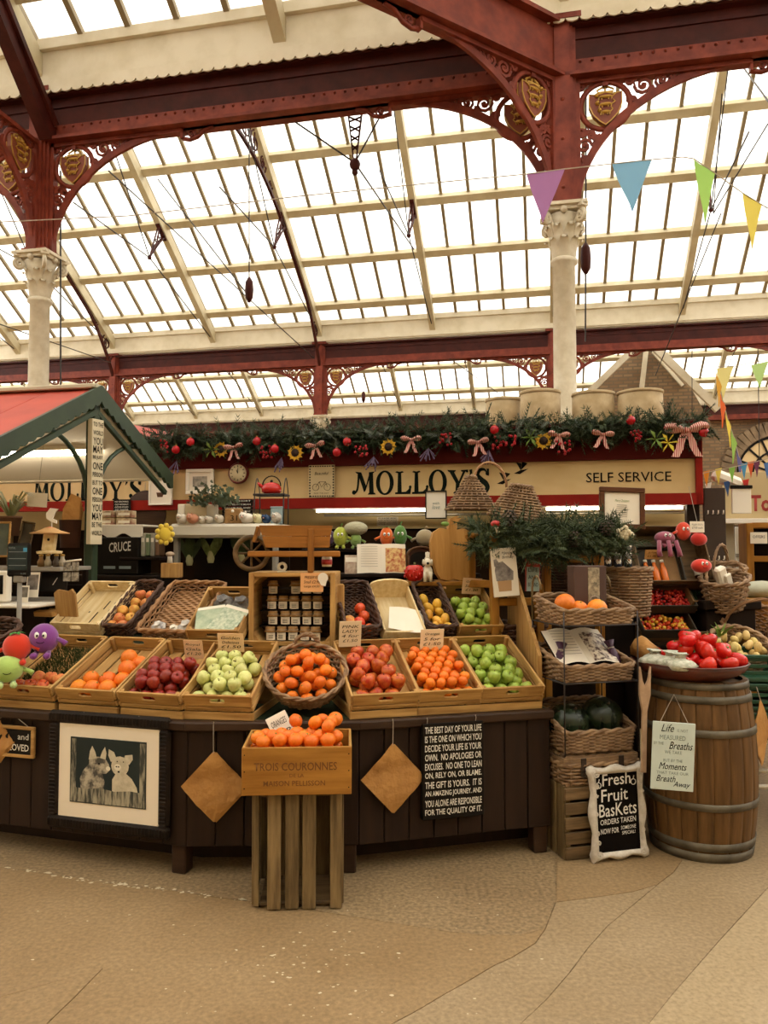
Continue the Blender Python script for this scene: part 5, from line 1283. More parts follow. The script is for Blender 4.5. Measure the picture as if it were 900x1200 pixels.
# ================================================================ right of the counter
SA = R(15); sp = atz(663, 1010, 0); SM = TR((sp.x, sp.y, 0), SA)
def S(x, y, z, rz=0, rx=0, ry=0): return SM @ TR((x, y, z), rz, rx, ry)
t = thing('slatted_crate', 'weathered slatted crate at the foot of the basket stand', 'crate', M=SM); w, d, h = .43, .34, .36
for k in range(5): MB().cbox((w/2, .006, .035+k*.072), (w, .012, .058), .003).obj('slat', M_oldx, t)
for k in range(4): MB().cbox((.006, .05+k*.083, h/2), (.012, .068, h), .003).obj('side_slat', M_old, t); MB().cbox((w-.006, .05+k*.083, h/2), (.012, .068, h), .003).obj('side_slat', M_old, t)
for k in range(5): MB().cbox((w/2, d-.006, .035+k*.072), (w, .012, .058), .003).obj('rear_slat', M_oldx, t)
MB().cbox((w/2, d/2, h-.006), (w-.03, d-.03, .01), .003).obj('top_board', M_oldx, t)
for x in (.024, w-.024):
    for y in (.024, d-.024): MB().cbox((x, y, h/2), (.022, .022, h-.01), .003).obj('corner_post', M_old, t)
t = thing('picnic_hamper', 'closed wicker hamper with leather straps on the slatted crate', 'hamper', M=S(.21, .17, .362))
wicker_parts(t, .4, .32, .415, .335, .10, .10, M_wicker, .03, .012, .028); 
lw = MB()
for j in range(12): lw.tube([(-.2+.4*i/14, -.155+.31*j/11, .138+.003*(1 if (i+j) % 2 else -1)) for i in range(15)], .009, 4)
lw.obj('lid', M_wicker, t); mb = MB()
for q in range(3): mb.tube([(x, y, .108+q*.011) for x, y in rrect(.42, .34, .03, 48)], .0065, 4, True)
mb.obj('lid_edge', M_wicker, t)
for x in (-.11, .1):
    st = MB().cbox((x, -.178, .09), (.03, .006, .09), .002).obj('leather_strap', mat('dark_leather', '#2b1d14', .5), t); MB().tube([(x+.018*math.cos(a*PI/4), -.184, .06+.016*math.sin(a*PI/4)) for a in range(8)], .003, 4, True).obj('buckle', mat('dark_metal', '#4a4238', .4, metal=.8), st)
def stand_basket(z, hf, hb, label, w=.4, d=.34):
    t = thing('stand_basket', label, 'basket', M=S(.205, .17, z), group='wicker baskets of the stand')
    wicker_parts(t, w*.93, d*.93, w, d, hf, hb, M_wicker, .035, .0125, .028); return t
stand_basket(.52, .1, .2, 'lowest open wicker basket of the stand, holding watermelons')
stand_basket(.87, .075, .15, 'middle wicker basket of the stand, holding an open book')
stand_basket(1.155, .07, .13, 'top wicker basket of the stand, holding big oranges', .41)
t = thing('basket_rack', 'thin dark wire rack carrying the three wicker baskets', 'rack', M=SM)
for x in (.0, .415):
    for y in (-.005, .345): MB().tube([(x, y, .51), (x, y, 1.22 if y < .1 else 1.32)], .0035, 6).obj('upright', M_rod, t)
for z in (.865, 1.15):
    for y in (-.005, .345): MB().tube([(0, y, z), (.415, y, z)], .004, 6).obj('cross_wire', M_rod, t)
    for x in (0, .415): MB().tube([(x, -.005, z), (x, .345, z)], .004, 6).obj('cross_wire', M_rod, t)
for x in (0, .415): MB().tube([(x, .345, 1.15)]+[(x, .345-.05*(1-math.cos(a*PI/6)), 1.32+.07*math.sin(a*PI/6)) for a in range(7)], .006, 6).obj('top_hook', M_old, t)
mel = mat('watermelon_rind', '#1f2a18', .25, '#131b10', 5, (3, 3, .5), lo=.4, hi=.6)
def melon(x, y, z, r, lab, sc=(1, 1, .95), leaf=False):
    t = thing('watermelon', lab, 'watermelon', M=S(x, y, z)); MB().ball((0, 0, 0), r, sc, 20, 14).obj('rind', mel, t)
    MB().tube([(0, -r*.55, r*.72), (.005, -r*.66, r*.8)], .006, 5).obj('stem', M_stem, t)
    if leaf: MB().ball((.01, -r*.72, -r*.62), .03, (1.2, .45, .7), 8, 6).obj('pale_field_spot', mat('melon_yellow_spot', '#9fa53a', .4), t)
melon(.105, .15, .64, .108, 'dark watermelon with yellow spot at left in the lowest basket', (1.05, 1, .9), True); melon(.3, .16, .652, .112, 'round dark watermelon at right in the lowest basket')
fruit('plum_tomato', S(.03, .27, .66) @ Vector((0, 0, 0)), .035, 'red tomato behind the watermelons', 'tomatoes behind watermelons')
# middle basket: open book, purple wrapped bottles
def open_book(M, w, h, label, pic, name='cookbook', spread=.1):
    t = thing(name, label, 'book', M=M)
    for sg in (-1, 1):
        mb = MB(); rows = []
        for i in range(7):
            x = sg*w/2*i/6; y = -.012-.018*math.sin(PI*min(1, i/6*1.15))
            rows.append([(x, y, 0), (x, y, h)])
        pg_ = mb.strip(rows if sg > 0 else [r[::-1] for r in rows]).obj('page', M_paper, t)
        if sg > 0:
            mb = MB(); mb.strip([[(x+a[0]*0, a[1]-.002, a[2]*.82+.03*h) for a in r for x in [a[0]]] for r in rows[1:]]); mb.obj('food_photo', pic, pg_)
        else:
            ln = MB()
            for k in range(9): ln.box((-w*.25, -.033, h*(.9-.085*k)), (w*.34, .001, h*.012))
            stuff(ln.obj('print', mat('grey_print', '#a59c8c', .8), pg_))
    MB().box((0, -.004, h/2), (w, .008, h*1.02)).obj('cover', M_dark, t); return t
open_book(S(.2, .1, .935, 0, R(-55)), .34, .26, 'open cookbook lying in the middle wicker basket', mat('dark_food_photo', '#d8ccb8', .5, '#4a2a22', 40, lo=.45, hi=.6))
for k, (x, ry) in enumerate(((.04, .25), (.38, -.12))):
    t = thing('purple_pouch', ('purple wrapped pouch at left in the middle basket', 'purple wrapped pouch at right in the middle basket')[k], 'pouch', M=S(x, .12, .89, 0, R(-20), ry)); m = mat('purple_wrap', '#4a2440', .5, '#31162b', 12, bump=.5)
    mb = MB(); mb.lathe([(0, 0), (.035, .01), (.04, .06), (.02, .12), (.016, .14), (.03, .17)], 10); mb.v = [(x_*1.1, y_*.7, z_) for x_, y_, z_ in mb.v]; mb.obj('wrap', m, t); MB().tube([(.018*math.cos(a*PI/4), .013*math.sin(a*PI/4), .13) for a in range(8)], .004, 4, True).obj('tie', M_string, t)
# top basket
for k, (x, y, z, r, lb) in enumerate(((.07, .09, 1.25, .054, 'large orange topmost at left in the top basket'), (.22, .03, 1.225, .056, 'large orange at the front of the top basket'), (.155, .1, 1.215, .05, 'orange between the two largest in the top basket'), (.28, .12, 1.205, .04, 'pale orange beside the brown gift box'))): fruit('orange', S(x+.01, y+.04, z).translation, r, lb, 'oranges in top basket')
t = thing('gift_box', 'dark brown gift box with a pale printed band in top basket', 'box', M=S(.27, .24, 1.165, .05)); MB().cbox((0, 0, .14), (.2, .07, .28), .004).obj('carton', mat('brown_carton', '#4a342b', .6), t); MB().cbox((.02, -.036, .15), (.07, .003, .24), .001).obj('label_band', mat('band_print', '#b8a98a', .7, '#5d5646', 30), t)
mb = MB(); mb.tube([(.02+.03*math.cos(a*PI/4), -.045, .1+.02*math.sin(a*PI/4)) for a in range(8)], .003, 4, True); mb.obj('string_bow', M_string, t)
# chalkboard
t = thing('chalkboard_sign', 'white ornate framed chalkboard reading Fresh Fruit Baskets', 'sign', M=S(.27, -.05, 0.004, 0, R(-4))); cw, ch = .315, .455
fr = mat('distressed_white_frame', '#d8d0c4', .6, '#b5ab9b', 18, bump=.4)
def wavy(hw_, hh, amp, ph=0, n=72):
    out = []
    for k in range(n):
        s = k/n*4; e = int(s); f = s-e; x, z = [(-hw_+2*hw_*f, -hh), (hw_, -hh+2*hh*f), (hw_-2*hw_*f, hh), (-hw_, hh-2*hh*f)][e]
        b = amp*(.9*math.sin(PI*f*4-PI/2)**2*.0+math.cos(4*PI*(f-.5))*(.6 if .25 < f < .75 else .3)+(.5 if f < .06 or f > .94 else 0)); nx, nz = [(0, -1), (1, 0), (0, 1), (-1, 0)][e]; out.append((x+nx*b, z+nz*b))
    return out
o_, i_ = wavy(cw/2-.008, ch/2-.008, .016), [(x, z) for x, z in wavy(cw/2-.04, ch/2-.04, 0)]
mb = MB(); rows = []
for (a, b) in zip(o_+o_[:1], i_+i_[:1]):
    m_ = ((a[0]+b[0])/2, (a[1]+b[1])/2); rows.append([(a[0], .012, a[1]+ch/2), (a[0], -.006, a[1]+ch/2), (m_[0], -.022, m_[1]+ch/2), (b[0], -.008, b[1]+ch/2), (b[0], .008, b[1]+ch/2)])
mb.strip(rows); mb.obj('frame', fr, t)
sw = MB()
for sx in (-1, 1):
    for sz in (-1, 1):
        for k in range(2): sw.tube([(x, -.02, z) for x, _, z in spiral(sx*(cw/2-.035-.0*k), ch/2+sz*(ch/2-.035-.06*k), .018-.004*k, k*2, 1.5, sx*sz, 12)], .004, 4)
for sx in (-1, 1):
    for z in (.3, .5, .7): sw.tube([(x, -.018, zz) for x, _, zz in spiral(sx*(cw/2-.03), ch*z, .014, z*9, 1.4, sx, 10)], .0035, 4)
stuff(sw.obj('carving', fr, t))
MB().box((0, .004, ch/2), (cw-.06, .008, ch-.06)).obj('slate', mat('slate_black', '#120e0b', .9, spec=.05), t); MB().box((0, .014, ch/2), (cw-.04, .01, ch-.04)).obj('backing', M_oldx, t)
M_chalk = mat('chalk', '#d8d4cc', .9)
for s, x, z, w_, h_, b in (('Fresh', .0, .385, .16, .058, .006), ('Fruit', -.015, .31, .15, .06, .006), ('BasKets', .0, .24, .21, .062, .006), ('ORDERS TAKEN', 0, .185, .2, .026, .006), ('NOW FOR', -.05, .14, .1, .026, .006), ('SOMEONE', .055, .15, .085, .018, .004), ('SPECIAL!', .055, .125, .075, .016, .004)):
    text(s, M_chalk, t, w_, h_, (x, 0, z), 'chalk_writing', bold=b, shear=.08, rot=.03)
ap = MB()
for x, z in ((-.1, .36), (.095, .365)): ap.tube([(x+.014*math.cos(a*PI/5), -.0015, z+.014*math.sin(a*PI/5)) for a in range(10)], .002, 4, True); ap.tube([(x, -.0015, z+.012), (x+.005, -.0015, z+.03)], .002, 4)
stuff(ap.obj('chalk_drawing', M_chalk, t))
# wooden fork
mb = MB(); mb.prism([(-.012, 0), (.012, 0), (.012, .3), (.03, .38), (.03, .52), (.016, .45), (.0, .42), (-.016, .45), (-.03, .52), (-.03, .38), (-.012, .3)], .014)
fk = at(754, 905, 3.86); tag(mb.obj('wooden_fork', mat('pale_limed_wood', '#bfa184', .6, '#a58667', 12), M=TR((fk.x, fk.y, fk.z-.0), SA, 0, R(2))), 'large wooden fork standing between baskets and barrel', 'fork')
# ---------------------------------------------------------------- barrel
bx, by = (813-450)*4.07/900*1.004, 4.07; t = thing('wine_barrel', 'old oak barrel with grey hoops carrying the tomato dish', 'barrel', (bx, by, 0)); BHt = .87
M_stave = wood('barrel_oak', '#735330', '#4a331b', 2, scale=5, var=.07); M_hoop = mat('zinc_hoop', '#6e6656', .55, '#4f483c', 8, metal=.4)
def br(z): q = (z/BHt-.5)*2; return .28-.04*q*q-.004*q
n = 22; st = MB(); a0 = 2*PI/n*.485
for q in (1,):
    rows_o = []; 
    for i in range(11):
        z = BHt*i/10; r = br(z); rows_o.append([(r*math.sin(a), -r*math.cos(a), z) for a in (-a0, -a0*.5, 0, a0*.5, a0)]+[((r-.02)*math.sin(a), -(r-.02)*math.cos(a), z) for a in (a0, -a0)])
    st.strip(rows_o, True, True); st.add(rows_o[0], [tuple(range(7))[::-1]]); st.add(rows_o[-1], [tuple(range(7))])
me = st.mesh('stave'); me.materials.append(M_stave)
for k in range(n): mobj('stave', me, t, M=Matrix.Rotation(2*PI*k/n, 4, 'Z'))
MB().lathe([(0, BHt-.04), (.235, BHt-.04), (.235, BHt-.02), (0, BHt-.02)], 24).obj('head', M_stave, t)
for z0, z1 in ((.0, .045), (.055, .095), (.255, .29), (.61, .645), (.77, .805), (.835, .866)): MB().lathe([(br(z0)+.001, z0), (br(z0)+.006, z0), (br(z1)+.006, z1), (br(z1)+.001, z1)], 40, cap=False).obj('hoop', M_hoop, t)
# plaque hung on the barrel
pp = at(787, 926, 3.765); t = thing('verse_plaque', 'pale blue plaque with a verse about Breaths and Moments', 'sign', M=TR((pp.x, pp.y, pp.z), R(-6), 0, R(3))); pw, ph = .2, .325
MB().cbox((0, 0, ph/2), (pw, .008, ph), .002).obj('board', mat('pale_blue_board', '#c4d0c8', .6), t); M_gp = mat('grey_green_print', '#7f8c84', .8)
for s, x, z, w_, h_, m, sh in (('Life', -.03, .297, .06, .036, M_ink, .35), ('IS NOT', .04, .288, .05, .014, M_gp, 0), ('MEASURED', -.005, .252, .12, .022, M_gp, 0), ('BY THE', -.07, .222, .045, .014, M_gp, 0), ('Breaths', .035, .215, .11, .036, M_ink, .35),
                           ('WE TAKE', 0, .182, .08, .016, M_gp, 0), ('BUT BY THE', 0, .142, .09, .014, M_gp, 0), ('Moments', 0, .115, .13, .032, M_ink, .35), ('THAT TAKE OUR', 0, .083, .15, .014, M_gp, 0), ('Breath', -.03, .055, .09, .03, M_ink, .35), ('Away', .045, .028, .08, .032, M_ink, .35)):
    text(s, m, t, w_, h_, (x, -.004, z), 'lettering', shear=sh)
MB().tube([(-.07, -.003, ph-.01), (-.0, .02, ph+.13), (.07, -.003, ph-.01)], .002, 4).obj('string', M_string, t)
# tomato dish
t = thing('tomato_dish', 'wide shallow terracotta dish on the barrel', 'dish', (bx-.045, by, BHt)); MB().lathe([(0, 0), (.2, .0), (.27, .04), (.292, .075), (.284, .075), (.262, .045), (.19, .012), (0, .012)], 40).obj('bowl', mat('terracotta_glaze', '#5f2a1c', .4, '#47200f', 8), t)
MB().lathe([(.284, .073), (.296, .078), (.284, .083)], 40, cap=False).obj('rim', mat('terracotta_glaze', '#5f2a1c'), t)
dx, dy = bx-.045, by
for L, (rr, k_, zz) in enumerate(((.235, 12, .085), (.15, 9, .08), (.06, 4, .08), (.165, 9, .14), (.075, 5, .145), (.02, 1, .2), (.09, 4, .19))):
    for k in range(k_):
        a = 2*PI*k/k_+L*.7; x, y = rr*math.cos(a), rr*math.sin(a)
        if x < -.12 or (L in (3, 5, 6) and x < -.05): continue
        fruit('tomato', (dx+x+.01, dy+y*.95, BHt+zz), .044, 'red tomato in terracotta dish, %s ring, %s' % (('outer lower', 'middle lower', 'inner lower', 'outer upper', 'inner upper', 'topmost', 'crowning')[L], clock(a)), 'tomatoes in terracotta dish')
for k, (x, y) in enumerate(((-.14, -.12), (-.2, -.06), (-.12, -.2))):
    bag(TR((dx+x, dy+y, BHt+.06)), .08, ('white net bag nearest the front of the terracotta dish', 'white net bag at left end of the terracotta dish', 'small white net bag at the dish rim')[k], mat('white_net', '#d5d3c4', .7, '#a9ad98', 40, bump=.8), None, k)
t = thing('paper_bag', 'open kraft bag of carrots lying in the terracotta dish', 'paper bag', M=TR((dx-.15, dy+.08, BHt+.09), .5, R(-70))); mb = MB(); mb.lathe([(.05, 0), (.055, .06), (.065, .12), (.06, .12), (.05, .02)], 8); mb.obj('bag', M_kraft, t)
# bag hung on the barrel's right side
kb = at(893, 897, 4.02); t = thing('paper_bag', 'kraft paper bag hung on the right side of the barrel', 'paper bag', M=TR((kb.x, kb.y, kb.z), R(40)))
mb = MB(); s = .17; rows = [[(a/4*.11-b/4*.11, -.004*math.sin(a+b), 2*s-(a+b)/4*s) for b in range(5)] for a in range(5)]; mb.strip(rows); mb.obj('front_bag', M_kraft, t); mb = MB(); mb.strip([[(x+.01, y+.01, z-.01) for x, y, z in r] for r in rows]); mb.obj('rear_bag', M_kraft, t); MB().tube([(0, .0, 2*s-.01), (.0, .02, 2*s+.06)], .002, 4).obj('string', M_string, t)
# ---------------------------------------------------------------- right hand table with baskets and green crates
M_amber = wood('amber_wood', '#a8742c', '#7f5218', 2, scale=5); M_amberx = wood('amber_wood_flat', '#a8742c', '#7f5218', 0, scale=5)
t = thing('display_table', 'amber wooden table behind the barrel under the wicker baskets', 'table', M=TR((2.6, 4.8, 0), R(-8)))
MB().cbox((0, 0, .8), (1.05, .75, .035), .005).obj('tabletop', M_amberx, t)
for x in (-.47, .47):
    for y in (-.3, .3): MB().cbox((x, y, .39), (.07, .07, .78), .005).obj('leg', M_amber, t)
def gcrate(M, label):
    t = thing('plastic_crate', label, 'crate', M=M, group='green plastic crates'); g = mat('green_plastic', '#1d4630', .35)
    W, D, H = .5, .36, .15
    for k in range(4):
        z = .018+k*.036
        MB().cbox((0, -D/2, z), (W, .012, .02), .003).obj('slat', g, t); MB().cbox((-W/2, 0, z), (.012, D, .02), .003).obj('side_slat', g, t); MB().cbox((W/2, 0, z), (.012, D, .02), .003).obj('side_slat', g, t); MB().cbox((0, D/2, z), (W, .012, .02), .003).obj('slat', g, t)
    for x in (-W/2, W/2):
        for y in (-D/2, D/2): MB().cbox((x, y, H/2), (.03, .03, H), .003).obj('corner', g, t)
    MB().box((0, 0, .006), (W-.02, D-.02, .008)).obj('base', g, t); mb = MB().cbox((0, -D/2-.003, H-.008), (W+.02, .03, .018), .003); mb.obj('rim', g, t); MB().cbox((0, D/2+.003, H-.008), (W+.02, .03, .018), .003).obj('rim', g, t)
gx = at(870, 800, 4.15)
for k, z in enumerate((.5, .655, .81)): gcrate(TR((gx.x+.26, 4.36, z), R(-4)), 'green plastic crate %s of the stack beside the barrel' % ('at the bottom', 'in the middle', 'on top')[k])
t = thing('steel_trolley', 'white tubular trolley under the green plastic crates', 'trolley', M=TR((gx.x+.26, 4.36, 0), R(-4)))
for x in (-.22, .22):
    for y in (-.15, .15): MB().tube([(x, y, 0), (x, y, .49)], .013, 8).obj('leg', M_white, t)
for z in (.25, .49):
    for y in (-.15, .15): MB().tube([(-.24, y, z), (.24, y, z)], .012, 8).obj('rail', M_white, t)
# potato basket
pc = at(862, 790, 4.6); PM = TR((pc.x, pc.y, .82), 0, R(22)); t = thing('potato_basket', 'round wicker basket of new potatoes behind the tomatoes', 'basket', M=PM)
wicker_parts(t, .25, .25, .33, .33, .15, .2, M_wicker, strand=.012, oval=True)
for L, (rr, k_, zz) in enumerate(((0, 1, .12), (.075, 6, .12), (.12, 8, .15), (.05, 3, .17), (.1, 4, .185))):
    for k in range(k_):
        a = 2*PI*k/k_+L*.6; fruit('potato', PM @ Vector((rr*math.cos(a), rr*math.sin(a), zz)), .031, 'new potato in round wicker basket, %s, %s' % (('centre', 'inner ring', 'outer ring', 'upper ring', 'top ring')[L], clock(a)), 'potatoes in basket')
t = thing('leek', 'green leek tops poking out beside the potatoes', 'vegetable', M=PM @ TR((-.09, .06, .17))); mb = MB()
for k in range(7): mb.strip([[(-.01, 0, 0), (.01, 0, 0)], [(.03*math.cos(k)-.008, .02*math.sin(k), .06), (.03*math.cos(k)+.008, .02*math.sin(k), .06)], [(.07*math.cos(k), .05*math.sin(k), .09), (.071*math.cos(k), .05*math.sin(k), .09)]])
mb.obj('leaves', M_leafg, t); MB().tube([(0, 0, -.05), (0, 0, .01)], .014, 8).obj('shank', M_white, t)
# loose wicker baskets on and above the table
def oval_basket(M, w, d, h, m, label, handle=None, flare=.75, strand=.013):
    t = thing('wicker_basket', label, 'basket', M=M, group='empty wicker baskets at right'); wicker_parts(t, w*flare, d*flare, w, d, h, h, m, strand=strand, oval=True)
    if handle: hoop(t, arc3(*handle), .01, m)
    return t
b = at(851, 716, 4.85); ob = oval_basket(TR((b.x, b.y+.02, b.z+.02), R(20), R(14), R(-12)), .3, .26, .2, M_wicker, 'tilted wicker basket with a white towel at right', ((-.14, 0, .2), (-.06, .1, .2), .06)); hoop(ob, arc3((.08, .1, .2), (.15, 0, .2), .07), .008, M_wicker)
t = thing('folded_towel', 'white folded towel tucked in the tilted wicker basket', 'towel', M=TR((b.x-.02, b.y-.02, b.z+.16), R(20), R(10), R(-25))); MB().cbox((0, 0, .06), (.07, .05, .14), .012).obj('cloth', M_paper, t); MB().cbox((.02, -.03, .03), (.05, .02, .1), .008).obj('fold', M_paper, t)
mb = MB(); mb.cbox((0, 0, .36), (.4, .3, .06), .01); mb.cbox((0, 0, .17), (.34, .26, .34), .01); st_ = mb.obj('basket_plinth', M_dark, M=TR((b.x, b.y+.1, .82), R(10))); tag(st_, 'dark plinth carrying the tilted wicker basket', 'plinth')
b = at(893, 742, 4.75); oval_basket(TR((b.x, b.y+.1, .9), R(-10), R(30)), .42, .4, .2, M_wickerl, 'large shallow wicker basket tipped forward at the right edge', ((-.2, 0, .18), (.2, 0, .18), .2)); 
b = at(845, 683, 5.0); oval_basket(TR((b.x, b.y+.05, b.z), R(-25), R(20)), .34, .2, .1, M_wicker, 'boat-shaped wicker basket above the towel basket', ((-.02, -.1, .1), (.06, .1, .1), .16))
t = thing('lined_cloth', 'striped lining cloth lying in the boat-shaped basket', 'cloth', M=TR((b.x, b.y+.03, b.z+.07), R(-25), R(20))); MB().ball((0, 0, 0), .1, (1.2, .7, .25), 12, 6).obj('cloth', mat('striped_lining', '#c9c0b2', .8, '#3d3630', 40, (1, .2, 1)), t)
b = at(905, 785, 4.55); oval_basket(TR((b.x+.06, b.y, .83), 0), .22, .22, .14, M_wicker, 'small wicker basket cut by the right edge', None)
# ---------------------------------------------------------------- stepped shelf of vegetable trays
SHM = TR(at(786, 760, 4.85)*1.0, R(4)); SHM.translation.z = 0
t = thing('stepped_shelf', 'dark stepped display shelf holding the vegetable trays', 'shelf', M=SHM)
for x in (-.22, .22): MB().cbox((x, .25, .62), (.03, .5, 1.24), .004).obj('side', M_dark, t)
for z, y in ((.88, .08), (1.08, .2), (1.26, .35)): MB().cbox((0, y+.08, z), (.42, .28, .02), .003).obj('step', M_dark, t)
def vtray(px, py, Y, w, l, tilt, h, m, label, mz=None):
    p = at(px, py, Y); M = TR(p, R(4), R(tilt)); t = thing('vegetable_tray', label, 'tray', M=M, group='trays on stepped shelf')
    MB().cbox((0, l/2, .004), (w, l, .008), .002).obj('base', m, t)
    for y in (.004, l-.004): MB().cbox((0, y, h/2), (w, .008, h), .002).obj('end_board', m, t)
    for x in (-w/2, w/2): MB().cbox((x, l/2, h/2), (.01, l, h), .002).obj('side_board', m, t)
    return t, M
M_dcard = mat('dark_printed_card', '#3a3428', .7, '#2a251c', 8); M_bcard = mat('brown_card', '#8a6a42', .8, '#7a5b36', 8)
_, T1m = vtray(786, 692, 4.95, .47, .4, 62, .14, M_oldx, 'wooden box of juice bottles on the top step')
_, T1b = vtray(776, 689, 4.9, .29, .28, 62, .05, M_dcard, 'dark card tray inside the wooden juice box')
_, T2m = vtray(783, 719, 4.85, .34, .26, 42, .07, M_dcard, 'dark card tray of red vine tomatoes')
_, T2b = vtray(820, 716, 4.9, .13, .26, 42, .09, M_bcard, 'narrow card tray of cucumbers')
_, T3b = vtray(787, 752, 4.82, .43, .3, 38, .08, M_oldx, 'wooden box under the tray of yellow and red tomatoes')
_, T3m = vtray(783, 748, 4.78, .33, .26, 38, .07, M_dcard, 'dark card tray of yellow and red cherry tomatoes')
MB().box((.06, .14, .0095), (.14, .24, .003)).obj('liner', M_bcard, bpy.data.objects['vegetable_tray.001'])
for k in range(3):
    t = thing('juice_bottle', 'bottle of orange carrot juice in top tray, %s from left' % ORD[k], 'bottle', M=T1b @ TR((-.09+.055*k, .02, .03), 0, R(-88)), group='juice bottles'); MB().lathe([(0, 0), (.02, .002), (.022, .01), (.022, .09), (.012, .12), (.011, .14)], 12).obj('juice', mat('carrot_juice', '#cf6a1e', .25), t); MB().lathe([(.013, .14), (.013, .158), (0, .158)], 10).obj('cap', M_white, t)
price_card(sub(T1b, -.06, .17, .07, R(-50)), .09, .06, ['Juice', '£2.00'], 'small card above the orange juice bottles', M_kraft)
t = thing('sauce_bottle', 'small dark bottle with white label beside the juice tray', 'bottle', M=T1m @ TR((.18, .06, .05), 0, R(-75))); MB().lathe([(0, 0), (.022, .002), (.022, .08), (.01, .11), (.01, .13), (0, .13)], 12).obj('glass', M_jam, t); MB().lathe([(.0225, .02), (.0225, .065)], 12).obj('paper_label', M_paper, t)
def beads(M, w, l, z, r, cols, label, seed, n=150):
    rnd = random.Random(seed); mb = MB(); ms = [mat('cherry_'+c.strip('#'), c, .25) for c in cols]
    for _ in range(n):
        x, y = rnd.uniform(-w/2+r, w/2-r), rnd.uniform(r, l-r); mb.mi = rnd.randrange(len(ms)); mb.ball((x, y, z+rnd.uniform(0, .035)*(1-abs(2*x/w)**2)), r*rnd.uniform(.85, 1.1), n=7, m=5)
    stuff(tag(mb.obj('cherry_tomatoes', ms, M=M), label, 'tomatoes'))
beads(T2m, .32, .2, .02, .0115, ['#b3241c', '#9c1a18', '#c63a20'], 'heap of small red vine tomatoes in the dark tray', 1, 190); beads(T3m, .31, .17, .02, .0125, ['#d8a02c', '#c8481f', '#dcb84a', '#b5301c'], 'heap of yellow and red cherry tomatoes', 2, 170)
price_card(sub(T3m, -.09, .19, .04, R(-40)), .12, .05, ['Cherry £1.50'], 'small card behind the yellow and red tomatoes')
for k in range(3):
    mb = MB(); mb.lathe([(0, 0), (.016, .01), (.02, .05), (.02, .19), (.014, .225), (0, .23)], 10); tag(mb.obj('cucumber', mat('cucumber_skin', '#26401e', .5, '#1a2e16', 12, (3, 3, .5)), M=T2b @ TR((-.038+.038*k, .015, .03), 0, R(-90))), 'dark green cucumber in narrow card tray, %s from left' % ORD[k], 'cucumber', 'cucumbers in tray')
# ---------------------------------------------------------------- amber ladder stand with cards, wreath and baskets
t = thing('ladder_stand', 'amber wooden ladder stand behind the end of the counter', 'stand')
def post(px, Y, z0, z1, w=.045): p = at(px, 650, Y); MB().cbox((p.x, p.y, (z0+z1)/2), (w, w, z1-z0), .004, RZ(R(15))).obj('post', M_amber, t)
for px, Y, z in ((552, 4.75, 1.62), (579, 4.42, 1.62), (631, 4.5, 1.33), (640, 4.6, 1.62), (702, 4.72, 1.62)): post(px, Y, 0, z)
def rail(a, b, h=.045): 
    d = b-a; MB().cbox((a+b)/2, (d.length, .025, h), .004, RZ(math.atan2(d.y, d.x))).obj('rail', M_amberx, t)
rail(at(579, 704, 4.42), at(631, 706, 4.5)); rail(at(640, 655, 4.6), at(702, 655, 4.72)); rail(at(552, 628, 4.75), at(640, 628, 4.6)); rail(at(579, 628, 4.42), at(640, 632, 4.6)); rail(at(640, 632, 4.6), at(702, 632, 4.72))
MB().cbox(at(640, 628, 4.62), (.95, .2, .02), .003, RZ(R(4))).obj('top_shelf', M_amberx, t)
rail(at(540, 684, 4.7), at(575, 684, 4.6))
def wallcard(px, py, Y, w, h, label, m, rz=0, ry=0, name='picture_card'):
    p = at(px, py, Y); t = thing(name, label, 'card', M=TR(p, R(10)+rz, R(-3), ry)); MB().cbox((0, 0, h/2), (w, .012, h), .002).obj('card', m, t); return t
c = wallcard(594, 699, 4.36, .15, .275, 'white card picturing a dog in a basket', mat('white_card', '#d8cdb8', .7), 0, R(-4))
flat([(-.045, .03), (.03, .03), (.035, .1), (-.05, .1)], -.0065, mat('printed_basket', '#a5825a', .8), 'printed_basket', c); flat([(-.055, .09), (.045, .09), (.05, .14), (.02, .17), (-.01, .2), (-.05, .19), (-.06, .15)], -.0067, mat('printed_dog', '#4f4743', .8, '#8d857c', 30), 'printed_dog', c); flat([(-.06, .17), (-.062, .21), (-.045, .215), (-.03, .19)], -.0068, MATS['printed_dog'], 'printed_ear', c)
text('Happy', M_ink, c, .06, .02, (.02, -.006, .245), 'lettering', shear=.3); text('Birthday', M_ink, c, .07, .02, (.025, -.006, .22), 'lettering', shear=.3)
c = wallcard(624, 693, 4.45, .085, .2, 'narrow red and blue lettered card', mat('blue_card', '#9fb0a6', .7), 0, R(2)); flat([(-.04, .14), (.04, .14), (.04, .195), (-.04, .195)], -.0065, mat('card_red', '#a8433a', .7), 'red_panel', c)
for i, s in enumerate(('LOVE', 'LIFE', 'AND', 'BE KIND')): text(s, M_wt if i == 0 else M_ink, c, .06, .022, (0, -.008, .165-i*.042), 'lettering')
for s in (-1, 1): MB().box((s*.041, 0, .1), (.004, .014, .2)).obj('red_edge', MATS['card_red'], c)
c = wallcard(663, 646, 4.45, .165, .055, 'small grey-green plaque in the lower garland', mat('grey_green_plaque', '#8d9a8a', .7), 0, R(7), 'garland_plaque'); text('HAPPY CHRISTMAS', M_wt, c, .13, .014, (0, -.006, .034), 'lettering'); text('TO ALL', M_wt, c, .06, .012, (0, -.006, .015), 'lettering')
gl = thing('pine_garland', 'bushy pine garland draped on the amber ladder stand', 'garland', at(636, 628, 4.5)); fo = MB(); o = at(636, 628, 4.5)
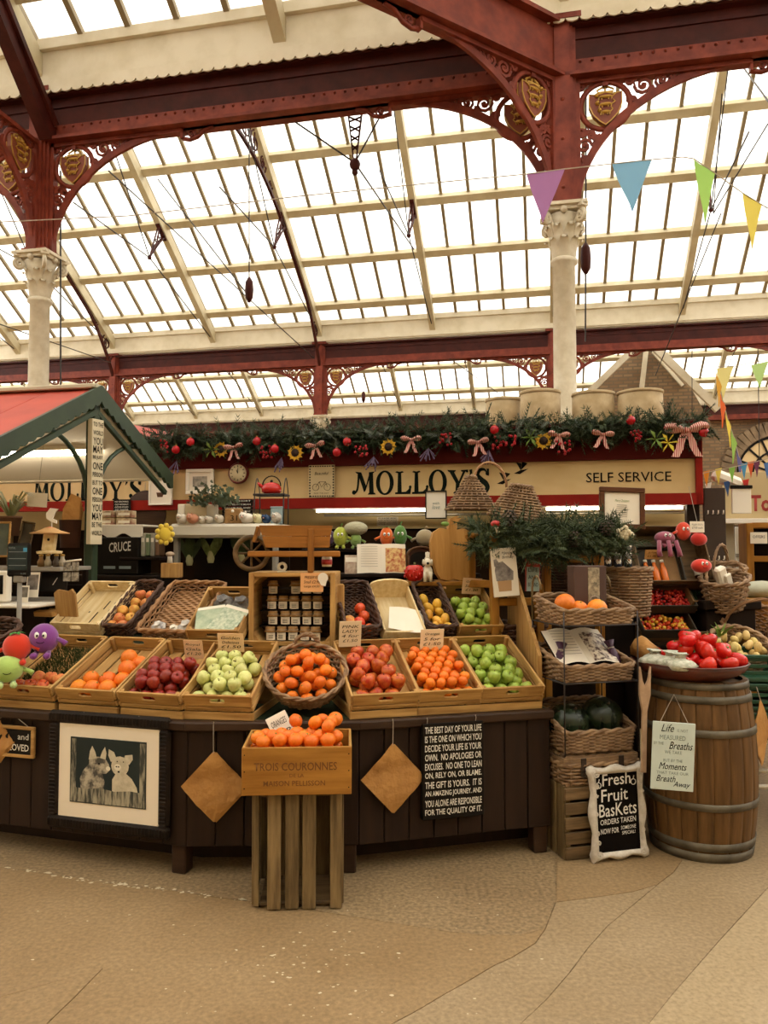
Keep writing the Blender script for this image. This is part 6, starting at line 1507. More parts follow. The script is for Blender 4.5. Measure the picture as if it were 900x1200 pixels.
for i in range(54):
    px = 565+i*2.95; p = at(px, 628+6*math.sin(i*.9)+4*math.sin(i*.31)+(6 if 585 < px < 690 else 0), 4.48+.06*math.sin(i))-o; sprigs(fo, p, 16, .085, .15, .009, 900+i)
stuff(fo.obj('foliage', mat('pine_needles_olive', '#4a5636', .7, '#333f26', 20), gl))
for k, (px, py) in enumerate(((711, 618), (673, 632), (597, 607))):
    p = at(px, py, 4.36)-o; mb = MB()
    for j in range(6):
        for a in range(8): w_ = a*PI/4+j*.4; rr = .045*math.sin(PI*(j+1)/7.5)+.006; mb.add([(p.x+rr*.5*math.cos(w_), p.y+rr*.5*math.sin(w_), p.z+j*.016-.04), (p.x+rr*math.cos(w_-.3), p.y+rr*math.sin(w_-.3), p.z+j*.016-.045), (p.x+rr*math.cos(w_+.3), p.y+rr*math.sin(w_+.3), p.z+j*.016-.045), (p.x+rr*.5*math.cos(w_), p.y+rr*.5*math.sin(w_), p.z+j*.016-.03)], [(0, 1, 2), (3, 2, 1)])
    mb.obj('pine_cone', mat('cone_brown', '#4a3828', .8, '#2f2218', 30), gl)
p = at(581, 614, 4.36)-o; o2 = MB().ball(p, .03, (1, 1, .7)).obj('toadstool_cap', mat('toadstool_red', '#b02420', .4), gl); MB().tube([p, p+Vector((.012, -.01, -.05))], .012, 6).obj('stalk', M_white, o2)
p = at(730, 625, 4.4)-o; mb = MB()
for k in range(14): mb.ball(p+Vector((.05*math.cos(k*2.4)*(k/14), -.01, .04*math.sin(k*2.4)*(k/14))), .018, n=6, m=4)
stuff(mb.obj('hydrangea', mat('cream_flower', '#cbbf9f', .8), gl))
b = at(552, 598, 4.85); tb = thing('pyramid_basket', 'pyramid shaped wicker basket with tall hoop handle', 'basket', M=TR(b, R(5))); wicker_parts(tb, .3, .2, .05, .04, .21, .21, M_wicker, .02, .012, .02, base=False); hoop(tb, arc3((.02, 0, .18), (.23, 0, .15), .14), .008, M_wickerl)
b = at(606, 608, 4.7); tb = thing('domed_basket', 'domed wicker basket lying above the pine garland', 'basket', M=TR(b, R(-5), 0, R(8))); wicker_parts(tb, .36, .2, .12, .06, .2, .2, M_wicker, .02, .012, .02, base=False)
t = thing('certificate', 'brown framed certificate above the pink plush toy', 'picture', M=TR(at(729, 620, 4.75), R(2), R(-4), R(2))); frame(t, .285, .26, .032, wood('brown_frame', '#5e371c', '#472812', 0)); text('Merry Christmas', M_leafg, t, .09, .02, (0, -.002, .175), 'lettering', shear=.3)
ck = MB()
for k in range(7): ck.box((0, -.0005, .15-k*.012), (.075-.004*abs(k-3), .001, .004))
stuff(ck.obj('print', mat('grey_print', '#a59c8c'), t))
t = thing('framed_picture', "thin black framed picture hung below the name sign", 'picture', M=TR(at(511, 608, 5.85), -AX)); frame(t, .165, .215, .008, M_black); text('with', MATS['grey_green_print'], t, .05, .02, (0, -.002, .12), 'lettering', shear=.3); text('love', MATS['grey_green_print'], t, .06, .03, (0, -.002, .09), 'lettering', shear=.3)
# gnome ornaments and a dark basket under the garland
for k in range(9):
    p = at(712+(k % 3)*12, 665-(k//3)*9, 4.75+.05*(k//3)); t = thing('gnome_ornament', 'small white-bearded gnome ornament, %s row, %s from left' % (('front', 'middle', 'back')[k//3], ORD[k % 3]), 'ornament', M=TR(p), group='gnome ornaments'); MB().lathe([(0, 0), (.024, .004), (.026, .03), (.016, .05)], 8).obj('body', mat('navy_felt', '#2d3340', .9), t); MB().ball((0, -.016, .035), .018, (1, .6, 1.3), 8, 5).obj('beard', M_white, t); MB().ball((0, -.026, .047), .007, n=6, m=4).obj('nose', mat('peach_nose', '#c98a62', .7), t); MB().lathe([(.026, .05), (.016, .075), (0, .1)], 8).obj('hat', mat('grey_felt', '#7d766c', .9), t)
mb = MB(); mb.cbox((0, 0, 0), (.24, .16, .02), .004); tag(mb.obj('ornament_shelf', M_dark, M=TR(at(724, 668, 4.82), R(5))), 'dark ledge carrying the gnome ornaments', 'shelf')
b = at(735, 722, 4.6); oval_basket(TR((b.x+.02, b.y+.05, b.z), R(10)), .28, .26, .28, M_wicker, 'tall round wicker basket behind the basket stand', None, .85)
b = at(655, 695, 4.95); oval_basket(TR((b.x, b.y, b.z), R(10)), .34, .3, .2, M_wickerd, 'dark wicker basket seen through the ladder stand', None, .85)
b = at(606, 775, 4.62); oval_basket(TR((b.x, b.y, b.z), R(10)), .36, .3, .22, M_wickerd, 'dark wicker basket low behind the ladder stand', None, .85)
mb = MB(); mb.cbox((0, 0, .35), (.9, .4, .7), .01); pl_ = tag(mb.obj('rear_bench', M_dark, M=TR((1.08, 5.1, 0), R(12))), 'dark low bench behind the ladder stand', 'bench')
# ================================================================ left: the red-roofed stall
ua_, va_ = -2.86, 4.504; zr = at(115, 457, 5.0).z; ze = zr-.478; HV = .957; LU = 2.8
M_green = mat('dark_green_paint', '#34452f', .5, '#2a3826', 4); M_rroof = mat('red_roof_board', '#b3442f', .6, '#a03a28', 3)
st = thing('market_stall', 'small stall with red boarded roof and green bargeboards', 'stall', M=MB_UV(ua_, va_))
def slopeboard(name, sg, x0, x1, lift, th, m, over=0.0, n=1):
    L = math.hypot(HV, zr-ze)+over; a = math.atan2(zr-ze, HV); w = (x1-x0)/n
    for k in range(n):
        mb = MB(); mb.cbox((0, 0, 0), (w-.004, L, th), .003)
        c = Vector((x0+(k+.5)*w, sg*math.cos(a)*L/2, zr+lift-math.sin(a)*L/2)); mb.v = [tuple(Matrix.Rotation(-sg*a, 3, 'X') @ Vector(v)+c) for v in mb.v]; mb.obj(name, m, st)
slopeboard('roof_board', -1, -LU, -.03, .0, .02, M_rroof, .02, 8); slopeboard('roof_board', 1, -LU, -.03, .0, .02, M_rroof, .02, 8)
slopeboard('soffit', 1, -LU, -.06, -.035, .015, M_white); slopeboard('soffit', -1, -LU, -.06, -.035, .015, M_cream)
MB().cbox((-LU/2, 0, zr+.02), (LU, .12, .03), .006).obj('ridge_cap', mat('grey_cream_cap', '#b9b199', .6), st)
a = math.atan2(zr-ze, HV); L = math.hypot(HV, zr-ze)
for sg in (-1, 1):
    pts = [(0, .05), (0, -.085)]; n = 14
    lowr = []
    for i in range(n*4+1):
        f = i/(n*4); lowr.append((f*(L+.04), -.085-.02*abs(math.sin(f*n*PI))))
    poly_ = [(0, .02)]+lowr+[(L+.04, .02)]
    mb = MB(); mb.prism(poly_, .025)
    vs = []
    for x, y, z in mb.v: vs.append((y, sg*(x*math.cos(a)-z*0), zr+.01-x*math.sin(a)+z))
    mb.v = vs; mb.obj('bargeboard', M_green, st)
    MB().cbox((-.03, sg*HV*.5, (zr+ze)/2-.14), (.03, L*.98, .035), .003, Matrix.Rotation(-sg*a, 3, 'X')).obj('gable_rafter', M_green, st)
MB().cbox((-LU/2, HV*.98, ze+.0), (LU, .04, .06), .004).obj('eave_beam', M_cream, st); MB().cbox((-LU/2, -HV*.98, ze-.03), (LU, .04, .06), .004).obj('eave_beam', M_green, st)
MB().cbox((-.05, 0, zr/2-.03), (.065, .065, zr-.06), .006).obj('post', M_green, st)
MB().cbox((-LU+.1, 0, zr/2-.03), (.085, .085, zr-.06), .006).obj('post', M_green, st)
for sg in (-1, 1):
    MB().tube([(-.05, sg*(.05+.55*(1-math.cos(q*PI/16))), zr-.72+.42*math.sin(q*PI/16)) for q in range(9)], .016, 6).obj('curved_brace', M_green, st)
tl = thing('fluorescent_tube', 'lit fluorescent fitting under the far roof slope of the stall', 'lamp', M=MB_UV(ua_, va_))
zl = zr-.478*.55-.075; MB().tube([(-1.6, HV*.55, zl), (-.35, HV*.55, zl)], .02, 8).obj('tube', MATS['lit_tube'], tl); MB().box((-.975, HV*.55, zl+.035), (1.35, .07, .03)).obj('batten', M_white, tl)
# red roof of the neighbouring stall behind
p = [atv(152, 497, 6.9), atv(255, 518, 6.9), atv(235, 524, 6.4), atv(160, 512, 6.4)]
mb = MB(); mb.add([*p, *[q-Vector((0, 0, .03)) for q in p]], [(0, 1, 2, 3), (7, 6, 5, 4), (0, 4, 5, 1), (1, 5, 6, 2), (2, 6, 7, 3), (3, 7, 4, 0)]); tag(mb.obj('awning_panel', M_rroof), 'small red roof panel seen behind the left end of the garland', 'roof panel')
# letter board on the post
p = at(106, 638, 4.9); t = thing('letter_board', 'tall narrow cream board lettered To the world you may be one person', 'sign', M=TR(p, R(66))); w, h = .10, .81
MB().cbox((w/2, .02, h/2), (w, .04, h), .003).obj('board', mat('cream_board', '#cfc3a4', .7), t)
for i, s in enumerate(['TO THE', 'WORLD', 'YOU', 'MAY', 'BE JUST', 'ONE', 'PERSON', 'BUT TO', 'ONE', 'PERSON', 'YOU', 'MAY', 'BE THE', 'WORLD']):
    big = s in ('YOU', 'MAY', 'ONE'); text(s, M_ink, t, w*.84, .048 if big else .03, (w/2, 0, h-.035-i*.054), 'lettering', bold=.015)
# ---------------------------------------------------------------- inside the stall
M_grey = mat('grey_shelf', '#8b857a', .6); C0 = at(40, 668, 4.75)
t = thing('stall_shelf', 'grey shelving inside the red-roofed stall', 'shelf', M=TR((C0.x-.3, C0.y, 0), R(-10)))
for z in (at(40, 664, 4.75).z, at(40, 702, 4.75).z): MB().cbox((0, .1, z-.012), (1.1, .34, .024), .004).obj('shelf_board', M_grey, t)
for x in (-.52, .52): MB().cbox((x, .25, .7), (.03, .03, 1.4), .003).obj('upright', M_dark, t)
MB().box((0, .3, .8), (1.2, .02, 1.0)).obj('back_panel', M_dark, t)
zs1, zs2 = at(40, 664, 4.75).z, at(40, 702, 4.75).z
# till display
p = at(22, 738, 4.25); t = thing('till_display', 'dark customer display screen on a grey pole', 'display', M=TR((p.x, p.y, ZTOP), R(-6)))
zt = at(23, 656, 4.25).z-ZTOP
MB().tube([(0, 0, 0), (0, 0, zt-.08)], .013, 10).obj('pole', M_grey, t); MB().cbox((0, 0, zt-.1), (.06, .04, .05), .006).obj('bracket', M_grey, t)
s_ = MB().cbox((0, -.01, zt), (.132, .03, .185), .01).obj('casing', M_black, t); MB().box((0, -.027, zt+.01), (.115, .002, .135)).obj('screen', mat('dark_screen', '#122427', .15), s_)
mb = MB()
for k in range(3): mb.box((0, -.0285, zt-.03+k*.037), (.1, .001, .003))
stuff(mb.obj('screen_lines', mat('screen_grey', '#7d8a88', .5), s_)); MB().box((.045, -.0285, zt+.055), (.022, .001, .022)).obj('screen_icon', mat('screen_blue', '#3f8fb8', .4), s_); text('TOTAL', mat('screen_grey', '#7d8a88'), s_, .04, .01, (-.03, -.028, zt+.065), 'lettering'); text('0.00', MATS['screen_grey'], s_, .03, .009, (.035, -.026, zt-.075), 'lettering')
# plants, pictures and ornaments
t = thing('spider_plant', 'spider plant with long pale leaves at the left edge', 'plant', at(12, 628, 4.9)); mb = MB(); rnd = random.Random(4)
for k in range(46):
    a = rnd.uniform(0, 2*PI); l = rnd.uniform(.12, .26); h = rnd.uniform(.1, .2); pts = [Vector((math.cos(a)*l*f, math.sin(a)*l*f*.8, .1+h*math.sin(f*PI*.72)*1.0)) for f in (0, .3, .6, 1.0)]; sd = Vector((-math.sin(a), math.cos(a), 0))*.007
    mb.strip([[q-sd*w_, q+sd*w_] for q, w_ in zip(pts, (.7, 1, .8, .1))])
stuff(mb.obj('leaves', mat('spider_leaf', '#8d9465', .6, '#b5b487', 8), t)); MB().lathe([(.05, 0), (.065, .11), (.07, .11), (.07, .125), (.06, .125), (.055, .1), (0, .1)], 14).obj('pot', mat('brown_pot', '#6b4a32', .7), t)
MB().cbox((0, 0, -.18), (.03, .03, .36), .003).obj('stake', M_old, t)
def pane(px, py, Y, w, h, label, mf, mm, rz=0, fw=.012, nm='framed_picture', cat='picture', ry=0): t = thing(nm, label, cat, M=TR(at(px, py, Y), rz, R(-6), ry)); frame(t, w, h, fw, mf, mm, th=.015); return t
pane(1, 653, 4.7, .1, .22, 'pale wood picture frame at the left edge above the screen', M_crate, mat('dim_print', '#5d675c', .6, '#40473f', 10))
pane(28, 640, 4.95, .1, .16, 'tilted grey picture frame behind the mushroom house', M_oldx, mat('dim_print2', '#6d6455', .6, '#4e4639', 10), R(-15), .012, ry=R(8))
t = thing('notice_sheet', 'blank cream sheet hanging before the left name sign', 'sheet', M=TR(at(43, 594, 4.9), R(-10), 0, R(4))); MB().cbox((0, 0, .045), (.14, .003, .09), .001).obj('sheet', M_paper, t); MB().tube([(0, .0, .09), (0, .02, .42)], .0015, 4).obj('string', M_string, t)
t = thing('letter_rack_bin', 'tall brown bin holding kraft bags inside the stall', 'bin', at(82, 642, 4.95)); MB().lathe([(.06, 0), (.068, .18), (.07, .18), (.058, .17), (0, .17)], 16).obj('bin', mat('brown_bin', '#4a2c1c', .6), t)
for k in range(3): MB().prism([(-.05, 0), (.06, 0), (.075, .17-.03*k), (.01, .2-.02*k), (-.04, .1)], .004, (.0, -.02+.02*k, .15)).obj('kraft_bag', M_kraft, t)
t = thing('heart_bird', 'white bird-shaped ornament on a thin stick', 'ornament', at(60, 650, 4.7)); MB().tube([(0, 0, 0), (0, 0, .2)], .003, 5).obj('stick', M_white, t); mb = MB(); mb.prism([(-.035, .25), (-.03, .22), (0, .2), (.03, .19), (.03, .21), (.005, .22), (.02, .26), (.04, .28), (-.01, .285)], .012); mb.obj('bird', M_white, t)
t = thing('mushroom_house', 'wooden toadstool bird house with wide brim roof', 'ornament', M=TR(at(58, 648, 4.6), R(10))); MB().lathe([(.07, -.005), (.075, .01), (.04, .015)], 16).obj('base', M_pale, t); MB().cbox((0, 0, .065), (.07, .06, .11), .006, RY(R(6))).obj('body', M_pale, t); mb = MB(); mb.lathe([(.0, .115), (.11, .115), (.112, .12), (.06, .135), (.03, .15), (0, .155)], 20); mb.obj('roof', mat('pale_brim', '#c79a62', .6), t); MB().lathe([(.05, .138), (.028, .151), (0, .158)], 16).obj('roof_cap', mat('coral_cap', '#d07a5a', .6), t); MB().ball((0, -.032, .08), .008, n=6, m=4).obj('entrance_hole', M_ink, t)
for k, (px, c, lb) in enumerate(((48, '#8d6a3a', 'amber glass bottle on the grey stall shelf'), (66, '#5a5046', 'small dark tin on the grey stall shelf'), (73, '#b5aa96', 'small pale jar on the grey stall shelf'), (56, '#c0b49a', 'little cream pot on the grey stall shelf'))):
    p = at(px, 663, 4.72); t = thing('shelf_ornament', lb, 'ornament', (p.x, p.y, zs1)); MB().lathe([(.02, 0), (.022, .03), (.012, .05), (.012, .065)], 10).obj('body', mat('orn'+c, c, .5), t); MB().lathe([(.014, .065), (.014, .075), (0, .078)], 10).obj('lid', M_gold, t)
t = thing('photo_strip', 'hanging strip of small black and white photographs', 'photographs', M=TR(at(83, 682, 4.5), R(-5))); 
for k in range(2):
    for j in range(2): MB().cbox((-.025+.05*j, 0, .03+.06*k), (.044, .004, .052), .001).obj('photograph', mat('bw_photo', '#b5ab98', .6, '#4d463d', 40), t)
MB().tube([(-.03, 0, .12), (.06, 0, .13)], .006, 6).obj('peg_bar', M_white, t)
def photo(px, py, Y, w, h, lab, c1, c2): p = at(px, py, Y); t = thing('photo_print', lab, 'photograph', M=TR(p, R(-8), R(-8))); MB().cbox((0, 0, h/2), (w, .006, h), .001).obj('mount', M_paper, t); MB().box((0, -.0035, h*.6), (w*.85, .001, h*.6)).obj('image', mat('im'+lab[:12], c1, .6, c2, 25), t)
photo(37, 700, 4.6, .08, .15, 'white mounted photograph beside the till pole', '#4a423c', '#8a8178'); photo(27, 706, 4.55, .06, .1, 'small white photograph lower beside the till pole', '#8d867a', '#4d4740')
t = thing('cash_till', 'white till screen at the left edge below the shelf', 'till', M=TR(at(0, 705, 4.5), R(-8))); MB().cbox((0, 0, .09), (.12, .05, .18), .008).obj('casing', M_white, t); MB().box((-.005, -.027, .1), (.08, .002, .11)).obj('screen', M_black, t)
t = thing('laptop', 'black laptop lid leaning on the lower stall shelf', 'laptop', M=TR(at(62, 693, 4.65), R(-5), R(-12))); MB().cbox((0, 0, .06), (.17, .012, .12), .004).obj('lid', M_black, t); MB().box((.01, -.008, .06), (.003, .002, .05), RY(.5)).obj('logo_line', M_white, t)
t = thing('white_counter_leaf', 'white laminate ledge behind the plush toys', 'ledge', M=TR((at(20, 712, 4.55).x-.1, 4.55, at(20, 708, 4.55).z), R(-12))); MB().cbox((0, 0, 0), (.62, .3, .02), .006).obj('ledge', M_white, t); MB().cbox((0, .1, -.2), (.5, .03, .38), .004).obj('support', M_dark, t)
# scalloped yellow box with a toy behind the empty tray
t = thing('scalloped_box', 'yellow wooden box with a scalloped end beside the empty tray', 'box', M=TR(at(72, 722, 4.55), R(-20), R(10))); MB().prism([(-.03, 0), (.12, 0), (.12, .14), (.1, .165), (.07, .15), (.04, .155), (.0, .16), (-.03, .14)], .015, (0, 0, 0)).obj('end_board', M_crate_z, t); MB().cbox((-.09, .0, .02), (.14, .1, .03), .004).obj('tray', M_crate, t)
# dark wicker at left edge
oval_basket(TR(at(-6, 762, 4.1), R(-10), R(20)), .3, .26, .12, M_wickerd, 'dark wicker basket cut by the left edge', None)
# ---------------------------------------------------------------- plush toys
def plush(M, s, label, col, sc=(1, 1, 1), legs=True, arms=True, eyes=True, leaf=None, feet=None, name='plush_toy', top=None, smile=True, group=None):
    c2 = tuple(min(1, v*1.0) for v in hx(col)[:3])+(1,); m = mat('plush_'+col.strip('#'), col, .95, bump=.5, bscale=220, sheen=.4, bdist=.003); mf = m if feet is None else mat('plush_'+feet.strip('#'), feet, .95, bump=.5, bscale=220, sheen=.4)
    t = thing(name, label, 'plush toy', M=M, group=group); zc = s*sc[2]+s*.25
    MB().ball((0, 0, zc), s, sc, 18, 12).obj('body', m, t)
    if eyes:
        for sx in (-1, 1):
            e = MB().ball((sx*s*.24, -s*sc[1]*.9, zc+s*.28), s*.2, (.8, .45, 1.15), 10, 6).obj('eye', mat('eye_white', '#e8e6e0', .3), t); MB().ball((sx*s*.2, -s*sc[1]*.9-s*.085, zc+s*.26), s*.09, (.8, .4, 1), 8, 5).obj('pupil', M_black, e)
    if smile: MB().tube([(s*.3*math.sin(q), -s*sc[1]*(.95+.02*math.cos(q)), zc-s*.02-s*.22*math.cos(q)) for q in (-1, -.5, 0, .5, 1)], s*.025, 4).obj('smile', M_ink, t)
    if arms:
        for sx in (-1, 1): MB().tube([(sx*s*sc[0]*.85, -s*.1, zc), (sx*s*(sc[0]+.35), -s*.25, zc-s*.2), (sx*s*(sc[0]+.55), -s*.3, zc-s*.35)], [s*.16, s*.16, s*.2], 8).obj('arm', m, t)
    if legs:
        for sx in (-1, 1): MB().tube([(sx*s*.35, -s*.2, zc-s*sc[2]*.85), (sx*s*.4, -s*.4, s*.2), (sx*s*.42, -s*.75, s*.16), (sx*s*.42, -s*1.0, s*.2)], [s*.18, s*.18, s*.24, s*.2], 8).obj('leg', mf, t)
    if leaf:
        mb = MB(); z1 = zc+s*sc[2]*.93
        for k in range(6):
            q = 2*PI*k/6; mb.strip([[(-.1*s*math.sin(q), .1*s*math.cos(q), z1), (.1*s*math.sin(q), -.1*s*math.cos(q), z1)], [(.4*s*math.cos(q)-.15*s*math.sin(q), .4*s*math.sin(q)+.15*s*math.cos(q), z1+.12*s), (.4*s*math.cos(q)+.15*s*math.sin(q), .4*s*math.sin(q)-.15*s*math.cos(q), z1+.12*s)], [(.7*s*math.cos(q), .7*s*math.sin(q), z1-.05*s), (.71*s*math.cos(q), .71*s*math.sin(q), z1-.05*s)]])
        mb.obj('leaf_crown', mat('plush_'+leaf.strip('#'), leaf, .95), t)
    if top: MB().tube([(0, 0, zc+s*sc[2]*.9), (s*.1, 0, zc+s*sc[2]*1.2), (s*.25, 0, zc+s*sc[2]*1.35)], s*.1, 6).obj('stalk', mat('plush_'+top.strip('#'), top, .95), t)
    return t
def crate_at(px, py, Y): return at(px, py, Y)
plush(TR(at(51, 770, 4.0), R(8)), .077, 'purple round plush toy with big eyes on the left crate', '#7a3a86', (.95, .85, 1), top=None)
plush(TR(at(22, 778, 3.95), R(15), 0, R(-6)), .07, 'red tomato plush toy with green leaf crown', '#cf3518', (1, .85, 1), eyes=False, smile=False, leaf='#3f7a34')
plush(TR(at(8, 804, 3.9), R(25)), .074, 'pale green apple plush toy at the left edge', '#a3bf62', (1.05, .9, .9), feet='#b6cc84', eyes=False)
# ================================================================ kiosk shelves behind
zS = at(265, 614, 5.6).z
t = thing('display_case', 'white topped refrigerated display case below the clock', 'display case', M=TR((at(265, 614, 5.6).x, 5.6, 0), R(-7))); W = .8
MB().cbox((0, .16, zS-.05), (W, .5, .1), .02).obj('top', mat('enamel_white', '#cfc8b8', .4), t)
for x in (-W/2+.03, W/2-.03): MB().cbox((x, .0, zS-.37), (.035, .06, .56), .006).obj('stile', M_grey, t)
MB().box((0, .38, zS-.37), (W-.04, .02, .56)).obj('back', M_dark, t); MB().cbox((0, .16, zS-.66), (W, .5, .04), .006).obj('shelf', M_grey, t); MB().cbox((.12, -.1, zS-.63), (W*.72, .03, .03), .004).obj('pink_rail', mat('pink_rail', '#a56a5c', .5), t)
MB().box((0, .16, (zS-.68)/2), (W, .46, zS-.68)).obj('base_cabinet', mat('case_base', '#6d675c', .6), t)
def ball_veg(px, py, Y, kind, lab):
    t = thing('leaf_vegetable', lab, 'vegetable', at(px, py, Y)); mb = MB(); rnd = random.Random(px)
    for k in range(9):
        q = rnd.uniform(0, 2*PI); mb.strip([[(-.015, 0, 0), (.015, 0, 0)], [(.05*math.cos(q)-.03, .04*math.sin(q), .1), (.05*math.cos(q)+.03, .04*math.sin(q), .1)], [(.08*math.cos(q)-.01, .06*math.sin(q), .17), (.08*math.cos(q)+.01, .06*math.sin(q), .17)]])
    stuff(mb.obj('leaves', mat('leaf_'+kind, kind, .6, '#2f3d1e', 12), t)); MB().lathe([(.02, -.03), (.028, 0), (.02, .06)], 10).obj('stalk', mat('pale_stalk', '#b8b88a', .6), t)
ball_veg(247, 655, 5.75, '#7d8d52', 'pale leafy lettuce standing in the display case'); ball_veg(283, 655, 5.75, '#3f5230', 'dark leafy cabbage in the display case'); ball_veg(222, 658, 5.75, '#4e5c3a', 'dark green leeks at the left in the display case')
# figurines on the case
def fig(px, w, h, col, label, kind, spot=None):
    p = at(px, 613, 5.55); s = w*5.55/900/2; t = thing('ceramic_figure', label, 'figurine', M=TR((p.x, p.y, zS), R(-7))); m = mat('glaze_'+col.strip('#'), col, .25, *( [spot, 14] if spot else []))
    H = h*5.55/900
    MB().ball((0, 0, H*.45), s, (1, .8, H*.45/s), 12, 8).obj('body', m, t); MB().ball((-s*.3, -s*.6, H*.62), s*.55, (1, .8, .9), 10, 7).obj('head', m, t)
    for sx in (-1, 1): MB().lathe([(s*.16, 0), (s*.1, s*.18), (0, s*.3)], 6, (-s*.3+sx*s*.3, -s*.5, H*.62+s*.4)).obj('ear', m, t); MB().ball((-s*.3+sx*s*.18, -s*1.02, H*.68), s*.07, n=6, m=4).obj('eye', M_ink, t)
    MB().ball((-s*.3, -s*1.05, H*.55), s*.14, (1.2, .6, .8), 8, 5).obj('snout', mat('pink_snout', '#c99a8a', .4), t)
for px, w, h, col, lb, sp_ in ((213, 13, 13, '#d8cfc0', 'white pig figurine at the left end of the case', None), (226, 15, 13, '#c98a6a', 'peach coloured pig figurine on the case', None), (237, 9, 10, '#dcd2c2', 'little cream figurine beside the peach pig', None), (245, 11, 10, '#cfc6b6', 'white faced figurine in the middle of the case', None), (257, 12, 12, '#d4cab8', 'white owl-like figurine left of the wooden block', None),
                           (289, 19, 14, '#dcd4c8', 'large white pig figurine right of the wooden block', None), (302, 13, 13, '#d6cfa4', 'pale yellow figurine beside the blue one', None), (312, 12, 12, '#1f3a5c', 'glossy dark blue figurine on the case', None), (324, 13, 15, '#ddd5c6', 'spotted white cow figurine at the right end', '#5d5348')): fig(px, w, h, col, lb, 0, sp_)
p = at(274, 613, 5.55); t = thing('wooden_block_calendar', 'carved honey coloured wooden block among the figurines', 'ornament', M=TR((p.x, p.y, zS), R(-7))); MB().cbox((0, 0, .055), (.12, .06, .11), .006).obj('block', mat('honey_wood', '#a9814f', .6, '#7d5a30', 14), t); text('31', M_ink, t, .05, .04, (.01, -.031, .04), 'lettering'); MB().ball((0, -.03, .09), .012, n=8, m=5).obj('knob', M_white, t)
p = at(228, 612, 5.68); t = thing('open_box', 'cream card box leaning behind the figurines', 'box', M=TR((p.x, p.y, zS), R(-7))); MB().cbox((0, 0, .075), (.24, .05, .15), .004).obj('carton', mat('cream_carton', '#c9b896', .7, '#b09a72', 4), t); MB().cbox((-.09, -.03, .075), (.05, .02, .14), .003).obj('spine', M_paper, t)
p = at(249, 612, 5.62); t = thing('potted_herb', 'grey-green herb in a white pot on the display case', 'plant', M=TR((p.x, p.y, zS))); MB().lathe([(.04, 0), (.044, .14), (.047, .14), (.04, .13), (0, .13)], 16).obj('pot', M_white, t); mb = MB(); rnd = random.Random(9)
for k in range(60):
    d = Vector((rnd.gauss(0, 1), rnd.gauss(0, .7), abs(rnd.gauss(.3, .6)))).normalized(); b_ = Vector((0, 0, .13))
    for j in range(5):
        q = b_+d*(.05+.03*j)*rnd.uniform(.8, 1.1); sd = d.cross(Vector((rnd.random(), rnd.random(), rnd.random()))).normalized()*.022; mb.add([q, q+sd+d*.01, q+d*.03, q-sd+d*.01], [(0, 1, 2, 3)])
stuff(mb.obj('leaves', mat('sage_leaf', '#6d7a62', .7, '#4f5b48', 12), t))
p = at(278, 608, 5.72); t = thing('quote_plaque', 'small black slatted plaque with white lines of writing', 'sign', M=TR((p.x, p.y, zS+.03), R(-7), R(-5))); 
for k in range(6): MB().cbox((0, 0, .015+k*.026), (.235, .012, .024), .002).obj('slat', M_black, t); text(('ALWAYS', 'LAUGH WHEN YOU CAN', 'IT IS CHEAP MEDICINE', 'DREAM BIG AND', 'LIVE WELL LOVE MUCH', 'LIFE IS SHORT')[k], M_wt, t, .2, .012, (0, -.006, .015+k*.026), 'lettering', bold=.01)
# wire stand with kettle
p = at(318, 612, 5.72); zk = at(318, 579, 5.72).z; t = thing('wire_shelf', 'small dark wire shelf carrying the red kettle', 'shelf', M=TR((p.x, p.y, zS), R(-7))); MB().cbox((0, 0, zk-zS-.008), (.24, .16, .016), .003).obj('top', M_rod, t)
for x in (-.11, .11):
    for y in (-.07, .07): MB().tube([(x, y, 0), (x, y, zk-zS)], .005, 6).obj('leg', M_rod, t)
    MB().tube([(x, -.07+.14*q/8, zk-zS+.12*math.sin(q*PI/8)) for q in range(9)], .004, 5).obj('hoop', M_rod, t)
t = thing('red_kettle', 'shiny red kettle with dark handle on the wire shelf', 'kettle', M=TR((p.x, p.y, zk), R(-7))); mr = mat('red_enamel', '#b5231a', .2); MB().lathe([(.05, 0), (.072, .015), (.075, .045), (.055, .075), (.03, .085), (0, .088)], 20).obj('body', mr, t); MB().tube([(-.06, 0, .045), (-.09, 0, .07), (-.105, 0, .085)], [.018, .012, .009], 8).obj('spout', mr, t); MB().tube([(.07*math.cos(q*PI/10), 0, .06+.075*math.sin(q*PI/10)) for q in range(11)], .005, 6).obj('handle', M_black, t); MB().ball((0, 0, .095), .012, n=8, m=5).obj('knob', M_black, t)
p = at(320, 612, 5.65); t = thing('blue_tin', 'pale blue tin box beneath the red kettle', 'tin', M=TR((p.x+.03, p.y, zS), R(-7))); MB().cbox((0, 0, .06), (.09, .05, .12), .006).obj('tin', mat('pale_blue_tin', '#8fa3a6', .4), t); MB().cbox((0, 0, .123), (.094, .054, .012), .004).obj('lid', mat('pale_blue_tin', '#8fa3a6'), t)
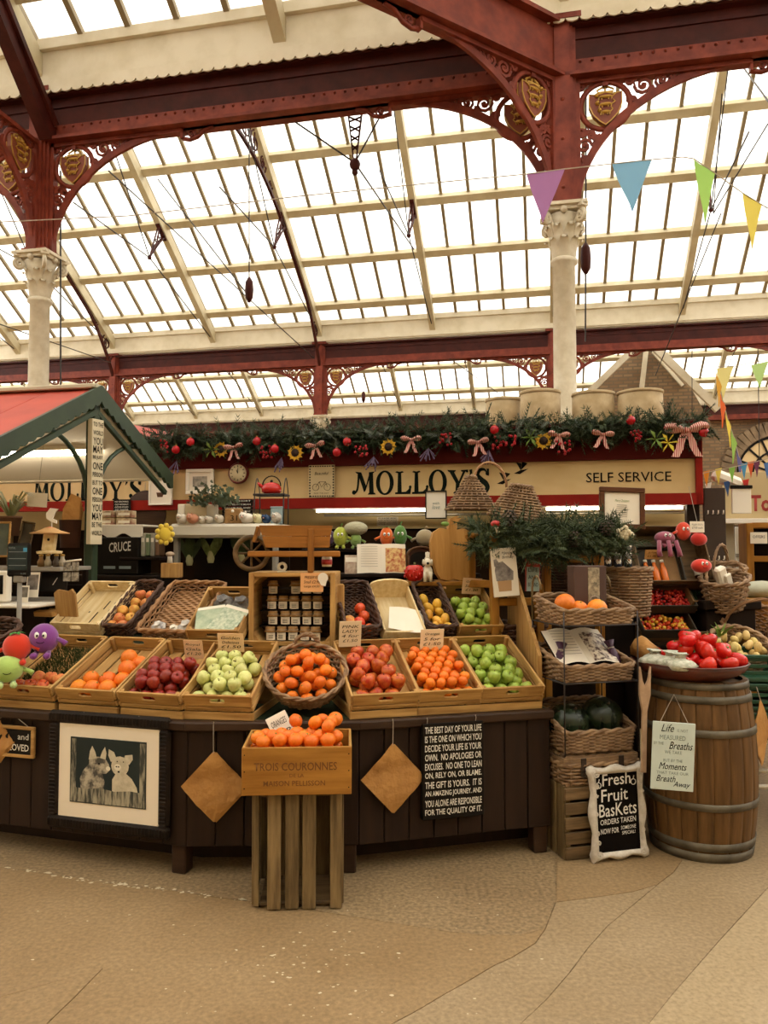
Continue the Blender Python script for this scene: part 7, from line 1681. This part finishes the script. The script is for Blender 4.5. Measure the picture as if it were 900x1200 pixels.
# clock and pictures on the fascia
cu = uof(atv(281, 555, VF-.03)); cz_ = atv(281, 555, VF-.03).z; t = thing('wall_clock', 'round cream clock with red case on the fascia', 'clock', M=MB_UV(cu, VF-.04, cz_)); MB().lathe([(0, 0), (.088, 0), (.092, .02), (.084, .036), (.078, .036), (.076, .03), (0, .03)], 28, M=RX(PI/2)).obj('case', mat('red_clock_case', '#5f1614', .4), t); f_ = MB().lathe([(0, .03), (.075, .03), (.075, .0335), (0, .034)], 28, M=RX(PI/2)).obj('dial', mat('clock_dial', '#d5c7a2', .6), t)
mk = MB()
for k in range(12): q = k*PI/6; mk.box((.058*math.sin(q), -.035, .058*math.cos(q)), (.006, .001, .014), RY(q))
stuff(mk.obj('hour_marks', M_ink, f_)); MB().box((0, -.036, .02), (.004, .002, .045)).obj('hand', M_ink, f_); MB().box((-.006, -.037, .014), (.005, .002, .03), RY(-.35)).obj('hand', M_ink, f_)
def fpic(px, py, w, h, label, mf, art=None, fw=.02): p = atv(px, py, VF-.04); t = thing('framed_picture', label, 'picture', M=MB_UV(uof(p), VF-.04, p.z)); frame(t, w, h, fw, mf); return t
t = fpic(234, 579, .255, .215, 'white framed print hung left of the clock', M_white, fw=.03); MB().box((0, -.001, .107), (.13, .004, .09)).obj('print', mat('grey_engraving', '#6d6a62', .7, '#b5ad9c', 22), t)
t = fpic(188, 592, .22, .27, 'tilted white framed picture of a plant pot beside the bargeboard', M_white, fw=.014); flat([(-.03, .07), (.02, .07), (.03, .11), (-.04, .11)], -.001, mat('pot_print', '#5d3a22', .7), 'printed_pot', t)
t = thing('lace_sampler', 'pale stitched sampler with a bicycle and dark checked border', 'sampler', M=MB_UV(uof(atv(377, 583, VF-.03)), VF-.03, atv(377, 583, VF-.03).z)); w, h = .225, .27
MB().cbox((0, 0, h/2), (w, .012, h), .002).obj('cloth', mat('linen', '#c8b48c', .8), t); bd = MB()
for k in range(12):
    for sx in (-1, 1): bd.box((sx*w*.45, -.0065, h*(k+.5)/12), (.012, .001, .012))
    if k < 10:
        for zz in (.04, .96): bd.box((-w*.45+w*.9*(k+.5)/10, -.0065, h*zz), (.012, .001, .01))
stuff(bd.obj('border', M_ink, t)); bi = MB()
for sx in (-1, 1): bi.tube([(sx*.05+.028*math.cos(q*PI/6), -.008, .085+.028*math.sin(q*PI/6)) for q in range(12)], .002, 4, True)
bi.tube([(-.05, -.008, .085), (-.02, -.008, .13), (.035, -.008, .13), (.05, -.008, .085)], .002, 4); bi.tube([(-.02, -.008, .13), (0, -.008, .085), (.035, -.008, .13)], .002, 4); stuff(bi.obj('bicycle', M_ink, t)); text('Beautiful', M_ink, t, .12, .025, (0, -.007, .2), 'lettering', shear=.3); text('RIDE THE DAY', M_ink, t, .13, .012, (0, -.007, .035), 'lettering')
# things below the fascia left: box, CRUCE crate, round board, books
zc_ = at(140, 628, 5.6).z; t = thing('wine_crate', 'black crate lettered CRUCE below a cream scalloped shelf', 'crate', M=TR(at(138, 673, 5.6), R(-8))); MB().cbox((0, .1, .135), (.32, .22, .27), .006).obj('box', M_black, t); text('CRUCE', M_wt, t, .17, .07, (.02, -.011, .2), 'lettering', bold=.01, shear=.15, rot=.08)
for x in (-.06, .06): MB().box((x, -.011, .05), (.09, .002, .02)).obj('bottle_print', MATS['screen_grey'], t)
t = thing('scalloped_shelf', 'cream scalloped shelf edge above the black crate', 'shelf', M=TR(at(138, 628, 5.62), R(-8))); mb = MB(); mb.prism([(-.19, .07), (-.19, 0)]+[(-.19+.38*q/24, -.0+.018*math.sin(q*PI/6)) for q in range(25)]+[(.19, .07)], .02); mb.obj('apron', M_white, t); MB().cbox((0, .12, .075), (.4, .26, .015), .003).obj('board', M_white, t)
for k in range(4):
    t = thing('food_box', 'small patterned food box stacked on the scalloped shelf, %s' % ('lower left', 'lower right', 'upper left', 'upper right')[k], 'box', M=TR(at(126+22*(k % 2), 616-9*(k//2), 5.7), R(-8)), group='food boxes'); MB().cbox((0, 0, .028), (.12, .08, .05), .003).obj('carton', mat('patterned_carton', '#c9b893', .7, '#8a5d4a', 25), t); MB().box((0, -.0405, .028), (.09, .001, .02)).obj('label', M_paper, t)
t = thing('round_board', 'large dark round wooden board hanging under the red rail', 'board', M=MB_UV(uof(atv(172, 600, VF+.02)), VF+.0, atv(172, 600, VF).z)); mb = MB(); mb.lathe([(.0, -.01), (.19, -.01), (.2, 0), (.19, .012), (0, .012)], 32, (0, 0, -.01), M=RX(PI/2)); mb.obj('board', wood('dark_round_wood', '#4a3322', '#35241a', 0), t); MB().tube([(0, -.015, .19), (0, -.01, .26)], .003, 4).obj('cord', M_string, t)
t = thing('black_plaque', 'small black plaque with white text on the red rail', 'sign', M=MB_UV(uof(atv(143, 600, VF-.05)), VF-.05, atv(143, 600, VF-.05).z)); MB().cbox((0, 0, .055), (.165, .012, .11), .003).obj('board', M_black, t)
for i, s in enumerate(('NO GROWING', 'OLD WITHOUT', 'GOOD FOOD', 'AND LAUGHTER')): text(s, M_wt, t, .13, .014, (0, -.006, .09-i*.024), 'lettering', bold=.01)
for k in range(4):
    t = thing('standing_book', ('pale spined book first from the left under the round board', 'green spined book second under the round board', 'grey spined book third under the round board', 'brown spined book last under the round board')[k], 'book', M=TR(at(171+5.5*k, 652, 5.65), R(-8))); c = ('#a5a08a', '#6d7a5a', '#8d887a', '#6a4f38')[k]; MB().cbox((0, 0, .085), (.03, .11, .17-.012*(k % 2)), .004).obj('cover', mat('book'+c, c, .7), t); MB().box((0, -.0555, .12), (.02, .001, .03)).obj('spine_label', M_paper, t)
t = thing('dark_sideboard', 'dark cupboard below the books and black crate', 'cupboard', M=TR((at(160, 674, 5.75).x-.09, 5.78, 0), R(-8))); MB().cbox((0, 0, at(160, 674, 5.6).z/2), (.7, .44, at(160, 674, 5.6).z), .006).obj('carcass', M_dark, t); MB().cbox((.2, 0, at(160, 653, 5.6).z-.01), (.3, .4, .02), .004).obj('raised_shelf', M_dark, t)
for x in (-.175, .175): MB().cbox((x, -.225, .7), (.33, .015, .9), .004).obj('door', M_panel, t)
t = plush(TR(at(193, 637, 5.35), R(20), 0, 0), .045, 'yellow flower-like plush hanging at the case end', '#d8b93a', (1, .6, 1.2), legs=False, arms=False, smile=False, eyes=False)
mb = MB()
for k in range(9): q = 2*PI*k/9; mb.ball((.05*math.cos(q), .0, .065+.06*math.sin(q)), .02, n=8, m=5)
stuff(mb.obj('petals', MATS['plush_d8b93a'], t))
t = thing('toadstool_ornament', 'pale mushroom ornament on a small wooden box', 'ornament', M=TR(at(199, 672, 5.2), R(-5))); MB().cbox((0, .04, .02), (.12, .1, .1), .004).obj('box', M_crate_z, t); MB().box((0, .04, -.68), (.1, .08, 1.3)).obj('stand', M_dark, t); MB().lathe([(.02, .07), (.016, .11), (.018, .12)], 10).obj('stalk', M_white, t); MB().ball((0, 0, .13), .03, (1, 1, .6), 12, 7).obj('cap', mat('pale_cap', '#a8927a', .6), t)
# ================================================================ middle shelf behind the jar crate
zA = at(450, 672, 4.95).z; zB = at(450, 643, 5.2).z
t = thing('tiered_shelf', 'dark tiered shelf behind the upper trays carrying the plush vegetables', 'shelf', M=TR((at(455, 672, 5.1).x, 5.12, 0), R(4)))
MB().cbox((0, -.1, zA-.012), (1.15, .3, .024), .004).obj('lower_board', M_dark, t); MB().cbox((0, .16, zB-.012), (1.15, .24, .024), .004).obj('upper_board', M_dark, t)
for x in (-.55, 0, .55): MB().cbox((x, .0, zA/2), (.03, .4, zA), .004).obj('support', M_dark, t)
MB().box((0, .27, zB/2), (1.15, .02, zB)).obj('back', M_dark, t)
def sp2(px, Y=5.2): p = at(px, 642, Y); return TR((p.x, p.y, zB), 0, 0, 0, 1.18)
plush(sp2(385, 5.18), .045, 'small dark purple plush half hidden by the wheelbarrow', '#3d2440', (1, .9, 1.05), legs=False)
plush(sp2(399, 5.16), .045, 'yellow-green pear plush toy with leaf', '#a5ad3a', (.95, .85, 1.25), legs=True, top='#4c6b2c')
t = plush(sp2(417, 5.16), .04, 'broccoli plush toy with pale mushroom-like head', '#7d9a52', (.8, .8, 1.0), eyes=False)
MB().ball((0, 0, .115), .062, (1.1, .8, .65), 16, 9).obj('head', mat('plush_head_grey', '#a9a58a', .95, bump=.6, bscale=160), t)
plush(sp2(453, 5.12), .048, 'orange carrot plush toy with green tuft', '#d8661e', (.8, .75, 1.15), leaf='#4f7a34')
plush(sp2(469, 5.12), .045, 'green pea pod plush toy with tall pointed hat', '#4f7a32', (.85, .8, 1.35), top='#4f7a32', feet='#8db24a')
t = plush(TR((at(498, 642, 5.16).x, 5.16, zB)), .058, 'brown sack-like plush toy beside the apple board', '#9a8a6a', (1.05, .8, 1.0), legs=False, eyes=False, smile=False, top='#8a7a5c')
open_book(TR((at(447, 672, 4.92).x, 4.9, zA), R(3), R(-14)), .31, .19, 'open cookbook with a pasta dish photo on the dark shelf', mat('pasta_photo', '#d8b878', .5, '#a8522e', 45, lo=.4, hi=.62), spread=.1)
t = thing('bread_bin', 'dark arched wooden bread bin beside the apple board', 'bin', M=TR((at(492, 668, 5.0).x, 5.0, zA), R(4))); MB().prism([(-.085, 0), (.085, 0)]+[(.085*math.cos(q*PI/10), .12+.05*math.sin(q*PI/10)) for q in range(11)], .14).obj('shell', wood('dark_bin', '#4a2f20', '#36211a', 0), t); MB().tube([(-.085, -.072, 0), (-.085, -.072, .12)]+[(-.085*math.cos(q*PI/10), -.072, .12+.05*math.sin(q*PI/10)) for q in range(11)]+[(.085, -.072, 0)], .008, 6).obj('edge_moulding', wood('bin_edge', '#6a4a30', '#503622', 0), t); MB().prism([(-.07, .01), (.07, .01)]+[(.07*math.cos(q*PI/10), .1+.04*math.sin(q*PI/10)) for q in range(11)], .004, (0, -.071, 0)).obj('recess', M_black, t)
t = thing('amber_shelf', 'amber wooden shelf under the apple board', 'shelf', M=TR((at(522, 684, 4.75).x, 4.78, 0), R(8))); zs = at(522, 681, 4.7).z; MB().cbox((0, 0, zs-.013), (.56, .26, .026), .004).obj('board', M_amberx, t); 
for x in (-.25, .25): MB().cbox((x, .06, zs/2-.013), (.03, .12, zs-.026), .004).obj('support', M_dark, t)
# apple shaped board
p = at(531, 681, 4.72); t = thing('apple_board', 'thick apple shaped wooden chopping board standing upright', 'board', M=TR((p.x, p.y, zs), R(14), R(-6)))
ol = [(-.04, 0), (.0, .012), (.04, 0), (.09, .01), (.115, .06), (.135, .15), (.14, .25), (.12, .3), (.075, .325), (.03, .315), (.035, .36), (.06, .385), (.03, .4), (-.01, .385), (-.02, .34), (-.025, .315), (-.08, .325), (-.12, .3), (-.14, .24), (-.135, .14), (-.11, .05), (-.085, .01)]
MB().prism(ol, .045).obj('board', wood('apple_wood', '#b98a4a', '#94672e', 2, scale=5), t); MB().ball((-.045, -.02, .35), .022, (1.3, .4, .7), 8, 5).obj('leaf_mark', M_leafg, t)
p = at(486, 680, 4.66); t = thing('strawberry_pot', 'glossy red strawberry shaped pot on the amber shelf', 'pot', M=TR((p.x, p.y, zs))); mr = mat('red_enamel', '#b5231a'); mb = MB().lathe([(0, 0), (.04, .005), (.058, .04), (.06, .07), (.045, .095), (.02, .1), (0, .1)], 16)
for k in range(26): q = k*2.4; z = .02+.065*(k/26); r = .062-.0*z; mb.ball((r*math.cos(q)*(.85+.15*math.sin(z*40)), r*math.sin(q)*(.85+.15*math.sin(z*40)), z), .009, n=5, m=4)
mb.obj('pot', mr, t); mb = MB()
for k in range(6): q = k*PI/3; mb.add([(.01*-math.sin(q), .01*math.cos(q), .1), (.01*math.sin(q), -.01*math.cos(q), .1), (.045*math.cos(q), .045*math.sin(q), .1)], [(0, 1, 2)])
mb.tube([(0, 0, .095), (0, 0, .115)], .008, 6); mb.obj('leaf_lid', mat('dull_green', '#6a6a3a', .6), t)
p = at(501, 681, 4.64); t = thing('dog_figurine', 'white stone dog figurine beside the strawberry pot', 'figurine', M=TR((p.x, p.y, zs))); mb = MB().ball((0, .01, .05), .035, (.9, 1, 1.5), 12, 8).ball((0, -.012, .115), .027, (.9, 1.1, 1), 10, 7); mb.obj('body', M_stone, t)
for sx in (-1, 1): MB().ball((sx*.025, -.008, .115), .014, (.5, .8, 1.5), 8, 5).obj('ear', M_stone, t); MB().tube([(sx*.016, -.025, .06), (sx*.018, -.03, .0)], .011, 6).obj('leg', M_stone, t)
MB().ball((0, -.04, .11), .008, n=6, m=4).obj('nose', M_ink, t); MB().lathe([(.02, .135), (.012, .15), (.014, .175), (0, .18)], 8).obj('top_knot', M_stone, t)
p = at(383, 664, 4.45); t = thing('jam_jar', 'small jam jar with red label behind the price card', 'jar', M=TR(p)); MB().lathe([(.028, 0), (.03, .05), (.024, .06)], 12).obj('glass', M_paper, t); MB().lathe([(.0305, .012), (.031, .042)], 12).obj('red_label', mat('jar_red', '#a8302a', .5), t); MB().lathe([(.027, .06), (.027, .072), (0, .073)], 12).obj('lid', mat('red_enamel', '#b5231a'), t)
t = thing('seed_packets', 'leaning pictured seed packet left of the cookbook', 'packet', M=TR((at(412, 672, 4.9).x, 4.9, zA), 0, R(-12))); MB().cbox((0, 0, .06), (.09, .006, .12), .001).obj('packet', mat('packet_print', '#8a6a5a', .6, '#c9b8a0', 18), t); MB().box((0, -.0035, .09), (.08, .001, .03)).obj('label', M_paper, t)
t = thing('paper_notice', 'small white printed notice on the cream kiosk wall', 'notice', M=MB_UV(uof(atv(454, 615, VF+.74)), VF+.75, atv(454, 615, VF+.74).z)); MB().cbox((0, 0, .03), (.2, .003, .085), .001).obj('sheet', M_paper, t)
for i in range(4): text(('PLEASE ASK', 'FOR ASSISTANCE', 'THANK YOU FOR', 'YOUR CUSTOM')[i], M_ink, t, .17, .01, (0, -.002, .06-i*.018), 'lettering')
# ---------------------------------------------------------------- toy wheelbarrow on the jar crate
zw = 1.005+JH; wp = at(332, 664, 4.3); t = thing('toy_wheelbarrow', 'rustic orange-brown wooden wheelbarrow on the jar crate', 'wheelbarrow', M=TR((wp.x+.01, wp.y, zw), R(4), 0, 0, 1.2))
M_wb = wood('wheelbarrow_wood', '#a86e2e', '#74491c', 0, scale=6); M_wbz = wood('wheelbarrow_wood_upright', '#a86e2e', '#74491c', 2, scale=6)
def lean_box(z0, z1, x0, x1, X0, X1, y):
    mb = MB(); mb.add([(x0, y, z0), (x1, y, z0), (X1, y, z1), (X0, y, z1), (x0, y+.014, z0), (x1, y+.014, z0), (X1, y+.014, z1), (X0, y+.014, z1)], [(0, 1, 2, 3), (7, 6, 5, 4), (0, 4, 5, 1), (1, 5, 6, 2), (2, 6, 7, 3), (3, 7, 4, 0)]); return mb
for y in (-.08, .08):
    lean_box(.115, .165, -.085, .2, -.1, .21, y).obj('side_plank', M_wb, t); lean_box(.168, .215, -.1, .21, -.115, .22, y).obj('side_plank', M_wb, t)
    MB().cbox((.045, y, .085), (.42, .018, .026), .004).obj('shaft', M_wb, t); MB().cbox((.12, y-.004, .1), (.026, .016, .2), .003, RY(0)).obj('leg', M_wbz, t)
MB().cbox((-.13, .0, .175), (.075, .16, .014), .003, RY(R(-75))).obj('nose_plank', M_wb, t); MB().cbox((.2, 0, .165), (.014, .15, .1), .003).obj('tail_plank', M_wb, t); MB().box((.06, 0, .12), (.28, .15, .012)).obj('floor_plank', M_wb, t)
wx, wz = -.155, .088; wh = MB().tube([(wx+.075*math.cos(q*PI/12), 0, wz+.075*math.sin(q*PI/12)) for q in range(24)], .013, 6, True).obj('wheel', M_oldx, t)
for k in range(8): q = k*PI/4; MB().tube([(wx, 0, wz), (wx+.07*math.cos(q), 0, wz+.07*math.sin(q))], .006, 5).obj('spoke', M_oldx, wh)
MB().lathe([(.016, -.03), (.016, .03)], 10, (wx, 0, wz), M=RX(PI/2)).obj('hub', M_oldx, wh); MB().cbox((wx+.02, 0, .085), (.06, .05, .02), .003).obj('axle_block', M_wb, t)
t = thing('small_ornament', 'cream ring-shaped ornament under the wheelbarrow', 'ornament', M=TR((wp.x+.0, wp.y-.05, zw))); MB().tube([(.02*math.cos(q*PI/6), 0, .03+.02*math.sin(q*PI/6)) for q in range(12)], .009, 6, True).obj('ring', M_stone, t); MB().cbox((0, 0, .004), (.05, .03, .008), .002).obj('foot', M_stone, t)
# ================================================================ right plush and background shop
def sp3(px, py, Y): return TR(at(px, py, Y), R(5))
t = plush(sp3(779, 641, 4.98), .058, 'dusty pink octopus-like plush toy on the juice box', '#8d4458', (1.15, .9, .75), arms=False, smile=False); 
for k, x in enumerate((-.06, .0, .05)): MB().tube([(x, -.05, .04), (x*1.2, -.075, -.03), (x*1.2, -.085, -.06)], [.014, .015, .018], 7).obj('tentacle', MATS['plush_8d4458'], t)
t = plush(sp3(801, 636, 5.0), .055, 'orange-red crescent plush toy behind the white tag', '#c23a1c', (.9, .7, 1.1), legs=False, smile=False, arms=True)
plush(sp3(819, 642, 4.95), .05, 'round red tomato plush under the white tag', '#c22a1c', (1.05, .85, .85), legs=False, arms=False, eyes=False, smile=False, leaf='#b03020')
plush(sp3(822, 674, 4.8), .055, 'round red tomato plush with two eyes above the baskets', '#c8301c', (1.15, .9, .8), legs=False, arms=False)
t = thing('price_tag', 'white price tag hanging at the kiosk corner', 'tag', M=TR(at(817, 624, 4.86), R(5))); MB().cbox((0, 0, .035), (.095, .004, .07), .001).obj('card', M_paper, t); text('PLUSH TOYS', M_ink, t, .07, .01, (0, -.002, .05), 'handwriting'); text('£7.50 each', M_ink, t, .07, .012, (0, -.002, .03), 'handwriting'); MB().tube([(0, .0, .07), (0, .1, .3)], .0015, 4).obj('string', M_string, t)
# neighbouring shop in the background at the right
VS = 8.6
def sbx(px, py, v=VS): p = atv(px, py, v); return uof(p), p.z
u0_, z0_ = sbx(848, 608); u1_, z1_ = sbx(960, 552)
t = thing('background_shop', 'cream fronted shop lettered To in red at the right edge', 'shop', M=MB_UV(u0_, VS)); w = u1_-u0_+1
MB().cbox((w/2, 0, (z0_+z1_)/2), (w, .06, z1_-z0_), .004).obj('fascia', mat('shop_cream', '#b9a479', .6), t); text('To', mat('shop_red', '#8f2a20', .6), t, .2, .17, (sbx(884, 590)[0]-u0_+.05, -.032, sbx(880, 590)[1]), 'lettering', bold=.03)
MB().cbox((w/2, .9, .9), (w, .05, 1.8), .004).obj('rear_wall', mat('shop_rear', '#5d4c36', .8), t); MB().cbox((.04, .0, z0_/2), (.1, .08, z0_), .004).obj('door_post', mat('shop_post', '#a89a7c', .6), t)
MB().cbox((.35, .3, z0_/2+.15), (.35, .03, z0_*.75), .004).obj('display_window', mat('bright_pane', '#e8e6df', .3), t); 
for k in range(3): MB().cbox((.35, .27, .75+k*.35), (.36, .03, .04), .003).obj('window_rail', M_grey, t)
MB().cbox((.12, -.1, z0_-.03), (.55, .2, .05), .004).obj('white_awning', M_white, t)
ws = thing('open_bookcase', 'amber open bookcase at the right edge before the shop', 'bookcase', M=MB_UV(sbx(880, 670, 7.4)[0], 7.4)); zt = sbx(880, 613, 7.4)[1]
for x in (0, .9): MB().cbox((x, .15, zt/2), (.06, .3, zt), .004).obj('side', M_amber, ws)
for z in (zt-.02, zt-.32, zt-.62, .3): MB().cbox((.45, .15, z), (.86, .3, .05), .004).obj('shelf_board', M_amberx, ws)
MB().box((.45, .29, zt/2), (.86, .02, zt)).obj('back', M_dark, ws)
t = thing('notice_card', 'small white notice on the amber bookcase', 'notice', M=MB_UV(sbx(890, 635, 7.35)[0], 7.37, sbx(890, 637, 7.35)[1])); MB().cbox((0, 0, .05), (.14, .004, .1), .001).obj('card', M_paper, t); text('OFFERS', M_ink, t, .1, .025, (0, -.002, .06), 'lettering')
t = thing('dark_post', 'dark peg board panel hung with hooks right of the kiosk', 'panel', M=MB_UV(sbx(838, 660, 6.9)[0], 6.9)); zt = sbx(838, 572, 6.9)[1]; MB().cbox((0, 0, zt/2), (.17, .06, zt), .004).obj('panel', mat('dark_slatted', '#3a2c22', .7), t)
for k in range(4):
    for j in range(2): MB().tube([(-.06+.04*k, -.03, zt-.22-.38*j), (-.06+.04*k, -.06, zt-.22-.38*j), (-.06+.04*k, -.065, zt-.19-.38*j)], .005, 5).obj('hook', M_white, t)
t = thing('white_sheet', 'white paper pad hanging under the small bunting', 'sheet', M=TR(at(869, 602, 6.6), R(-5))); MB().cbox((0, 0, .11), (.16, .02, .22), .004).obj('pad', M_white, t); MB().cbox((0, -.005, .23), (.18, .03, .03), .004).obj('clip', M_black, t); MB().cbox((-.1, .05, .3), (.25, .12, .1), .03, RY(.4)).obj('rolled_sheet', M_white, t)
t = thing('bag_pile', 'pale cloth bundle on the table at the right edge', 'cloth', M=TR(at(893, 698, 5.4))); MB().ball((0, 0, .04), .13, (1.2, .8, .5), 12, 7).obj('bundle', mat('pale_green_cloth', '#a9a994', .8, bump=.6, bscale=12), t); MB().ball((.12, -.02, .02), .07, (1, .8, .6), 10, 6).obj('fold', MATS['pale_green_cloth'], t)
t = thing('side_table', 'amber table beyond the wicker baskets at the right', 'table', M=TR((at(893, 700, 5.4).x+.12, 5.35, 0), R(-8))); zt = at(893, 700, 5.4).z; MB().cbox((0, 0, zt-.02), (.9, .5, .04), .004).obj('tabletop', M_amberx, t)
for x in (-.4, .4):
    for y in (-.2, .2): MB().cbox((x, y, zt/2-.02), (.06, .06, zt-.04), .004).obj('leg', M_amber, t)
MB().cbox((0, -.2, zt-.12), (.8, .03, .14), .004).obj('apron', M_amberx, t)
